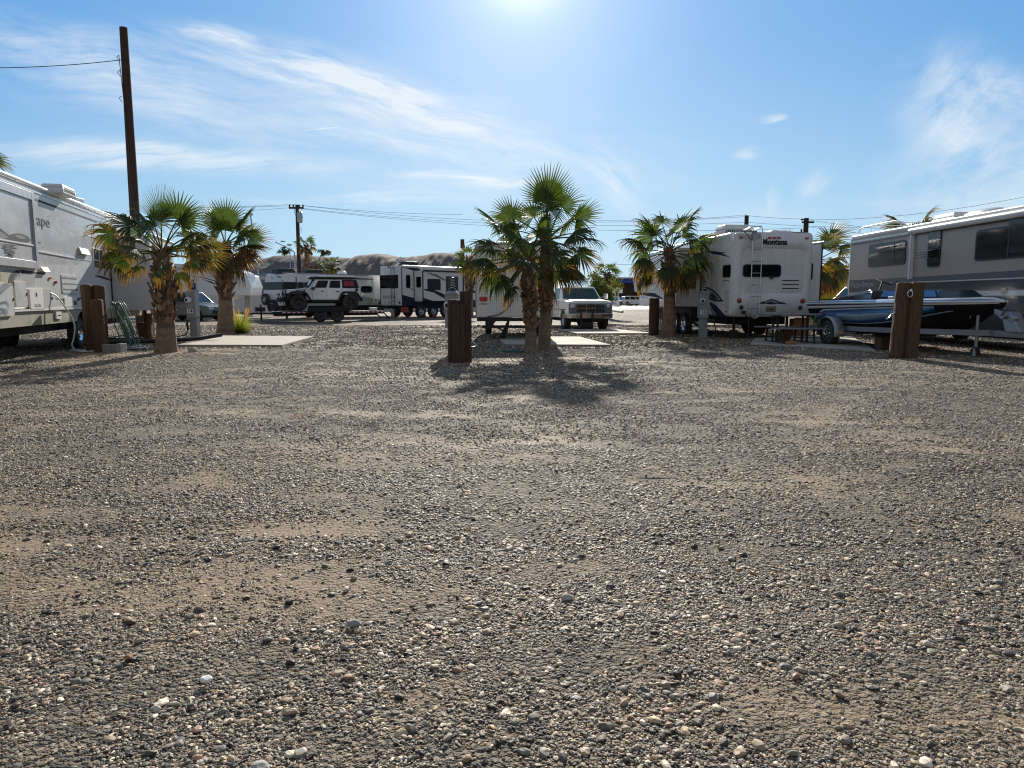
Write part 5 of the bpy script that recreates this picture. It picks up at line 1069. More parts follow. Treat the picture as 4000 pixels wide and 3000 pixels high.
    a = F.q(*C5(1720, 480))[0]; c = F.P(a, 0, -.9); b = MB(); b.hexa([F.P(a - .5, zt - .02, -.6), F.P(a + .45, zt - .02, -.6), F.P(a + .45, zt - .02, -1.3), F.P(a - .5, zt - .02, -1.3)], [F.P(a - .25, zt + .13, -.7), F.P(a + .35, zt + .10, -.7), F.P(a + .35, zt + .1, -1.2), F.P(a - .25, zt + .13, -1.2)]); b.build('roof_vent', 'mh_white', r, .02)
    # cable at the tail
    b = MB(); q = F.q(*C5(1280, 1212)); b.prism(rr(q[0] - .06, q[1] - .05, q[0] + .06, q[1] + .06, .02), Fc.o, Fc.u, Fc.v, Fc.n, 0, .08); b.tube([Fc.P(q[0], q[1], .06), Fc.P(q[0] + .12, q[1] - .15, .12), Fc.P(q[0] + .16, q[1] - .5, .15), Fc.P(q[0] + .1, .05, .2)], .02, 7); b.build('cable', 'black', r)
    # --- left side details
    window(S_, (lambda a: (a[0], a[1], a[2], a[3]))(S_.rect(*C5(1175, 780), *C5(1105, 893))), r, .08, .03, 'black', 'glass', .02)
    def sdec(pts, m, t=.006, name='decal'): panel(name, S_, [S_.q(*C5(*p)) for p in pts], -.002, t, m, r)
    sdec([(1172, 712), (1130, 700), (1080, 690), (1020, 680), (985, 670), (960, 655), (1010, 654), (1060, 660), (1110, 664), (1130, 672), (1090, 672), (1130, 690)], 'navy')
    sdec([(1112, 1110), (1080, 1113), (1030, 1110), (985, 1095), (960, 1060), (940, 1010), (930, 975), (975, 985), (1020, 1010), (1060, 1045), (1095, 1095)], 'navy'); sdec([(1085, 1100), (1050, 1095), (1000, 1080), (975, 1040), (950, 990), (990, 1005), (1040, 1045), (1070, 1080)], 'light_decal', .010); sdec([(1060, 1090), (1010, 1082), (985, 1050), (1000, 1030), (1005, 1050), (1015, 1030), (1022, 1060), (1032, 1045), (1040, 1072), (1052, 1068)], 'navy', .014)
    sdec([(1138, 1252), (1060, 1252), (1020, 1200), (985, 1140), (985, 1115), (1040, 1145), (1090, 1200)], 'navy'); sdec([(1040, 1250), (1028, 1250), (1000, 1200), (982, 1160), (982, 1148)], 'grey_decal', .01)
    s = S_.rect(*C5(1165, 925), *C5(1130, 1020)); b = MB(); b.tube([S_.P(s[0], s[3], .02), S_.P(s[2], s[3] + .02, .09), S_.P(s[2], s[1], .09), S_.P(s[0], s[1] - .01, .02)], .016, 7); b.build('grab_handle', 'chrome', r)
    s = S_.rect(*C5(1165, 1040), *C5(1118, 1165)); panel('hatch', S_, rr(*s, .02), -.002, .02, 'white_dull', r)
    s = S_.rect(*C5(1080, 700), *C5(1046, 742)); panel('porch_light', S_, rr(*s, .02), -.002, .05, 'vent_cream', r); lens(S_, *C5(1135, 1205), .1, .05, 'red_lens', r, .02)
    # front cap emblem
    b = S_.q(2457, 1060); 
    for k, (R1, R2, m, t) in enumerate(((.62, .50, 'navy', .006), (.46, .40, 'grey_decal', .008))):
        a0, z0 = L - .9, 2.35; pts = [(a0 + R1 * 1.1 * math.cos(th), z0 + R1 * math.sin(th)) for th in np.linspace(R(-160), R(60), 14)] + [(a0 + .06 + R2 * 1.1 * math.cos(th), z0 + .05 + R2 * math.sin(th)) for th in np.linspace(R(60), R(-160), 14)]
        panel('emblem', S_, pts, -.002, t, m, r)
    a0, z0 = L - .9, 2.4
    panel('emblem', S_, [(a0 - .42, z0 - .22), (a0 - .3, z0 + .02), (a0 - .2, z0 + .2), (a0 - .1, z0 + .05), (a0, z0 + .32), (a0 + .12, z0 + .1), (a0 + .22, z0 + .22), (a0 + .4, z0 - .1), (a0 + .2, z0 - .3)], -.002, .01, 'grey_decal', r); panel('emblem', S_, [(a0 - .3, z0 - .12), (a0 - .2, z0 + .08), (a0 - .12, z0 - .1), (a0, z0 + .18), (a0 + .05, z0 - .05), (a0 + .2, z0 + .1), (a0 + .2, z0 - .15), (a0, z0 - .22)], -.002, .014, 'navy', r)
    # main slide-out on the left side: outer face and rear end wall
    s0 = S_.q(*C5(908, 1000))[0]; b = MB(); q0, q1 = 1.05, zt - .35; b.prism([(s0, q0), (s0 + 4.4, q0), (s0 + 4.4, q1), (s0, q1)], S_.o, S_.u, S_.v, S_.n, -.05, .95); sl = b.build('slide_room', 'white', r, .03)
    Fe = Face(S_.P(s0, 0, .95)[:2], F.u[:2]); we = .95
    window(Fe, (lambda a: (max(a[0], .1), a[1], min(a[2], we - .1), a[3]))(Fe.rect(*C5(733, 880), *C5(858, 995))), sl, .06, .03, 'black', 'glass', .02)
    bar(Fe, we - .03, q0, we - .03, q1, .05, -.002, .015, 'black', sl, 'seal'); bar(Fe, .02, q0, .02, q1, .04, -.002, .015, 'white', sl, 'trim')
    So = Face(S_.P(0, 0, .95)[:2], n2[:2], (-F.u)[:2]); window(So, (s0 + 2.6, 1.9, s0 + 3.6, 2.6), sl, .08, .03, 'black', 'glass', .02); panel('decal', So, [(s0 + 1.2, 1.3), (s0 + 2.4, 1.55), (s0 + 4.3, 1.6), (s0 + 4.3, 1.5), (s0 + 2.4, 1.4)], -.002, .006, 'navy', sl)
    b = MB(); b.prism([(s0 + .05, .5), (s0 + 4.3, .5), (s0 + 4.3, q0 - .02), (s0 + .05, q0 - .02)], S_.o, S_.u, S_.v, S_.n, -1.6, .35); b.prism([(1.0, .45), (7.4, .45), (7.4, zb + .04), (1.0, zb + .04)], S_.o, S_.u, S_.v, S_.n, -W_ + .3, -.35); b.build('chassis', 'chassis', r)
    for sx in (s0 + .55, s0 + 1.45):
        wheel(S_.P(sx, .40, .34), S_.n, r, .39, .24, .24, 'chrome', holes=6); wheel(S_.P(sx, .40, -W_ + .2), -S_.n, r, .39, .24, .24, 'chrome', holes=6)
    for a in (.35, W_ - .5): b = MB(); p0 = F.P(a, 0, -.5); b.box(p0.x - .12, p0.x + .12, p0.y - .12, p0.y + .12, 0, .28); b.tube([(p0.x, p0.y, .28), (p0.x, p0.y, zb + .1)], .05, 8); b.build('stabiliser_jack', 'chassis', r)
    b = MB(); p0 = S_.P(8.1, 0, -.4); b.tube([(p0.x, p0.y, 0), (p0.x, p0.y, 1.2)], .06, 8); p1_ = S_.P(8.1, 0, -W_ + .4); b.tube([(p1_.x, p1_.y, 0), (p1_.x, p1_.y, 1.2)], .06, 8); b.build('landing_leg', 'galv', r)
    # right-hand slide-out
    R_ = Face(F.P(W_, 0, -1.4)[:2], F.u[:2]); w_ = R_.q(3207, 1100)[0]; b = MB(); z1 = R_.q(3190, 962)[1]; b.prism([(-.1, 1.0), (w_, 1.0), (w_, z1 + .06), (-.1, z1 - .03)], R_.o, R_.u, R_.v, R_.n, -3.4, 0); sl = b.build('slide_room', 'white', r, .02)
    bar(R_, w_ - .02, 1.0, w_ - .02, z1 + .04, .045, -.002, .02, 'black', sl, 'seal'); b = MB(); b.tube([R_.P(0, z1 + .03, .02), R_.P(w_ - .05, z1 + .10, .02)], .02, 6); b.tube([R_.P(w_ + .02, z1 + .14, .06), R_.P(w_ + .02, z1 + .14, -3.4)], .05, 8); b.tube([R_.P(w_ - .12, z1 + .1, .03), R_.P(w_ + .12, z1 + .17, .03), R_.P(w_ + .14, z1 + .08, .03)], .018, 6); b.build('slide_awning', 'galv', sl)
    Sr = Face(F.P(W_, 0, 0)[:2], n2[:2], F.u[:2]); window(R_, (.02, R_.q(3175, 1095)[1], R_.q(3175, 1050)[0], R_.q(3175, 1026)[1]), r, .09, .03, 'black', 'glass', .02)
montana()

# ---------------------------------------------------------------- old motorhome on the right
def motorhome():
    F = Face((12.6, 26.5), (0, -1)); r = thing('motorhome', 'old beige motorhome with slate stripes and roof rack behind the boat', 'motorhome', (12.6, 26.5, 0)); s0 = F.q(3318, 1100)[0]; L = 12.2; zt = F.q(3322, 925)[1]; Wd = 2.5
    b = MB(); b.prism([(s0, .48), (L, .48), (L, zt - .06), (s0, zt - .06)], F.o, F.u, F.v, F.n, -Wd, 0); b.build('body', 'mh_beige', r, .07, 3)
    b = MB(); b.prism([(s0 + .02, zt - .12), (L - .05, zt - .12), (L - .05, zt + .02), (s0 + .02, zt + .02)], F.o, F.u, F.v, F.n, -Wd + .02, .03); b.build('roof', 'mh_white', r, .06, 4)
    bar(F, s0, zt - .21, L, zt - .21, .06, -.002, .015, 'mh_white', r); bar(F, s0 + .05, zt - .30, L, zt - .30, .055, -.002, .006, 'mh_slate_dark', r, 'stripe'); bar(F, s0 + .05, zt - .36, L, zt - .36, .03, -.002, .006, 'mh_pink', r, 'stripe')
    bar(F, s0, .5, s0, zt - .1, .07, -.03, .02, 'mh_white', r, 'corner_trim')
    q = lambda x, y: F.q(*C6(x, y)); xa = q(820, 870)[0]; xb = q(920, 910)[0]
    P_ = lambda nm, x0, z0, x1, z1, m, t=.005: panel(nm, F, [(x0, z0), (x1, z0), (x1, z1), (x0, z1)], -.002, t, m, r)
    panel('stripe', F, [(s0 + .04, 1.58), (xb, 1.58), (xb, 1.845), (xa, 2.01), (s0 + .04, 2.01)], -.002, .005, 'mh_slate_dark', r); panel('stripe', F, [(xa + .02, 2.01), (xb + .02, 1.865), (L, 1.865), (L, 2.06), (q(1150, 870)[0], 2.01)], -.002, .005, 'mh_slate', r)
    P_('stripe', xb, 1.58, L, 1.825, 'mh_slate_dark'); bar(F, xa - .02, 2.02, xb, 1.85, .025, -.002, .008, 'mh_white', r, 'pinstripe'); bar(F, xb, 1.848, L, 1.848, .025, -.002, .008, 'mh_white', r, 'pinstripe')
    P_('stripe', s0 + .04, 1.545, L, 1.58, 'mh_pink'); P_('stripe', q(1400, 970)[0], 1.42, L, 1.545, 'mh_white'); P_('stripe', s0 + .04, 1.0, L, 1.40, 'mh_slate_dark'); P_('stripe', s0 + .04, .95, L, .985, 'mh_slate')
    P_('stripe', s0 + .04, .5, L, .95, 'mh_slate_dark', .004)
    a, z = q(688, 912); text(F, 'Pace', a - .36, z, .30, 'light_decal', r, .008, .004, .0, xs=1.25); text(F, 'Arrow', a + .50, z, .30, 'light_decal', r, .008, .004, .0, shear=.35, xs=1.2)
    w = window(F, F.rect(*C6(765, 546), *C6(1082, 748)), r, .12, .05, 'black', 'glass', .03, mull=(.72,), bars=(.36, .66))
    w = window(F, F.rect(*C6(1277, 428), *C6(1386, 760)), r, .12, .05, 'black', 'glass_soft', .03, bars=(.25, .5, .75))
    rc = F.rect(*C6(1250, 605), *C6(1380, 655)); b = MB()
    for k in range(3): z = rc[1] + (rc[3] - rc[1]) * k / 2.5; b.hexa([F.P(rc[0] + .1, z, .03), F.P(rc[2] - .1, z + .02, .03), F.P(rc[2] - .2, z - .06, .28), F.P(rc[0] - .05, z - .08, .28)], [F.P(rc[0] + .1, z + .012, .03), F.P(rc[2] - .1, z + .032, .03), F.P(rc[2] - .2, z - .048, .28), F.P(rc[0] - .05, z - .068, .28)])
    b.build('louvre_pane', 'glass_soft', w)
    w = window(F, (lambda a: (a[0], a[1], L - 1.6, a[3]))(F.rect(*C6(1690, 400), *C6(2300, 685))), r, .12, .05, 'black', 'glass', .03, mull=(.36, .62))
    panel('curtain', F, rr(F.q(*C6(1970, 500))[0], w_z := F.q(*C6(1995, 655))[1] + .05, L - 2.2, w_z + .85, .02), .031, .034, 'glass_soft', w)
    lens(F, *C6(1930, 963), .20, .14, 'vent_cream', r, .03, 'porch_light')
    # awning roller and arm
    a0 = q(1143, 600)[0]; b = MB(); b.tube([F.P(a0, zt - .20, .12), F.P(L, zt - .20, .12)], .095, 12); b.build('awning', 'mh_white', r)
    b = MB(); b.prism([(a0 - .04, 1.95), (a0 + .04, 1.95), (a0 + .04, zt - .2), (a0 - .04, zt - .2)], F.o, F.u, F.v, F.n, .02, .10); b.prism([(a0 + .07, 1.95), (a0 + .10, 1.95), (a0 + .10, zt - .25), (a0 + .07, zt - .25)], F.o, F.u, F.v, F.n, .01, .08); b.build('awning_arm', 'mh_white', r)
    # roof gear
    b = MB(); y0 = F.q(*C6(625, 450))[0]; y1 = F.q(*C6(975, 400))[0]; h = .30
    for off in (-.2, -2.2): b.tube([F.P(y0, zt, off), F.P(y0 + .12, zt + h * .85, off), F.P(y0 + .4, zt + h, off), F.P(y1 - .3, zt + h, off), F.P(y1, zt + h * .8, off), F.P(y1 + .15, zt, off)], .025, 8)
    for k in (.33, .66): s = y0 + (y1 - y0) * k; b.tube([F.P(s, zt, -.2), F.P(s, zt + h, -.2), F.P(s, zt + h, -2.2), F.P(s, zt, -2.2)], .016, 6)
    b.build('roof_rack', 'mh_white', r)
    s = F.q(*C6(1175, 360))[0]; c = F.P(s, 0, -1.2); roof_ac((c.x, c.y, zt + .02), (0, 1), r, 1.15, .8, .32, 'mh_white', slats=False)
    s = F.q(*C6(1440, 330))[0]; c = F.P(s, 0, -1.1); b = MB(); b.lathe([(0, .24), (.3, .23), (.42, .16), (.5, .0)], (0, 0, 0), UP, 20); me = b.build('roof_pod', 'mh_white', r); me.location = Vector((c.x, c.y, zt + .02)) - Vector(r.location); me.data.transform(Matrix.Translation(Vector(r.location))); me.scale = (.8, 2.0, 1.1)
    b = MB(); c = F.P(s + 3.0, 0, -1.0); b.box(c.x - .3, c.x + .3, c.y - .3, c.y + .3, zt, zt + .12); b.build('roof_vent', 'mh_white', r, .02)
    b = MB(); b.prism([(s0 + .4, .3), (L - .3, .3), (L - .3, .5), (s0 + .4, .5)], F.o, F.u, F.v, F.n, -Wd + .3, -.3); b.build('chassis', 'chassis', r)
    for sx in (2.9, 10.0):
        wheel(F.P(sx, .42, -.12), F.n, r, .42, .26, .24, 'steel'); wheel(F.P(sx, .42, -Wd + .2), -F.n, r, .42, .26, .24, 'steel')
motorhome()

# ---------------------------------------------------------------- speedboat and its trailer
BM = vframe(10.40, 21.0, (.115, -.993))
def boat():
    r = thing('speedboat', 'sleek black and blue speedboat sitting on the silver trailer', 'boat', BM @ Vector((0, 0, 0))); x0, x1 = -1.45, 5.15; Ls = x1 - x0; n = 34
    def sec(t):   # half section: keel, chine, knuckle, rub rail, deck edge
        bw = 1.04 * (1 - max(0, (t - .45) / .55) ** 2.4) ** .8 if t < 1 else .02; bw = max(bw, .02); sh = 1.20 + .10 * t; ch = .62 + .58 * max(0, (t - .55) / .45) ** 2.0; ke = .42 + .78 * max(0, (t - .62) / .38) ** 2.4
        cb = bw * (.82 - .25 * t)
        return [(0.0, ke), (cb, min(ch, sh - .14)), (bw * .95, sh - .13 - .22 * (1 - t)), (bw * 1.0, sh - .02)]
    def xof(t, z): x = x0 + Ls * t; return x + (.0 if t > .02 else (1.25 - z) * .30) - (max(0, t - .9) / .1) * (1.3 - z) * .45
    def ring(t, side): return [Vector((xof(t, z), side * y, z)) for (y, z) in sec(t)]
    b = MB(BM); ts = [i / n for i in range(n + 1)]
    for side in (-1, 1):
        vs = [p for t in ts for p in ring(t, side)]; fs = []
        for i in range(n):
            for j in range(3): q = (i * 4 + j, i * 4 + j + 1, i * 4 + j + 5, i * 4 + j + 4); fs.append(q if side < 0 else q[::-1])
        b.add(vs, fs, 0, True)
    tr = ring(0, -1) + ring(0, 1)[::-1]; b.add(tr, [list(range(len(tr)))]); hull = b.build('hull', 'boat_black', r)
    def hp(t, v, off=.006):   # point on the near hull side; v 0 chine .. 1 rub rail
        s = sec(t); a, c = s[1], s[2]; d = s[3]
        y, z = (a[0] + (c[0] - a[0]) * v / .7, a[1] + (c[1] - a[1]) * v / .7) if v < .7 else (c[0] + (d[0] - c[0]) * (v - .7) / .3, c[1] + (d[1] - c[1]) * (v - .7) / .3)
        return Vector((xof(t, z), -(y + off), z + off * .3))
    def patch(name, t0, t1, lo, hi, m, off=.006, parent=hull, k=24):
        b = MB(BM); T = [t0 + (t1 - t0) * i / k for i in range(k + 1)]; vs = []
        for t in T: f = (t - t0) / (t1 - t0); l, h = lo(f), hi(f); vs += [hp(t, l, off), hp(t, (l + h) / 2, off), hp(t, h, off), hp(t, h, off - .03), hp(t, l, off - .03)]
        fs = []
        for i in range(k):
            a = i * 5; c = a + 5
            for j in range(5): fs.append((a + j, c + j, c + (j + 1) % 5, a + (j + 1) % 5))
        b.add(vs, fs, 0, True); return b.build(name, m, parent)
    # side flash: pointed at both ends, three blues
    lo = lambda f: .12 + .42 * max(0, f - .45) / .55 + (.30 * max(0, .04 - f) / .04 if f < .04 else 0); hi = lambda f: .12 + .0 * f + min(1, f / .09) * .66 if f < .09 else .78 + .0 * f - .1 * max(0, f - .55)
    patch('side_flash', .055, .80, lo, lambda f: max(lo(f) + .004, hi(f)), 'boat_blue_dark', .022)
    patch('side_flash', .11, .78, lambda f: lo(f) + .05, lambda f: max(lo(f) + .054, min(1, f / .08) * .58 + .1 + (.02 if f > .1 else 0) - .02 * f), 'boat_blue', .027)
    patch('side_flash', .20, .66, lambda f: lo(f * .62 + .2) + .10, lambda f: lo(f * .62 + .2) + .10 + max(.004, .46 * min(1, f / .1) * (1 - f) ** .6), 'boat_teal', .032)
    patch('pinstripe', .055, .80, lambda f: max(lo(f), hi(f)) + .0, lambda f: max(lo(f), hi(f)) + .035, 'boat_white', .026); patch('pinstripe', .04, .86, lambda f: lo(f) - .09 + .0, lambda f: lo(f) - .05, 'boat_teal', .026)
    patch('pinstripe', .0, .99, lambda f: .86, lambda f: .93, 'boat_white', .012, k=33)
    # rub rail and deck
    b = MB(BM)
    for side in (-1, 1): b.tube([Vector((xof(t, sec(t)[3][1]), side * (sec(t)[3][0] + .004), sec(t)[3][1])) for t in ts], .028, 8)
    b.tube([ring(0, -1)[3], ring(0, 1)[3]], .028, 8); b.build('rub_rail', 'boat_white', r)
    b = MB(BM); rows = [(1.0, 0.0), (.97, .055), (.90, .085), (.72, .095), (.4, .11), (0, .115)]
    for side in (-1, 1):
        vs = []
        for t in ts:
            s = sec(t)[3]
            for (k, dz) in rows: vs.append(Vector((xof(t, s[1]) + (.35 * (1 - k) * (1 if t < .03 else 0)), side * s[0] * k, s[1] + dz * min(1, s[0] / .3 + .25))))
        m = len(rows)
        for j in range(m - 1): b.add(vs, [((i * m + j, i * m + j + 1, (i + 1) * m + j + 1, (i + 1) * m + j) if side > 0 else (i * m + j, (i + 1) * m + j, (i + 1) * m + j + 1, i * m + j + 1)) for i in range(n)], (0, 1, 2, 3, 3)[j], True)
    b.add([Vector((x0, -1.04, 1.2)), Vector((x0, 1.04, 1.2)), Vector((x0 + .1, .93, 1.28)), Vector((x0 + .1, -.93, 1.28))], [(0, 1, 2, 3)], 0); b.build('deck', ['boat_blue', 'boat_white', 'boat_white', 'boat_black'], r)
    # engine hatch rising forward, windscreens, seats
    z = 1.30; b = MB(BM); b.hexa([(-.55, -.85, z), (1.55, -.85, z), (1.55, .85, z), (-.55, .85, z)], [(-.35, -.7, z + .03), (1.45, -.75, z + .26), (1.45, .75, z + .26), (-.35, .7, z + .03)]); b.build('engine_hatch', 'boat_black', r, .04, 3)
    b = MB(BM); b.tube([(-.3, -.74, z + .05), (1.4, -.79, z + .27)], .012, 6); b.build('grab_rail', 'chrome', r)
    for (xa, xb) in ((1.75, 2.45), (3.05, 3.95)):
        b = MB(BM); b.hexa([(xa, -.80, z - .02), (xb, -.66, z - .02), (xb, .66, z - .02), (xa, .80, z - .02)], [(xa + .02, -.66, z + .27), (xb - .38, -.5, z + .25), (xb - .38, .5, z + .25), (xa + .02, .66, z + .27)]); o = b.build('windscreen', 'boat_black', r, .02)
        cs = [BM @ Vector(p) for p in ((xa, -.80, z - .02), (xb, -.66, z - .02), (xb - .38, -.5, z + .25), (xa + .02, -.66, z + .27))]; qpanel(cs, (.05, .38, .9, .92), 'boat_blue', o, 'pane', .008, r=.05)
        cs = [BM @ Vector(p) for p in ((xb, -.66, z - .02), (xb, .66, z - .02), (xb - .38, .5, z + .25), (xb - .38, -.5, z + .25))]; qpanel(cs, (.05, .15, .95, .9), 'glass_blue', o, 'pane', .008, r=.05)
    b = MB(BM); b.hexa([(2.45, -.55, z), (2.95, -.55, z), (2.95, .55, z), (2.45, .55, z)], [(2.5, -.5, z + .16), (2.7, -.5, z + .25), (2.7, .5, z + .25), (2.5, .5, z + .16)]); b.build('seat', 'boat_black', r, .03); b = MB(BM); b.box(2.2, 2.42, -.82, -.74, z + .0, z + .09); b.build('vent', 'galv', r, .01)
    b = MB(BM); b.tube([(4.45, 0, 1.40), (4.45, 0, 1.46)], .02, 6); b.box(4.36, 4.54, -.02, .02, 1.45, 1.475); b.build('cleat', 'chrome', r)
    b = MB(BM); b.box(x0 + .05, x0 + .38, -.6, -.25, 1.3, 1.34); b.box(x0 - .12, x0 + .2, -.4, .4, .52, .82); b.build('swim_platform', 'black', r, .01)
    b = MB(BM); b.tube([(1.5, -.6, z + .27), (1.45, -.5, z + .5), (1.55, -.3, z + .42), (1.5, -.1, z + .5), (1.6, 0, z + .27)], .022, 6); b.build('rope', 'chassis', r)
boat()
def boat_trailer():
    r = thing('boat_trailer', 'silver boat trailer with round fender carrying the blue speedboat', 'boat trailer', BM @ Vector((0, 0, 0)))
    for s in (-1, 1):
        b = MB(BM); w = .055; b.hexa([(-1.2, s * .98 - w, .40), (2.6, s * .82 - w, .46), (2.6, s * .82 + w, .46), (-1.2, s * .98 + w, .40)], [(-1.2, s * .98 - w, .53), (2.6, s * .82 - w, .59), (2.6, s * .82 + w, .59), (-1.2, s * .98 + w, .53)])
        b.hexa([(2.6, s * .82 - w, .46), (4.9, s * .10 - w, .50), (4.9, s * .10 + w, .50), (2.6, s * .82 + w, .46)], [(2.6, s * .82 - w, .59), (4.9, s * .10 - w, .63), (4.9, s * .10 + w, .63), (2.6, s * .82 + w, .59)]); b.build('frame_rail', 'galv', r)
    b = MB(BM); b.box(4.5, 6.3, -.07, .07, .49, .62); b.box(6.3, 6.45, -.05, .05, .5, .6); b.build('tongue', 'galv', r, .01)
    for x in (-.9, .3, 1.8): b = MB(BM); b.box(x - .05, x + .05, -.9, .9, .32, .40); b.build('crossmember', 'chassis', r)
    for s in (-1, 1): b = MB(BM); b.box(-1.0, 2.4, s * .42 - .05, s * .42 + .05, .45, .56); b.build('bunk', 'chassis', r)
    R3 = BM.to_3x3()
    for s in (-1, 1):
        wx = .15; c = BM @ Vector((wx, s * 1.16, .36)); wheel(c, R3 @ Vector((0, s, 0)), r, .36, .25, .225, 'chrome', holes=8)
        b = MB(BM); n = 20; vs = []
        prof = [(R(8), .44), (R(172), .44)]; y0, y1 = s * 1.00, s * 1.31
        for i in range(n + 1):
            th = R(-12) + R(204) * i / n; 
            for (rad, y) in ((.45, y0), (.475, y0 + s * .03), (.475, y1 - s * .03), (.455, y1), (.435, y1), (.45, y1 - s * .04), (.45, y0 + s * .02)): vs.append((wx + rad * 1.05 * math.cos(th), y, .36 + rad * math.sin(th)))
        fs = [(i * 7 + j, i * 7 + (j + 1) % 7, (i + 1) * 7 + (j + 1) % 7, (i + 1) * 7 + j) for i in range(n) for j in range(7)]; b.add(vs, fs if s > 0 else [f[::-1] for f in fs], 0, True); b.build('fender', 'galv', r)
        b = MB(BM); b.box(.66, 1.0, s * 1.06 - .03, s * 1.06 + .17, .36, .40); b.build('fender_step', 'galv', r); b = MB(BM); b.box(.72, .95, s * 1.235, s * 1.25, .36, .42); b.box(.66, .72, s * 1.235, s * 1.25, .37, .41, 1); b.build('marker_light', ['amber_lens', 'clear_lens'], r)
    # tongue jack, winch post
    b = MB(BM); b.tube([(4.55, -.16, .18), (4.55, -.16, 1.02)], .035, 10); b.tube([(4.55, -.16, 1.0), (4.55, -.16, 1.06)], .045, 10); b.tube([(4.55, -.16, .98), (4.45, -.26, 1.0), (4.45, -.28, .88)], .012, 6); b.cyl((4.55, -.16, .02), (4.55, -.16, .2), .07, .05); b.box(4.48, 4.62, -.16, -.06, .5, .62); b.build('jack', 'galv', r)
    b = MB(BM); b.lathe([(.11, -.04), (.12, 0), (.11, .04)], BM.inverted() @ (BM @ Vector((4.55, -.16, .12))), (0, 1, 0), 14); b.cyl((4.55, -.2, .12), (4.55, -.12, .12), .115, seg=14); b.build('jack_wheel', 'rubber', r)
    b = MB(BM); b.hexa([(5.35, -.16, .62), (5.75, -.16, .62), (5.75, .10, .62), (5.35, .10, .62)], [(5.2, -.14, 1.0), (5.45, -.14, 1.05), (5.45, .10, 1.05), (5.2, .10, 1.0)]); b.hexa([(5.0, -.16, 1.0), (5.55, -.16, .82), (5.6, -.08, .82), (5.05, -.08, 1.0)], [(5.0, -.16, 1.12), (5.6, -.16, .93), (5.65, -.08, .93), (5.05, -.08, 1.12)]); b.build('winch_post', 'steel', r, .01)
    b = MB(BM); b.cyl((5.3, -.22, .98), (5.3, .16, .98), .085, seg=14); b.tube([(5.3, -.24, .98), (5.45, -.26, 1.1), (5.5, -.34, 1.12)], .014, 6); b.cyl((5.2, -.05, .98), (5.4, -.05, .98), .05); b.build('winch', 'steel', r); b = MB(BM); b.cyl((5.0, -.06, 1.05), (5.0, .06, 1.05), .05, seg=10); b.build('bow_roller', 'rubber', r)
    b = MB(BM); b.box(1.75, 2.05, -.82, -.5, 0, .3); o = b.build('wood_block', 'wood'); tag(o, 'square wood block under the middle of the boat trailer', 'wood block')
boat_trailer()

# ---------------------------------------------------------------- picnic table
def picnic():
    c = at(3085, 1300, 21.5); r = thing('picnic_table', 'grey picnic table with bench in front of the emblemed trailer', 'picnic table', (c.x, 21.5, 0)); M = vframe(c.x, 21.5, (1, .02))
    for y in (-.3, -.1, .1, .3): b = MB(M); b.box(-.86, .80, y - .085, y + .085, .845, .89); b.build('table_board', 'table_top', r, .004)
    for s in (-1, 1): b = MB(M); b.box(-.80, .95, s * .68 - .13, s * .68 + .13, .45, .49); b.build('bench', 'table_top', r, .004)
    for x in (-.45, .45):
        b = MB(M)
        for s in (-1, 1): b.tube([(x, s * .72, .0), (x, s * .62, .44), (x, s * .1, .46)], .03, 8); b.tube([(x, s * .18, .0), (x, s * .16, .84)], .035, 8)
        b.tube([(x, -.75, .44), (x, .75, .44)], .028, 8); b.tube([(x, -.35, .83), (x, .35, .83)], .028, 8); b.tube([(x, -.8, .03), (x, .8, .03)], .028, 8); b.build('leg_frame', 'chassis', r)
picnic()
def cbox(label, px, D, w, d, h, m, name='cardboard_box', cat='box'):
    c = at(px, 1300, D); b = MB(); b.box(c.x - w / 2, c.x + w / 2, D - d / 2, D + d / 2, 0, h); b.hexa([(c.x - w / 2, D - d / 2, h), (c.x + w / 2, D - d / 2, h), (c.x + w / 2, D - d / 2 + .01, h), (c.x - w / 2, D - d / 2 + .01, h)], [(c.x - w / 2 - .02, D - d / 2 - .12, h + .05), (c.x + w / 2 + .02, D - d / 2 - .12, h + .05), (c.x + w / 2, D - d / 2 - .11, h + .055), (c.x - w / 2, D - d / 2 - .11, h + .055)]); o = b.build(name, m); return tag(o, label, cat)
cbox('open brown cardboard box under the tail of the emblemed trailer', 3120, 25.5, .55, .4, .62, 'card'); cbox('small pale carton beside the brown cardboard box', 3150, 26.2, .25, .3, .5, 'label_white', 'carton'); cbox('wooden crate beneath the picnic table', 3058, 21.9, .35, .35, .36, 'wood', 'crate', 'crate'); cbox('white bin lid low under the big trailer near its wheels', 2995, 27.5, .4, .3, .28, 'hose_white', 'storage_bin', 'bin')
c = at(2560, 1300, 27.0); rnd = random.Random(3); b = MB(); pts = [(c.x + .3 + rnd.uniform(-.13, .13) * 1.3, 26.9 + rnd.uniform(-.1, .1), .15 + 1.0 * abs(math.sin(i * .9)) * (1 - i / 60)) for i in range(34)]; b.tube(pts, .018, 6); o = b.build('garden_hose', 'hose_grey'); tag(o, 'tangled grey-blue hose hanging on the dark post beside the smooth-trunked palm', 'hose')
b = MB(); b.tube([(c.x + .12, 26.95, 1.0), (c.x + .35, 26.9, 1.05), (c.x + .42, 26.9, .9)], .03, 7); o = b.build('water_tap', 'chrome'); tag(o, 'small bright tap on the dark post left of the smooth-trunked palm', 'tap')
c = at(3165, 1290, 21.2); b = MB(); b.tube([(c.x + .05, 21.0, .92), (c.x, 21.0, .6), (c.x + .12, 20.95, .72), (c.x + .25, 21.0, .42), (c.x + .3, 21.1, .3)], .016, 6); mat('strap_green', (.02, .35, .06), .6, var=.1); o = b.build('strap', 'strap_green'); tag(o, 'bright green strap hanging at the boat stern above the bench', 'strap')

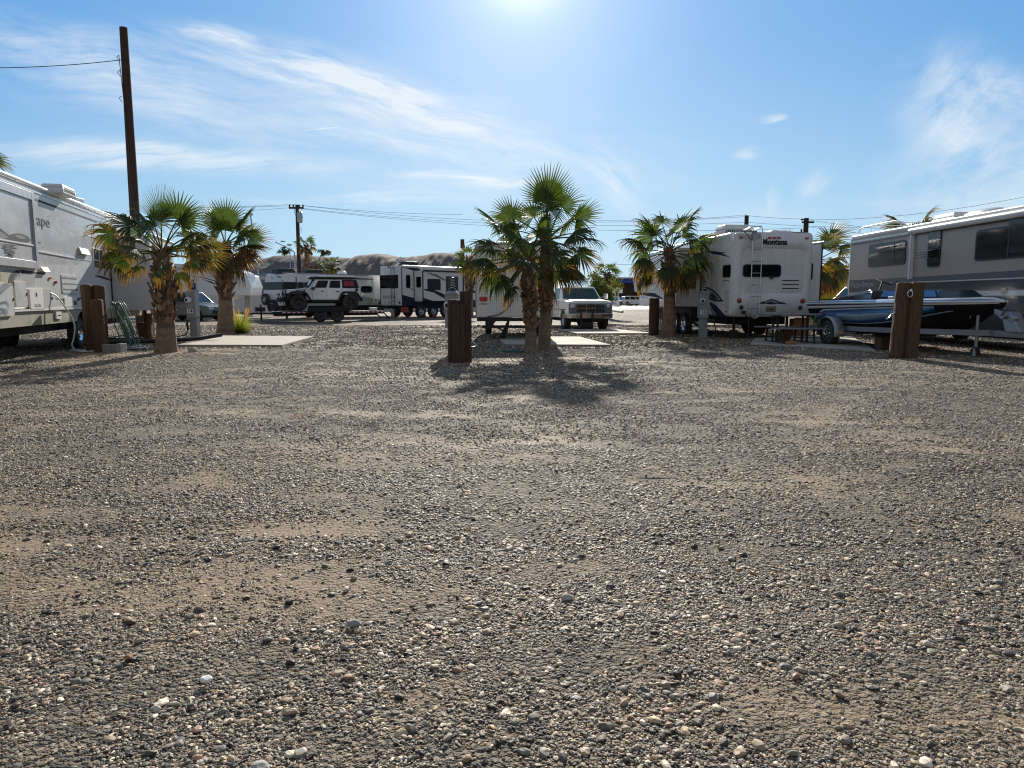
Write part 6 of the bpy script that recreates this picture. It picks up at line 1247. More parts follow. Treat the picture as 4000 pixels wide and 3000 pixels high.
# ---------------------------------------------------------------- generic cars
def arch_profile(x0, x1, zb, pts_top, wheels, wr, wz):
    """closed side outline: along the bottom with wheel arches, then the given top points (from x1 back to x0)"""
    out = [(x0, zb)]
    for wx in sorted(wheels):
        a = math.asin(max(-1, min(1, (zb - wz) / wr)))
        for th in np.linspace(math.pi - a, a, 9): out.append((wx + wr * math.cos(th), wz + wr * math.sin(th)))
    out += [(x1, zb)] + pts_top; return out
def carbody(M, prof, half, m, parent, bevel=.05, name='body', y0=None):
    b = MB(M); b.prism(prof, (0, 0, 0), (1, 0, 0), (0, 0, 1), (0, 1, 0), -half if y0 is None else y0, half); return b.build(name, m, parent, bevel, 3)
def greenhouse(M, parent, m, x0, x1, X0, X1, z0, z1, h0, h1, name='cabin', bevel=.04):
    """x0..x1 at the belt (rear..front), X0..X1 at the roof"""
    B = [(x0, -h0, z0), (x1, -h0, z0), (x1, h0, z0), (x0, h0, z0)]; T = [(X0, -h1, z1), (X1, -h1, z1), (X1, h1, z1), (X0, h1, z1)]
    b = MB(M); b.hexa(B, T); o = b.build(name, m, parent, bevel, 3); W = lambda p: M @ Vector(p)
    f = dict(right=[W(B[0]), W(B[1]), W(T[1]), W(T[0])], front=[W(B[1]), W(B[2]), W(T[2]), W(T[1])], left=[W(B[2]), W(B[3]), W(T[3]), W(T[2])], rear=[W(B[3]), W(B[0]), W(T[0]), W(T[3])]); return o, f
def simple_car(label, x, y, heading, m, L=4.6, H=1.65, group=None, kind='suv', name='parked_car'):
    M = vframe(x, y, heading); r = thing(name, label, 'car', (x, y, 0), group); hw = .9; zb = .3; R3 = M.to_3x3(); wl = (-L / 2 + .85, L / 2 - .9); bz = H * .60
    if kind == 'van': top = [(L / 2, .6), (L / 2 - .05, .82), (L / 2 - .95, bz - .02), (-L / 2 + .02, bz), (-L / 2, .55)]; gx = (-L / 2 + .03, L / 2 - .8, -L / 2 + .3, L / 2 - 1.9)
    else: top = [(L / 2, .6), (L / 2 - .06, .88), (L / 2 - 1.15, bz), (-L / 2 + .04, bz), (-L / 2, .6)]; gx = (-L / 2 + .06, L / 2 - 1.15, -L / 2 + .35, L / 2 - 1.95)
    if kind == 'pickup': gx = (-L / 2 + 1.9, L / 2 - 1.3, -L / 2 + 2.15, L / 2 - 2.1)
    carbody(M, arch_profile(-L / 2, L / 2, zb, top, wl, .38, .34), hw, m, r, .07)
    g, f = greenhouse(M, r, m, gx[0], gx[1], gx[2], gx[3], bz - .01, H, hw - .04, hw - .22, 'cabin', .06)
    for s in ('left', 'right'):
        qs = [(.05, .12, .30, .82), (.33, .12, .60, .86), (.63, .12, .93, .84)] if s == 'right' else [(.07, .12, .37, .84), (.40, .12, .67, .86), (.70, .12, .95, .82)]
        if kind == 'pickup': qs = [(.1, .12, .48, .86), (.52, .12, .92, .84)]
        for q in qs: qpanel(f[s], q, 'glass', g, 'window', .008)
    qpanel(f['front'], (.06, .1, .94, .88), 'glass_blue', g, 'windscreen', .008); qpanel(f['rear'], (.08, .15, .92, .85), 'glass', g, 'rear_window', .008)
    for wx in wl:
        for s in (-1, 1): wheel(M @ Vector((wx, s * (hw - .12), .34)), R3 @ Vector((0, s, 0)), r, .34, .22, .21, 'steel', holes=5)
    for s in (-1, 1):
        b = MB(M); b.box(L / 2 - .14, L / 2 + .012, s * .62 - .2, s * .62 + .2, .66, .80); b.build('headlight', 'clear_lens', r, .02); b = MB(M); b.box(-L / 2 - .012, -L / 2 + .1, s * .75 - .1, s * .75 + .1, .7, 1.0); b.build('tail_light', 'red_lens', r, .02)
        b = MB(M); b.box(gx[1] - .45, gx[1] - .25, s * (hw + .12) - .1, s * (hw + .12) + .06, bz, bz + .14); b.build('side_mirror', m, r, .03)
    b = MB(M); b.box(L / 2 - .05, L / 2 + .02, -.55, .55, .42, .62); b.build('grille', 'black', r, .01); b = MB(M); b.box(-L / 2 + .3, L / 2 - .3, -.7, .7, .22, .34); b.build('underbody', 'chassis', r)
    if kind == 'suv': b = MB(M); [b.tube([(gx[2] + .2, s * .62, H + .06), (gx[3] - .2, s * .62, H + .06)], .025, 6) for s in (-1, 1)]; b.build('roof_rail', 'chrome', r)
    return r
c = at(3290, 1150, 30.5); simple_car('white car with dark roof bars behind the boat, left of the motorhome', c.x + 1.0, 30.5, (-.94, -.34), 'white', 4.8, 1.86, kind='suv')
c = at(742, 1200, 44); simple_car('silver-grey car partly hidden behind pedestal 14', c.x, 44.0, (.93, -.36), 'silver_paint', 4.6, 1.75)
c = at(2492, 1190, 128); simple_car('pale gold minivan parked in front of the distant store', c.x, 128.0, (.85, -.5), 'white2', 5.0, 1.75, 'cars at the distant store', 'van')
c = at(2445, 1190, 131); simple_car('small white pickup parked at the distant store, left of the minivan', c.x, 131.0, (-.9, -.4), 'white', 5.2, 1.65, 'cars at the distant store', 'pickup', 'pickup_truck')
c = at(2758, 1270, 34); simple_car('white car glimpsed low behind the emblemed trailer wheels', c.x + 1.2, 36.0, (-1, -.1), 'white', 4.6, 1.5)

# ---------------------------------------------------------------- 1980s pickup
def pickup():
    c = at(2308, 1290, 30.3); M = vframe(c.x, 30.3, (.20, -.98)); R3 = M.to_3x3(); hw = 1.0; r = thing('pickup_truck', 'old white square-front pickup with chrome grille and black push bar', 'pickup truck', (c.x, 30.3, 0))
    prof = arch_profile(-5.2, -.10, .50, [(-.10, 1.14), (-.16, 1.22), (-1.45, 1.30), (-5.2, 1.30)], (-.95, -4.1), .47, .42)
    carbody(M, prof, hw, 'white', r, .045)
    b = MB(M); b.hexa([(-1.45, -.86, 1.245), (-.14, -.86, 1.175), (-.14, .86, 1.175), (-1.45, .86, 1.245)], [(-1.45, -.78, 1.33), (-.2, -.78, 1.25), (-.2, .78, 1.25), (-1.45, .78, 1.33)]); b.build('hood', 'white', r, .03, 3)
    g, f = greenhouse(M, r, 'white', -3.0, -1.40, -2.75, -1.98, 1.28, 1.86, hw - .05, hw - .22, 'cab', .06)
    qpanel(f['front'], (.05, .08, .95, .88), 'glass_blue', g, 'windscreen', .01); qpanel(f['right'], (.12, .08, .80, .84), 'glass', g, 'window', .01); qpanel(f['left'], (.20, .08, .88, .84), 'glass', g, 'window', .01); qpanel(f['rear'], (.08, .1, .92, .85), 'glass', g, 'rear_window', .01)
    for s in (-1, 1): b = MB(M); b.tube([(-1.6, s * .95, 1.38), (-1.58, s * 1.14, 1.42)], .014, 6); b.box(-1.66, -1.58, s * 1.2 - .09, s * 1.2 + .09, 1.32, 1.55); b.build('side_mirror', 'chrome', r, .01)
    for x in (-2.6, -2.2): b = MB(M); b.box(x - .04, x + .04, -.1, .1, 1.86, 1.90); b.build('cab_light', 'amber_lens', r, .01)
    # door lines and handle on the visible side
    b = MB(M)
    for x in (-1.62, -2.85): b.box(x - .008, x + .008, -hw - .004, -hw + .01, .62, 1.24)
    b.box(-2.85, -1.62, -hw - .004, -hw + .01, .60, .616); b.build('door_gap', 'black_matte', r); b = MB(M); b.box(-2.76, -2.62, -hw - .03, -hw, 1.08, 1.11); b.build('door_handle', 'chrome', r)
    b = MB(M); b.box(-5.18, -.4, -hw - .012, -hw - .001, .86, .89); b.box(-5.18, -.4, hw + .001, hw + .012, .86, .89); b.build('side_trim', 'chrome', r)
    # front: grey fascia, chrome frame, black grille in 3 x 2
    b = MB(M); b.box(-.12, -.07, -.95, .95, .72, 1.13); b.build('front_fascia', 'grey_decal', r, .01)
    b = MB(M); b.box(-.08, -.055, -.60, .60, .76, 1.10); gr = b.build('grille', 'black_matte', r)
    b = MB(M)
    for z in (.755, .93, 1.10): b.box(-.07, -.035, -.62, .62, z - .012, z + .012)
    for y in (-.61, -.2, .2, .61): b.box(-.069, -.036, y - .012, y + .012, .755, 1.10)
    b.build('grille_frame', 'chrome', gr)
    b = MB(M)
    for z in np.linspace(.80, 1.06, 5): b.box(-.056, -.048, -.6, .6, z - .005, z + .005)
    for y in np.linspace(-.5, .5, 8): b.box(-.057, -.049, y - .004, y + .004, .77, 1.09)
    b.build('mesh', 'grey_decal', gr); b = MB(M); b.box(-.04, -.025, -.16, .16, .905, .955); b.build('badge', 'card', gr, .01)
    for s in (-1, 1):
        b = MB(M); b.box(-.08, -.04, s * .78 - .11, s * .78 + .11, .93, 1.10); hl = b.build('headlight', 'chrome', r, .01); b = MB(M); b.lathe([(.075, .0), (.07, .015), (.04, .028), (0, .032)], (-.045, s * .78, 1.015), (1, 0, 0), 16); b.build('lens', 'clear_lens', hl)
        b = MB(M); b.box(-.08, -.05, s * .78 - .12, s * .78 + .12, .76, .90); b.build('turn_signal', 'grey_decal', r, .01)
    b = MB(M); b.hexa([(-.14, -1.03, .50), (.08, -.9, .50), (.08, .9, .50), (-.14, 1.03, .50)], [(-.14, -1.03, .70), (.08, -.94, .70), (.08, .94, .70), (-.14, 1.03, .70)]); b.hexa([(-.75, -1.04, .52), (-.14, -1.04, .50), (-.14, -1.0, .50), (-.75, -1.0, .52)], [(-.75, -1.04, .66), (-.14, -1.04, .70), (-.14, -1.0, .70), (-.75, -1.0, .66)]); b.build('bumper', 'chrome', r, .04, 3)
    b = MB(M)
    for y in (-.46, .03): b.box(.09, .14, y - .03, y + .03, .12, .86)
    b.box(.08, .13, -.46, .03, .14, .34); b.box(.02, .10, -.5, .08, .0 + .08, .30); b.build('push_bar', 'black', r, .01)
    b = MB(M); b.box(.082, .09, .12, .40, .53, .67); b.build('licence_plate', 'card', r)
    b = MB(M); b.box(-5.1, -.2, -.55, .55, .32, .55); b.tube([(-.95, -.8, .38), (-.95, .8, .38)], .06, 8); b.build('chassis', 'chassis', r)
    for wx in (-.95, -4.1):
        for s in (-1, 1): wheel(M @ Vector((wx, s * .84, .40)), R3 @ Vector((0, s, 0)), r, .40, .28, .22, 'steel', holes=8)
pickup()

# ---------------------------------------------------------------- off-road car on a flatbed
def jeep():
    hd = (-math.cos(R(27)), -math.sin(R(27))); ax = at(1000 + 1160 * .226, 1200, 42.2); M = vframe(ax.x, 42.2, hd); R3 = M.to_3x3(); dz = .63
    MJ = M @ Matrix.Translation((0.05, 0, dz)); r = thing('offroad_car', 'white four-door off-roader with black flares and roof tent on the flatbed', 'off-road car', M @ Vector((0, 0, dz))); hw = .78; TR = .47; wz = .47; wx = (-1.45, 1.5)
    prof = arch_profile(-2.05, 1.05, .62, [(1.05, 1.28), (.95, 1.30), (-2.05, 1.30)], (-1.45,), .58, .5)
    carbody(MJ, prof, hw, 'jeep_white', r, .03)
    b = MB(MJ); b.hexa([(.9, -.74, .98), (2.15, -.58, .98), (2.15, .58, .98), (.9, .74, .98)], [(.9, -.72, 1.30), (2.12, -.55, 1.20), (2.12, .55, 1.20), (.9, .72, 1.30)]); h = b.build('hood', 'jeep_white', r, .04, 3)
    Fh = LF(MJ, (1.45, .665, 1.13), (-.99, .12, 0), (0, 0, 1), (.12, .99, 0)); text(Fh, 'WILLYS', .1, .03, .16, 'ink', h, .012, .004, .006)
    b = MB(MJ); b.hexa([(2.12, -.60, .78), (2.22, -.58, .78), (2.22, .58, .78), (2.12, .60, .78)], [(2.10, -.58, 1.2), (2.18, -.54, 1.2), (2.18, .54, 1.2), (2.10, .58, 1.2)]); gr = b.build('grille', 'black', r, .03)
    b = MB(MJ)
    for k in range(7): y = -.27 + k * .09; b.box(2.185, 2.215, y - .022, y + .022, .86, 1.14)
    b.build('slot', 'black_matte', gr)
    for s in (-1, 1): b = MB(MJ); b.lathe([(.09, 0), (.09, .03), (.05, .045), (0, .05)], (2.2, s * .45, 1.05), (1, 0, 0), 14); b.build('headlight', 'clear_lens', r)
    b = MB(MJ); b.box(2.15, 2.5, -.75, .75, .52, .74); b.tube([(2.42, -.35, .74), (2.46, -.3, .98), (2.46, .3, .98), (2.42, .35, .74)], .03, 8); b.box(2.45, 2.55, -.25, .25, .58, .70); b.build('bumper', 'black_matte', r, .02); b = MB(MJ); b.box(2.5, 2.54, -.1, .1, .72, .8); b.tube([(2.56, -.1, .64), (2.6, 0, .6), (2.56, .1, .64)], .02, 6); b.build('winch', 'steel', r)
    b = MB(MJ); b.box(-2.25, -2.02, -.72, .72, .55, .78); b.build('rear_bumper', 'black_matte', r, .02); b = MB(MJ); b.tube([(-2.2, .6, .8), (-2.28, .62, 1.0)], .02, 6); b.box(-2.33, -2.24, .57, .67, .92, 1.02); b.build('rear_lamp', 'clear_lens', r, .01)
    # angular flares
    for x in wx:
        for s in (-1, 1):
            b = MB(MJ); pts = [(x - .72, .62), (x - .48, 1.02), (x - .3, 1.12), (x + .36, 1.12), (x + .52, 1.0), (x + .70, .60), (x + .60, .60), (x + .44, .93), (x + .3, 1.02), (x - .26, 1.02), (x - .40, .94), (x - .62, .62)]
            y0, y1 = (s * .70, s * .96); b.prism(pts, (0, 0, 0), (1, 0, 0), (0, 0, 1), (0, 1, 0), min(y0, y1), max(y0, y1)); b.build('fender_flare', 'black_matte', r, .015)
            wheel(MJ @ Vector((x, s * .80, wz)), R3 @ Vector((0, s, 0)), r, TR, .33, .235, 'black', 'rubber', holes=8)
    b = MB(MJ); b.box(.85, 2.1, -.5, .5, .55, .98); b.box(-2.0, 1.2, -.45, .45, .42, .64); b.build('chassis', 'chassis', r); b = MB(MJ); [b.box(-.85, .80, s * .80 - .06, s * .80 + .06, .50, .60) for s in (-1, 1)]; b.build('rock_slider', 'black_matte', r, .01)
    # cab, windscreen raked, black soft rear top
    g, f = greenhouse(MJ, r, 'jeep_white', -1.05, .86, -1.05, .50, 1.29, 1.80, hw - .02, hw - .14, 'cab', .03)
    qpanel(f['front'], (.06, .1, .94, .9), 'glass_blue', g, 'windscreen', .01); qpanel(f['left'], (.14, .06, .50, .88), 'glass', g, 'window', .01); qpanel(f['left'], (.58, .06, .93, .88), 'glass', g, 'window', .01); qpanel(f['right'], (.07, .06, .42, .88), 'glass', g, 'window', .01); qpanel(f['right'], (.50, .06, .86, .88), 'glass', g, 'window', .01)
    g2, f2 = greenhouse(MJ, r, 'black_matte', -2.04, -1.04, -1.92, -1.04, 1.29, 1.79, hw - .015, hw - .135, 'soft_top', .03)
    for u0 in (.30, .62):
        cs = f2['left']; o = qpanel(cs, (u0 - .19, .25, u0 + .10, .85), 'can_red', r, 'jerry_can', .05, r=.04)
    b = MB(MJ); 
    for x in (-1.0, -.12, .72): b.box(x - .008, x + .008, hw - .002, hw + .006, .66, 1.27)
    b.box(-1.0, .72, hw - .002, hw + .006, .655, .67); b.build('door_gap', 'black_matte', r)
    for x in (-.86, .02): b = MB(MJ); b.box(x, x + .2, hw + .004, hw + .035, 1.10, 1.15); b.build('door_handle', 'black', r, .01)
    for s in (-1, 1): b = MB(MJ); b.box(.60, .78, s * .95 - .1, s * .95 + .1, 1.20, 1.36); b.tube([(.7, s * .78, 1.25), (.7, s * .9, 1.25)], .02, 6); b.build('side_mirror', 'black', r, .03)
    b = MB(MJ); b.box(-1.95, .62, -.70, .70, 1.84, 1.93); b.build('roof_rack', 'black_matte', r, .01); b = MB(MJ); b.box(-1.8, .30, -.62, .62, 1.935, 2.03); b.build('roof_tent', 'white', r, .03); b = MB(MJ); b.hexa([(.25, -.6, 1.95), (.85, -.6, 1.93), (.85, .6, 1.93), (.25, .6, 1.95)], [(.25, -.55, 2.03), (.7, -.55, 1.99), (.7, .55, 1.99), (.25, .55, 2.03)]); b.build('light_bar', 'steel', r, .01)
    b = MB(MJ); b.tube([(1.05, .72, 1.25), (.88, .80, 1.42), (.62, .76, 1.80)], .045, 8); b.box(.58, .80, .70, .84, 1.78, 1.90); b.build('snorkel', 'black_matte', r, .01); b = MB(MJ); b.lathe([(.1, 0), (.1, .02), (0, .025)], (-1.88, hw + .002, 1.2), (0, 1, 0), 14); b.build('fuel_cap', 'black', r)
    # ---- flatbed trailer
    t = thing('flatbed_trailer', 'long black flatbed trailer with red and white tape carrying the white off-roader', 'trailer', (ax.x, 42.2, 0)); b = MB(M)
    for s in (-1, 1): b.box(-3.4, 2.9, s * 1.0 - .06, s * 1.0 + .06, .44, .60)
    b.box(-3.4, 2.9, -.94, .94, .54, .60); b.box(-3.2, 2.8, -.35, -.25, .34, .54); b.box(-3.2, 2.8, .25, .35, .34, .54)
    b.hexa([(2.9, -.9, .44), (4.6, -.08, .44), (4.6, .08, .44), (2.9, .9, .44)], [(2.9, -.9, .56), (4.6, -.08, .56), (4.6, .08, .56), (2.9, .9, .56)]); b.build('deck', 'black_matte', t, .008)
    for s in (1,):
        for xa_, xb_ in ((2.5, 1.15), (-1.25, -3.3)):
          b = MB(M); k = 0; x = xa_
          while x > xb_:
            b.box(x - .14, x, s * 1.0 + (.061 if s > 0 else -.065), s * 1.0 + (.065 if s > 0 else -.061), .52, .57, k % 2)
            x -= .14; k += 1
          b.build('reflective_tape', ['label_white', 'tape_red'], t)
        b = MB(M); b.hexa([(-1.35, s * 1.03, .58), (1.2, s * 1.03, .58), (1.2, s * 1.30, .58), (-1.35, s * 1.30, .58)], [(-1.05, s * 1.03, .86), (.9, s * 1.03, .86), (.9, s * 1.30, .86), (-1.05, s * 1.30, .86)]) if s > 0 else b.hexa([(-1.35, -1.30, .58), (1.2, -1.30, .58), (1.2, -1.03, .58), (-1.35, -1.03, .58)], [(-1.05, -1.30, .86), (.9, -1.30, .86), (.9, -1.03, .86), (-1.05, -1.03, .86)]); b.build('fender', 'black_matte', t, .02)
        for x in (-.55, .42): wheel(M @ Vector((x, s * 1.17, .39)), R3 @ Vector((0, s, 0)), t, .39, .23, .21, 'black', holes=8)
    b = MB(M); b.tube([(2.85, .95, .6), (2.85, .95, 1.02), (2.85, -.95, 1.02), (2.85, -.95, .6)], .035, 6); b.tube([(3.5, 0, .05), (3.5, 0, 1.0)], .05, 8); b.tube([(4.5, 0, .55), (4.8, 0, .52)], .06, 8); b.box(3.3, 3.8, -.2, .2, .6, .85); b.build('tongue_rack', 'chassis', t)
    for s in (-1, 1): b = MB(M); b.tube([(-3.4, s * .9, .5), (-3.75, s * .9, .12)], .04, 6); b.tube([(-3.1, s * .98, .6), (-3.1, s * .98, 1.05)], .025, 6); b.build('ramp_leg', 'chassis', t)
    b = MB(M); b.hexa([(1.1, .2, .61), (1.5, .1, .61), (1.5, .7, .61), (1.1, .8, .61)], [(1.0, .2, .9), (1.05, .1, .92), (1.05, .7, .92), (1.0, .8, .9)]); o = b.build('folded_tarp', 'label_white'); tag(o, 'crumpled white bag on the flatbed between the off-roader wheels', 'bag')
    b = MB(M); b.box(-3.0, -2.6, .5, .95, .61, .8); o = b.build('cooler', 'label_white', None, .03); tag(o, 'small white box at the rear end of the flatbed trailer', 'box')
jeep()

# ---------------------------------------------------------------- white travel trailer with black band behind the off-roader
def band_trailer():
    P0 = at(1104, 1100, 46.5); d = Vector((.66, .75, 0)).normalized(); F = Face(P0[:2], d[:2]); r = thing('travel_trailer', 'white rounded travel trailer with black window band behind the off-roader', 'camper trailer', (P0.x, P0.y, 0)); L = 9.6; Wd = 2.45
    zt = F.q(1110, 1064)[1]; zb = .85; prof = [(0.08, zb), (L, zb), (L, zt - .3), (L - .6, zt), (1.6, zt), (.25, zt - .08), (-.0, zt - .9), (-.02, 1.5)]
    b = MB(); b.prism(prof, F.o, F.u, F.v, F.n, -Wd, 0); b.build('body', 'white', r, .08, 3); Bk = Face(F.P(0, 0, -Wd)[:2], F.n[:2], (-F.u)[:2])
    z0, z1 = F.q(1110, 1131)[1], F.q(1110, 1101)[1]; window(F, (.04, z0, 3.2, z1), r, .02, .02, 'black', 'glass', .012); Br = Face(Bk.o + Bk.n * .02, Bk.u[:2], Bk.n[:2])
    window(Br, (.04, z0, Wd - .04, z1), r, .02, .02, 'black', 'glass', .014)
    bar(F, .02, zt - .03, L, zt - .03, .06, -.01, .03, 'galv', r, 'roof_trim'); bar(F, 0, zb, 0, zt - .5, .03, -.01, .02, 'black', r, 'corner_trim')
    # door, awning, front window, dark lower graphics
    q = lambda x, y: F.q(*CJ(x, y)); rc = (q(700, 200)[0], zb + .05, q(840, 200)[0], zt - .25); d_ = panel('door', F, rr(*rc, .08), -.002, .015, 'white', r); bar(F, rc[0] - .03, rc[1], rc[0] - .03, rc[3], .05, 0, .02, 'black', r, 'door_frame'); window(F, (rc[0] + .12, z0 - .15, rc[2] - .12, z1), d_, .06, .02, 'black', 'glass', .03)
    bar(F, q(900, 100)[0], zt - .18, q(2020, 130)[0], zt - .18, .14, -.01, .10, 'white', r, 'awning'); bar(F, q(2020, 200)[0], 1.1, q(2020, 200)[0], zt - .2, .07, 0, .08, 'white', r, 'awning_arm'); bar(F, q(1530, 100)[0], zt - .30, q(2020, 100)[0], zt - .30, .05, 0, .05, 'black', r, 'shade_line')
    w = window(F, (lambda a: a)(F.rect(*CJ(1812, 298), *CJ(2010, 412))), r, .2, .03, 'black', 'glass', .02)
    panel('lower_panel', F, [(.1, zb), (L, zb), (L, zb + .45), (3.5, zb + .45), (.1, zb + .35)], -.002, .006, 'rv_tan', r)
    for k in range(3): bar(F, q(1780, 560 + 22 * k)[0], 1.55 - .07 * k, q(2080, 600)[0], 1.25 - .05 * k, .03, -.002, .008, 'grey_decal', r, 'stripe')
    for k in range(2): bar(F, .1, 1.72 - .1 * k, 1.3, 1.55 - .1 * k, .03, -.002, .008, 'grey_decal', r, 'stripe')
    for a in (.35, Wd - .35): round_lens(Br, a, 1.15, .09, 'red_lens', r, 'tail_light', 'black')
    a, z = Wd * .5, zt - .32; panel('emblem', Br, [(a - .05, z - .1), (a + .05, z - .1), (a, z + .14)], 0, .03, 'grey_decal', r); lens(Br, *CJ(405, 140), .4, .08, 'black', r, .04, 'camera_pod')
    wheel(Br.P(Wd * .22, 1.28, .17), Br.n, r, .37, .2, .2, 'steel', holes=8, name='spare_wheel')
    for s in (3.4, 4.4): wheel(F.P(s, .36, -.1), F.n, r, .36, .22, .2, 'steel'); wheel(F.P(s, .36, -Wd + .1), -F.n, r, .36, .22, .2, 'steel')
    b = MB(); b.prism([(.2, .45), (L + 1.1, .45), (L + 1.1, .6), (L, zb), (.2, zb)], F.o, F.u, F.v, F.n, -Wd + .5, -.5); b.build('chassis', 'chassis', r); b = MB(); b.prism([(.3, .02), (.42, .02), (.42, .8), (.3, .8)], F.o, F.u, F.v, F.n, -.3, -.2); b.build('stabiliser_jack', 'chassis', r)
    for (x0, x1) in ((515, 780), (1020, 1280)):
        a = F.q(*CJ((x0 + x1) / 2, 40))[0]; c = F.P(a, 0, -1.2); roof_ac((c.x, c.y, zt), F.u[:2], r, 1.3, .8, .30, 'black', slats=False)
    b = MB(); a = F.q(*CJ(1660, 80))[0]; b.lathe([(.35, 0), (.33, .15), (.2, .26), (0, .3)], F.P(a, zt, -1.2), UP, 14); b.build('satellite_dome', 'white', r)
    # folding rack at its left with a spare: second wheel leaning
    c = at(1070, 1200, 45.2); wheel((c.x, 45.0, .85), (-.55, -.83, 0), r, .42, .24, .24, 'black', holes=8, name='bumper_wheel')
band_trailer()

# ---------------------------------------------------------------- fifth wheel with dark lower half and slide-outs
CC = crop(1450, 1000, .2034)
def dark_fifth():
    P0 = at(1570, 1100, 50); F = Face(P0[:2], (.67, .74)); r = thing('fifth_wheel_trailer', 'white fifth wheel with dark skirt, two slide-outs and black rear ladder beneath the hills', 'camper trailer', (P0.x, P0.y, 0)); L = 12; Wd = 2.45; zt = F.q(1575, 1037)[1]; zb = F.q(1560, 1196)[1] + .02
    b = MB(); b.prism([(0, zb), (L, zb), (L, zt), (0, zt)], F.o, F.u, F.v, F.n, -Wd, 0); b.build('body', 'white', r, .06, 3); Bk = Face(F.P(0, 0, -Wd)[:2], F.n[:2], (-F.u)[:2])
    bq = lambda x, y: Bk.q(*CC(x, y)); q = lambda x, y: F.q(*CC(x, y))
    panel('rear_cap', Bk, rr(.06, zb + .06, Wd - .06, zt - .05, .2, 5), -.002, .03, 'white', r, .01)
    for a in (0, Wd): bar(Bk, a, zb, a, zt - .1, .05, -.01, .02, 'black', r, 'corner_trim')
    Bc = Face(Bk.o + Bk.n * .03, Bk.u[:2], Bk.n[:2]); rc = Bk.rect(*CC(178, 365), *CC(525, 618)); window(Bc, rc, r, .08, .03, 'black', 'glass', .02)
    xa, xb = bq(418, 500)[0], bq(478, 500)[0]; ladder(Bc, (xa, xb), bq(450, 930)[1], zt, 'black', r, .14, 6)
    for x in (165, 553): a, z = bq(x, 895); round_lens(Bc, a, z, .09, 'black', r, 'tail_light', 'black')
    a, z = bq(360, 790); text(Bc, 'REFLECTION', a - .05, z, .27, 'grey_decal', r, .006, .004, .0, xs=.9, shear=.15); lens(Bc, *CC(342, 208), .22, .1, 'black', r, .05, 'camera_pod'); a, z = bq(350, 893); panel('emblem', Bc, [(a - .13, z - .05), (a + .13, z - .05), (a, z + .08)], 0, .006, 'grey_decal', r)
    # side: dark skirt polygon, windows, awning
    panel('skirt', F, [(0.02, zb), (L, zb), (L, q(1990, 860)[1]), (1.3, 1.25), (q(820, 805)[0], q(820, 805)[1]), (0.02, q(600, 745)[1])], -.002, .008, 'navy', r)
    window(F, F.rect(*CC(668, 362), *CC(750, 615)), r, .1, .03, 'black', 'glass', .02); panel('stripe', F, [q(730, 615), q(815, 640), q(815, 655), q(735, 632)], -.002, .006, 'grey_decal', r)
    panel('stripe', F, [q(620, 215), q(880, 225), q(990, 290), q(800, 280)], -.002, .006, 'navy', r)
    b = MB(); b.tube([F.P(.05, zt - .06, .08), F.P(q(1910, 215)[0], zt - .06, .08)], .09, 8); b.build('awning', 'mh_white', r)
    b = MB(); b.tube([F.P(q(1600, 270)[0], 2.95, .08), F.P(L, 2.95, .08)], .07, 8); b.build('slide_awning', 'black', r); w = window(F, F.rect(*CC(1930, 320), *CC(1998, 555)), r, .1, .03, 'black', 'glass', .02); panel('stripe', F, [q(1810, 640), q(2000, 665), q(2000, 715), q(1890, 690)], -.002, .006, 'navy', r)
    s0 = q(820, 600)[0]; z0, z1 = 1.13, F.q(*CC(1000, 260))[1] - .12; t_ = 1.0; b = MB(); b.prism([(s0, z0), (s0 + 3.9, z0), (s0 + 3.9, z1), (s0, z1)], F.o, F.u, F.v, F.n, -.05, t_); sl = b.build('slide_room', 'white', r, .02)
    E = Face(F.P(s0, 0, 0)[:2], F.n[:2], (-F.u)[:2]); O = Face(F.P(s0, 0, t_)[:2], F.u[:2])
    bar(E, t_ - .02, z0, t_ - .02, z1, .09, -.01, .02, 'black', sl, 'seal'); bar(E, .04, z0, .04, z1, .06, -.01, .02, 'black', sl, 'seal'); window(E, (.28, 2.1, .78, 2.85), sl, .08, .02, 'black', 'glass', .015)
    bar(O, 0, z1, 3.9, z1, .12, 0, .06, 'black', sl, 'slide_awning'); bar(O, 3.88, z0, 3.88, z1, .10, 0, .04, 'black', sl, 'seal'); bar(O, .0, z1 + .07, 3.9, z1 + .07, .05, -.1, .10, 'mh_white', sl, 'awning_tube')
    oq = lambda x, y: O.q(*CC(x, y)); window(O, O.rect(*CC(1080, 440), *CC(1330, 655)), sl, .08, .03, 'black', 'glass', .02); window(O, O.rect(*CC(1435, 392), *CC(1668, 700)), sl, .08, .02, 'black', 'glass_soft', .02)
    panel('stripe', O, [oq(1020, 630), oq(1200, 655), oq(1290, 685), oq(1440, 755), oq(1440, 830), oq(1300, 760), oq(1200, 700), oq(1020, 660)], -.002, .006, 'navy', sl); panel('stripe', O, [oq(1050, 320), oq(1200, 380), oq(1430, 480), oq(1430, 460), oq(1250, 350)], -.002, .006, 'grey_decal', sl)
    panel('skirt', O, [(0, z0), (3.9, z0), (3.9, z0 + .02), (.9, z0 + .04), (0, z0 + .25)], -.002, .008, 'navy', sl)
    b = MB(); b.prism([(s0, .62), (s0 + 3.8, .62), (s0 + 3.8, z0), (s0, z0)], F.o, F.u, F.v, F.n, -1, .5); b.prism([(.3, .65), (L, .65), (L, zb), (.3, zb)], F.o, F.u, F.v, F.n, -Wd + .4, -.4); b.build('chassis', 'navy', r)
    for sx in (s0 + .2, s0 + 1.35, s0 + 2.55): wheel(F.P(sx, .42, .45), F.n, r, .42, .24, .24, 'steel', holes=6)
    for sx in (s0 + .2, s0 + 1.35): wheel(F.P(sx, .42, -Wd + .1), -F.n, r, .42, .24, .24, 'steel', holes=6)
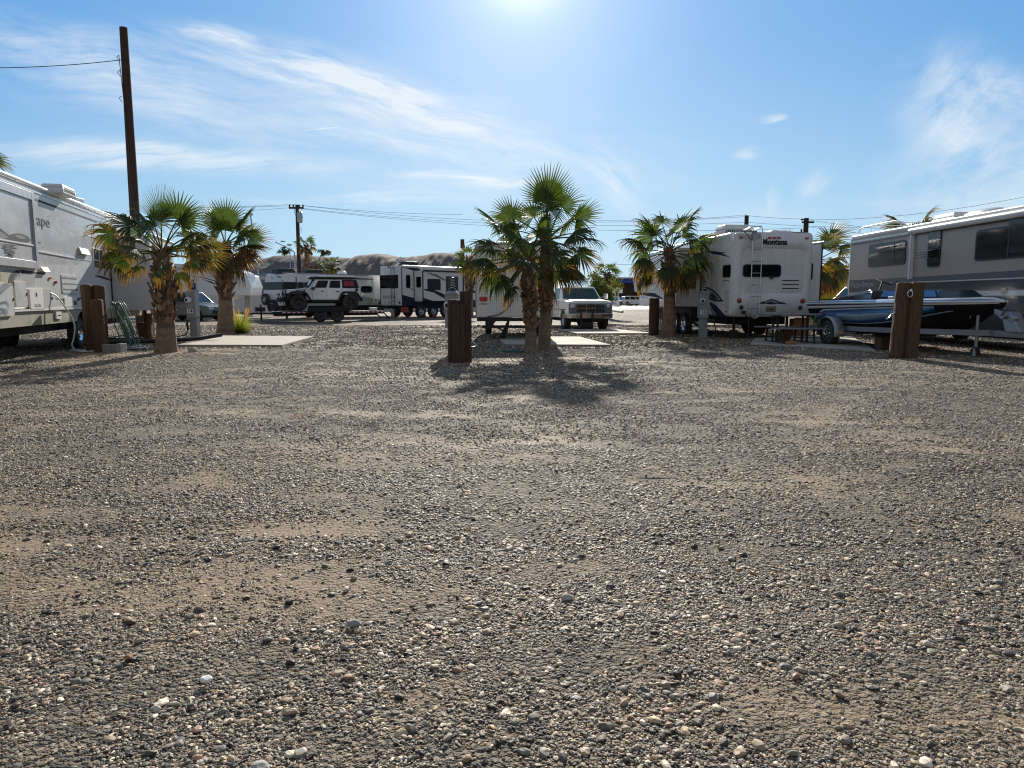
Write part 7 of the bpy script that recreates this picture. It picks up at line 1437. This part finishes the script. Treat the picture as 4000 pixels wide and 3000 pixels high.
    b = MB(); p = Bk.P(.5, 0, -.3); b.box(p.x - .3, p.x + .4, p.y - .2, p.y + .2, .45, .6); b.box(p.x + .2, p.x + .42, p.y - .15, p.y + .15, 0, .5); b.build('step', 'galv', r)
    c = F.P(1.5, 0, -1.1); roof_ac((c.x, c.y, zt), F.u[:2], r, 1.3, .9, .35, 'black', slats=False); b = MB(); c = F.P(4, 0, -1.2); b.box(c.x - 1.3, c.x + .3, c.y - .3, c.y + .3, zt, zt + .1); b.tube([F.P(.1, zt + .1, -.6), F.P(.9, zt + .65, -1.2)], .05, 6); b.build('roof_gear', 'mh_white', r)
dark_fifth()
c = at(1583, 1225, 50); b = MB(); b.box(c.x - .25, c.x + .2, 49.8, 50.1, .35, .75); [b.tube([(c.x - .22 + .4 * k, 49.9, 0), (c.x - .2 + .36 * k, 49.9, .4)], .02, 5) for k in (0, 1)]; o = b.build('camp_chair', 'can_red'); tag(o, 'dark red folding camp chair under the dark-skirted trailer', 'camp chair')
for px, lab, m in ((1654, 'orange and white toy bundle beside the dark-skirted trailer wheels', 'amber_lens'), (1688, 'orange-red bag between the dark-skirted trailer wheels', 'red_lens')):
    rock('bag', lab, 'bag', at(px, 1232, 51.5).to_2d().to_3d(), (.22, .2, .14), m, 7)

# ---------------------------------------------------------------- white fifth wheel far left
def far_left_fifth():
    F = Face((at(600, 1100, 52).x, 52), (1, 0)); pts = [(250, 722), (800, 745), (930, 782), (1030, 832), (1068, 930), (1050, 1006), (880, 1012), (812, 1042), (812, 1112), (250, 1112)]; r = thing('fifth_wheel_trailer', 'white fifth wheel with brown swooshes facing right, behind pedestal 14', 'camper trailer', (F.o.x + 4, 52, 0))
    b = MB(); b.prism([F.q(*C2(*p)) for p in pts], F.o, F.u, F.v, F.n, -2.4, 0); b.build('body', 'white', r, .07, 3)
    D_ = lambda p, m, t=.006: decal(F, C2, p, m, r, t); D_([(900, 790), (1010, 815), (1015, 822), (900, 806)], 'navy'); D_([(580, 843), (690, 855), (780, 885), (780, 892), (690, 865)], 'grey_decal'); D_([(640, 862), (720, 885), (780, 915), (775, 918), (700, 890)], 'navy'); D_([(610, 1015), (680, 1030), (785, 1065), (690, 1055)], 'roof_brown'); D_([(410, 985), (520, 1000), (520, 1008), (430, 995)], 'navy')
    D_([(415, 832), (780, 838), (780, 843), (415, 838)], 'light_decal', .01)
    rc = F.rect(*C2(520, 860), *C2(606, 1080)); d_ = panel('door', F, rr(*rc, .1), -.002, .02, 'white_dull', r, .01); window(F, (rc[0] + .15, rc[3] - 1.0, rc[2] - .15, rc[3] - .3), d_, .05, .02, 'black', 'glass', .035)
    window(F, F.rect(*C2(425, 900), *C2(470, 952)), r, .05, .02, 'black', 'glass', .02); rc = F.rect(*C2(645, 998), *C2(795, 1085)); panel('hatch', F, rr(*rc, .08), -.002, .015, 'white_dull', r)
    b = MB(); b.tube([F.P(F.q(*C2(430, 765))[0], F.q(*C2(430, 770))[1], .08), F.P(F.q(*C2(790, 765))[0], F.q(*C2(430, 770))[1], .08)], .07, 8); b.build('awning', 'light_decal', r)
    x0 = F.q(*C2(300, 1100))[0]; b = MB(); z = F.q(*C2(400, 1112))[1]; b.prism([(x0, .5), (F.q(*C2(800, 1100))[0], .5), (F.q(*C2(800, 1100))[0], z), (x0, z)], F.o, F.u, F.v, F.n, -2, -.4); b.build('chassis', 'chassis', r)
    for px in (500, 560): wheel(F.P(F.q(*C2(px, 1100))[0], .4, -.2), F.n, r, .4, .24, .22, 'steel')
    b = MB(); a = F.q(*C2(985, 1060))[0]; b.prism([(a - .25, 0), (a + .25, 0), (a + .2, 1.5), (a - .2, 1.5)], F.o, F.u, F.v, F.n, -1.4, -1.1); b.build('king_pin_stand', 'light_decal', r)
    c = F.P(F.q(*C2(700, 740))[0], 0, -1.2); roof_ac((c.x, c.y, F.q(*C2(700, 742))[1]), (1, 0), r, 1.0, .8, .3, 'mh_white', slats=False)
far_left_fifth()
for px, D in ((807, 50), (821, 50.4)): c = at(px, 1225, D); b = MB(); b.lathe([(0, 0), (.14, 0), (.16, .36), (.15, .37), (0, .35)], (c.x, D, 0), UP, 14); o = b.build('bucket', 'plastic_yellow'); tag(o, 'left yellow bucket under the far white fifth wheel' if px == 807 else 'right yellow bucket under the far white fifth wheel', 'bucket', 'yellow buckets')
c = at(848, 1225, 51); b = MB(); b.box(c.x - .35, c.x + .35, 50.8, 51.3, 0, .35); o = b.build('storage_tote', 'boat_blue_dark', None, .03); tag(o, 'dark blue storage tote beside the yellow buckets', 'tote')

# ---------------------------------------------------------------- walls and buildings
def wall(label, px0, px1, D, h, m, name='boundary_wall', D2=None):
    a, c = at(px0, 1100, D), at(px1, 1100, D2 or D); F = Face(a[:2], (c - a)[:2]); Lg = (Vector(c[:2]) - Vector(a[:2])).length; r = thing(name, label, 'wall', (a.x, a.y, 0)); panel('wall_panel', F, [(0, -.1), (Lg, -.1), (Lg, h), (0, h)], -.2, 0, m, r); panel('coping', F, [(-.02, h), (Lg + .02, h), (Lg + .02, h + .06), (-.02, h + .06)], -.23, .03, m, r); return r, F
wall('low white boundary wall left of the white off-roader', 700, 1060, 66, 1.65, 'pale_wall')
wall('long pale low wall far behind the parked trailers', 1060, 2000, 72, .75, 'pale_wall')
def building(name, label, px0, px1, D, z1, m, depth=12, roof=None, wins=(), cat='building'):
    a = at(px0, 1100, D); Wd = at(px1, 1100, D).x - a.x; F = Face((a.x, D), (1, 0)); r = thing(name, label, cat, (a.x, D, 0)); b = MB(); b.prism([(0, -.2), (Wd, -.2), (Wd, z1), (0, z1)], F.o, F.u, F.v, F.n, -depth, 0); b.build('wall', m, r)
    if roof: b = MB(); b.prism([(-.3, z1), (Wd + .3, z1), (Wd + .3, z1 + .3), (-.3, z1 + .3)], F.o, F.u, F.v, F.n, -depth, .3); b.build('roof', roof, r)
    for rc in wins: window(F, rc, r, .05, .1, 'black', 'glass', .06)
    return r, F, Wd
r, F, w = building('blue_building', 'far blue-grey building with white trim between the left palms', 975, 1040, 140, at(0, 1066, 140).z, 'blue_wall', 14)
z = F.q(1000, 1085)[1]; bar(F, 0, z, w, z, .7, 0, .15, 'pale_wall', r, 'band')
for x in (.5, 1.6, 2.7): window(F, (x, z - 2.6, x + .7, z - 1.0), r, .02, .08, 'pale_wall', 'glass', .1)
r, F, w = building('apartment_block', 'distant beige block behind the left white wall', 905, 1000, 175, at(0, 1085, 175).z, 'pale_wall', 14, 'roof_brown', [(1 + i * 1.5, 2.6, 1.9 + i * 1.5, 3.8) for i in range(3)])
r, F, w = building('store', 'distant fuel station store with bright blue fascia band', 2395, 2840, 165, at(0, 1102, 165).z, 'tan_wall', 16)
z = at(0, 1106, 160).z; b = MB(); b.box(at(2372, 0, 158).x, at(2850, 0, 158).x, 157, 166, at(0, 1106, 158).z, at(0, 1090, 158).z); b.build('canopy_fascia', 'blue_fascia', r, .02); b = MB(); b.box(at(2365, 0, 158).x, at(2850, 0, 158).x, 156.6, 166, at(0, 1089, 158).z, at(0, 1084, 158).z); b.build('canopy_trim', 'pale_wall', r)
for px in (2404, 2560): b = MB(); c = at(px, 0, 158); b.box(c.x - .35, c.x + .35, 157.5, 158.2, 0, at(0, 1108, 158).z); b.build('column', 'tan_wall', r)
window(F, F.rect(2417, 1150, 2443, 1190), r, .05, .15, 'dark_wall', 'glass_soft', .1, mull=(.5,)); window(F, F.rect(2468, 1138, 2530, 1185), r, .05, .1, 'dark_wall', 'glass', .1); window(F, F.rect(2560, 1140, 2640, 1185), r, .05, .1, 'dark_wall', 'glass', .1, mull=(.33, .66))
for i, px in enumerate((2408, 2380)):
    c = at(px, 1180, 118); r2 = thing('fuel_pump', ('white fuel pump with broad sign top right of the pickup cab', 'pale fuel pump beside the yellow-green palm shrub')[i], 'fuel pump', (c.x, 118, 0), 'fuel pumps'); b = MB(); b.box(c.x - .45, c.x + .45, 117.7, 118.3, 0, 1.6 if i == 0 else 2.2); b.build('cabinet', 'label_white', r2, .03)
    b = MB(); b.box(c.x - (.95 if i == 0 else .5), c.x + (.95 if i == 0 else .5), 117.8, 118.2, 2.2 if i == 0 else 2.2, 3.1 if i == 0 else 2.5); b.box(c.x - .3, c.x - .2, 117.9, 118.1, 1.6, 2.2); b.box(c.x + .2, c.x + .3, 117.9, 118.1, 1.6, 2.2); b.build('topper', 'label_white', r2, .02); b = MB(); b.box(c.x - .2, c.x + .2, 117.66, 117.699, 1.0, 1.4); b.build('screen', 'boat_blue', r2)
a = at(3195, 1100, 70); r, F, w = building('yellow_building', 'bright yellow building with brown awning roof behind the drooping palm', 3180, 3301, 70, at(0, 1042, 70).z, 'yellow_wall', 9)
b = MB(); q = lambda x, y: F.q(*CM(x, y)); p = [q(1215, 1020), q(1455, 1022), q(1400, 985), q(1330, 950), q(1250, 950)]; b.prism(p, F.o, F.u, F.v, F.n, 0, 1.2); b.build('awning_roof', 'roof_brown', r, .02)
z = at(0, 1042, 70).z; bar(F, 0, z, w + .2, z, .25, -.2, .25, 'yellow_wall', r, 'cornice'); rc = F.rect(*CM(1270, 1110), *CM(1360, 1145)); window(F, rc, r, .03, .06, 'yellow_wall', 'glass', .05); window(F, F.rect(*CM(1220, 1200), *CM(1330, 1250)), r, .03, .06, 'black', 'glass', .05)
r, F, w = building('grey_house', 'sliver of pale grey house between yellow building and motorhome', 3299, 3345, 90, at(0, 1060, 90).z, 'pale_wall', 8, 'roof_brown')
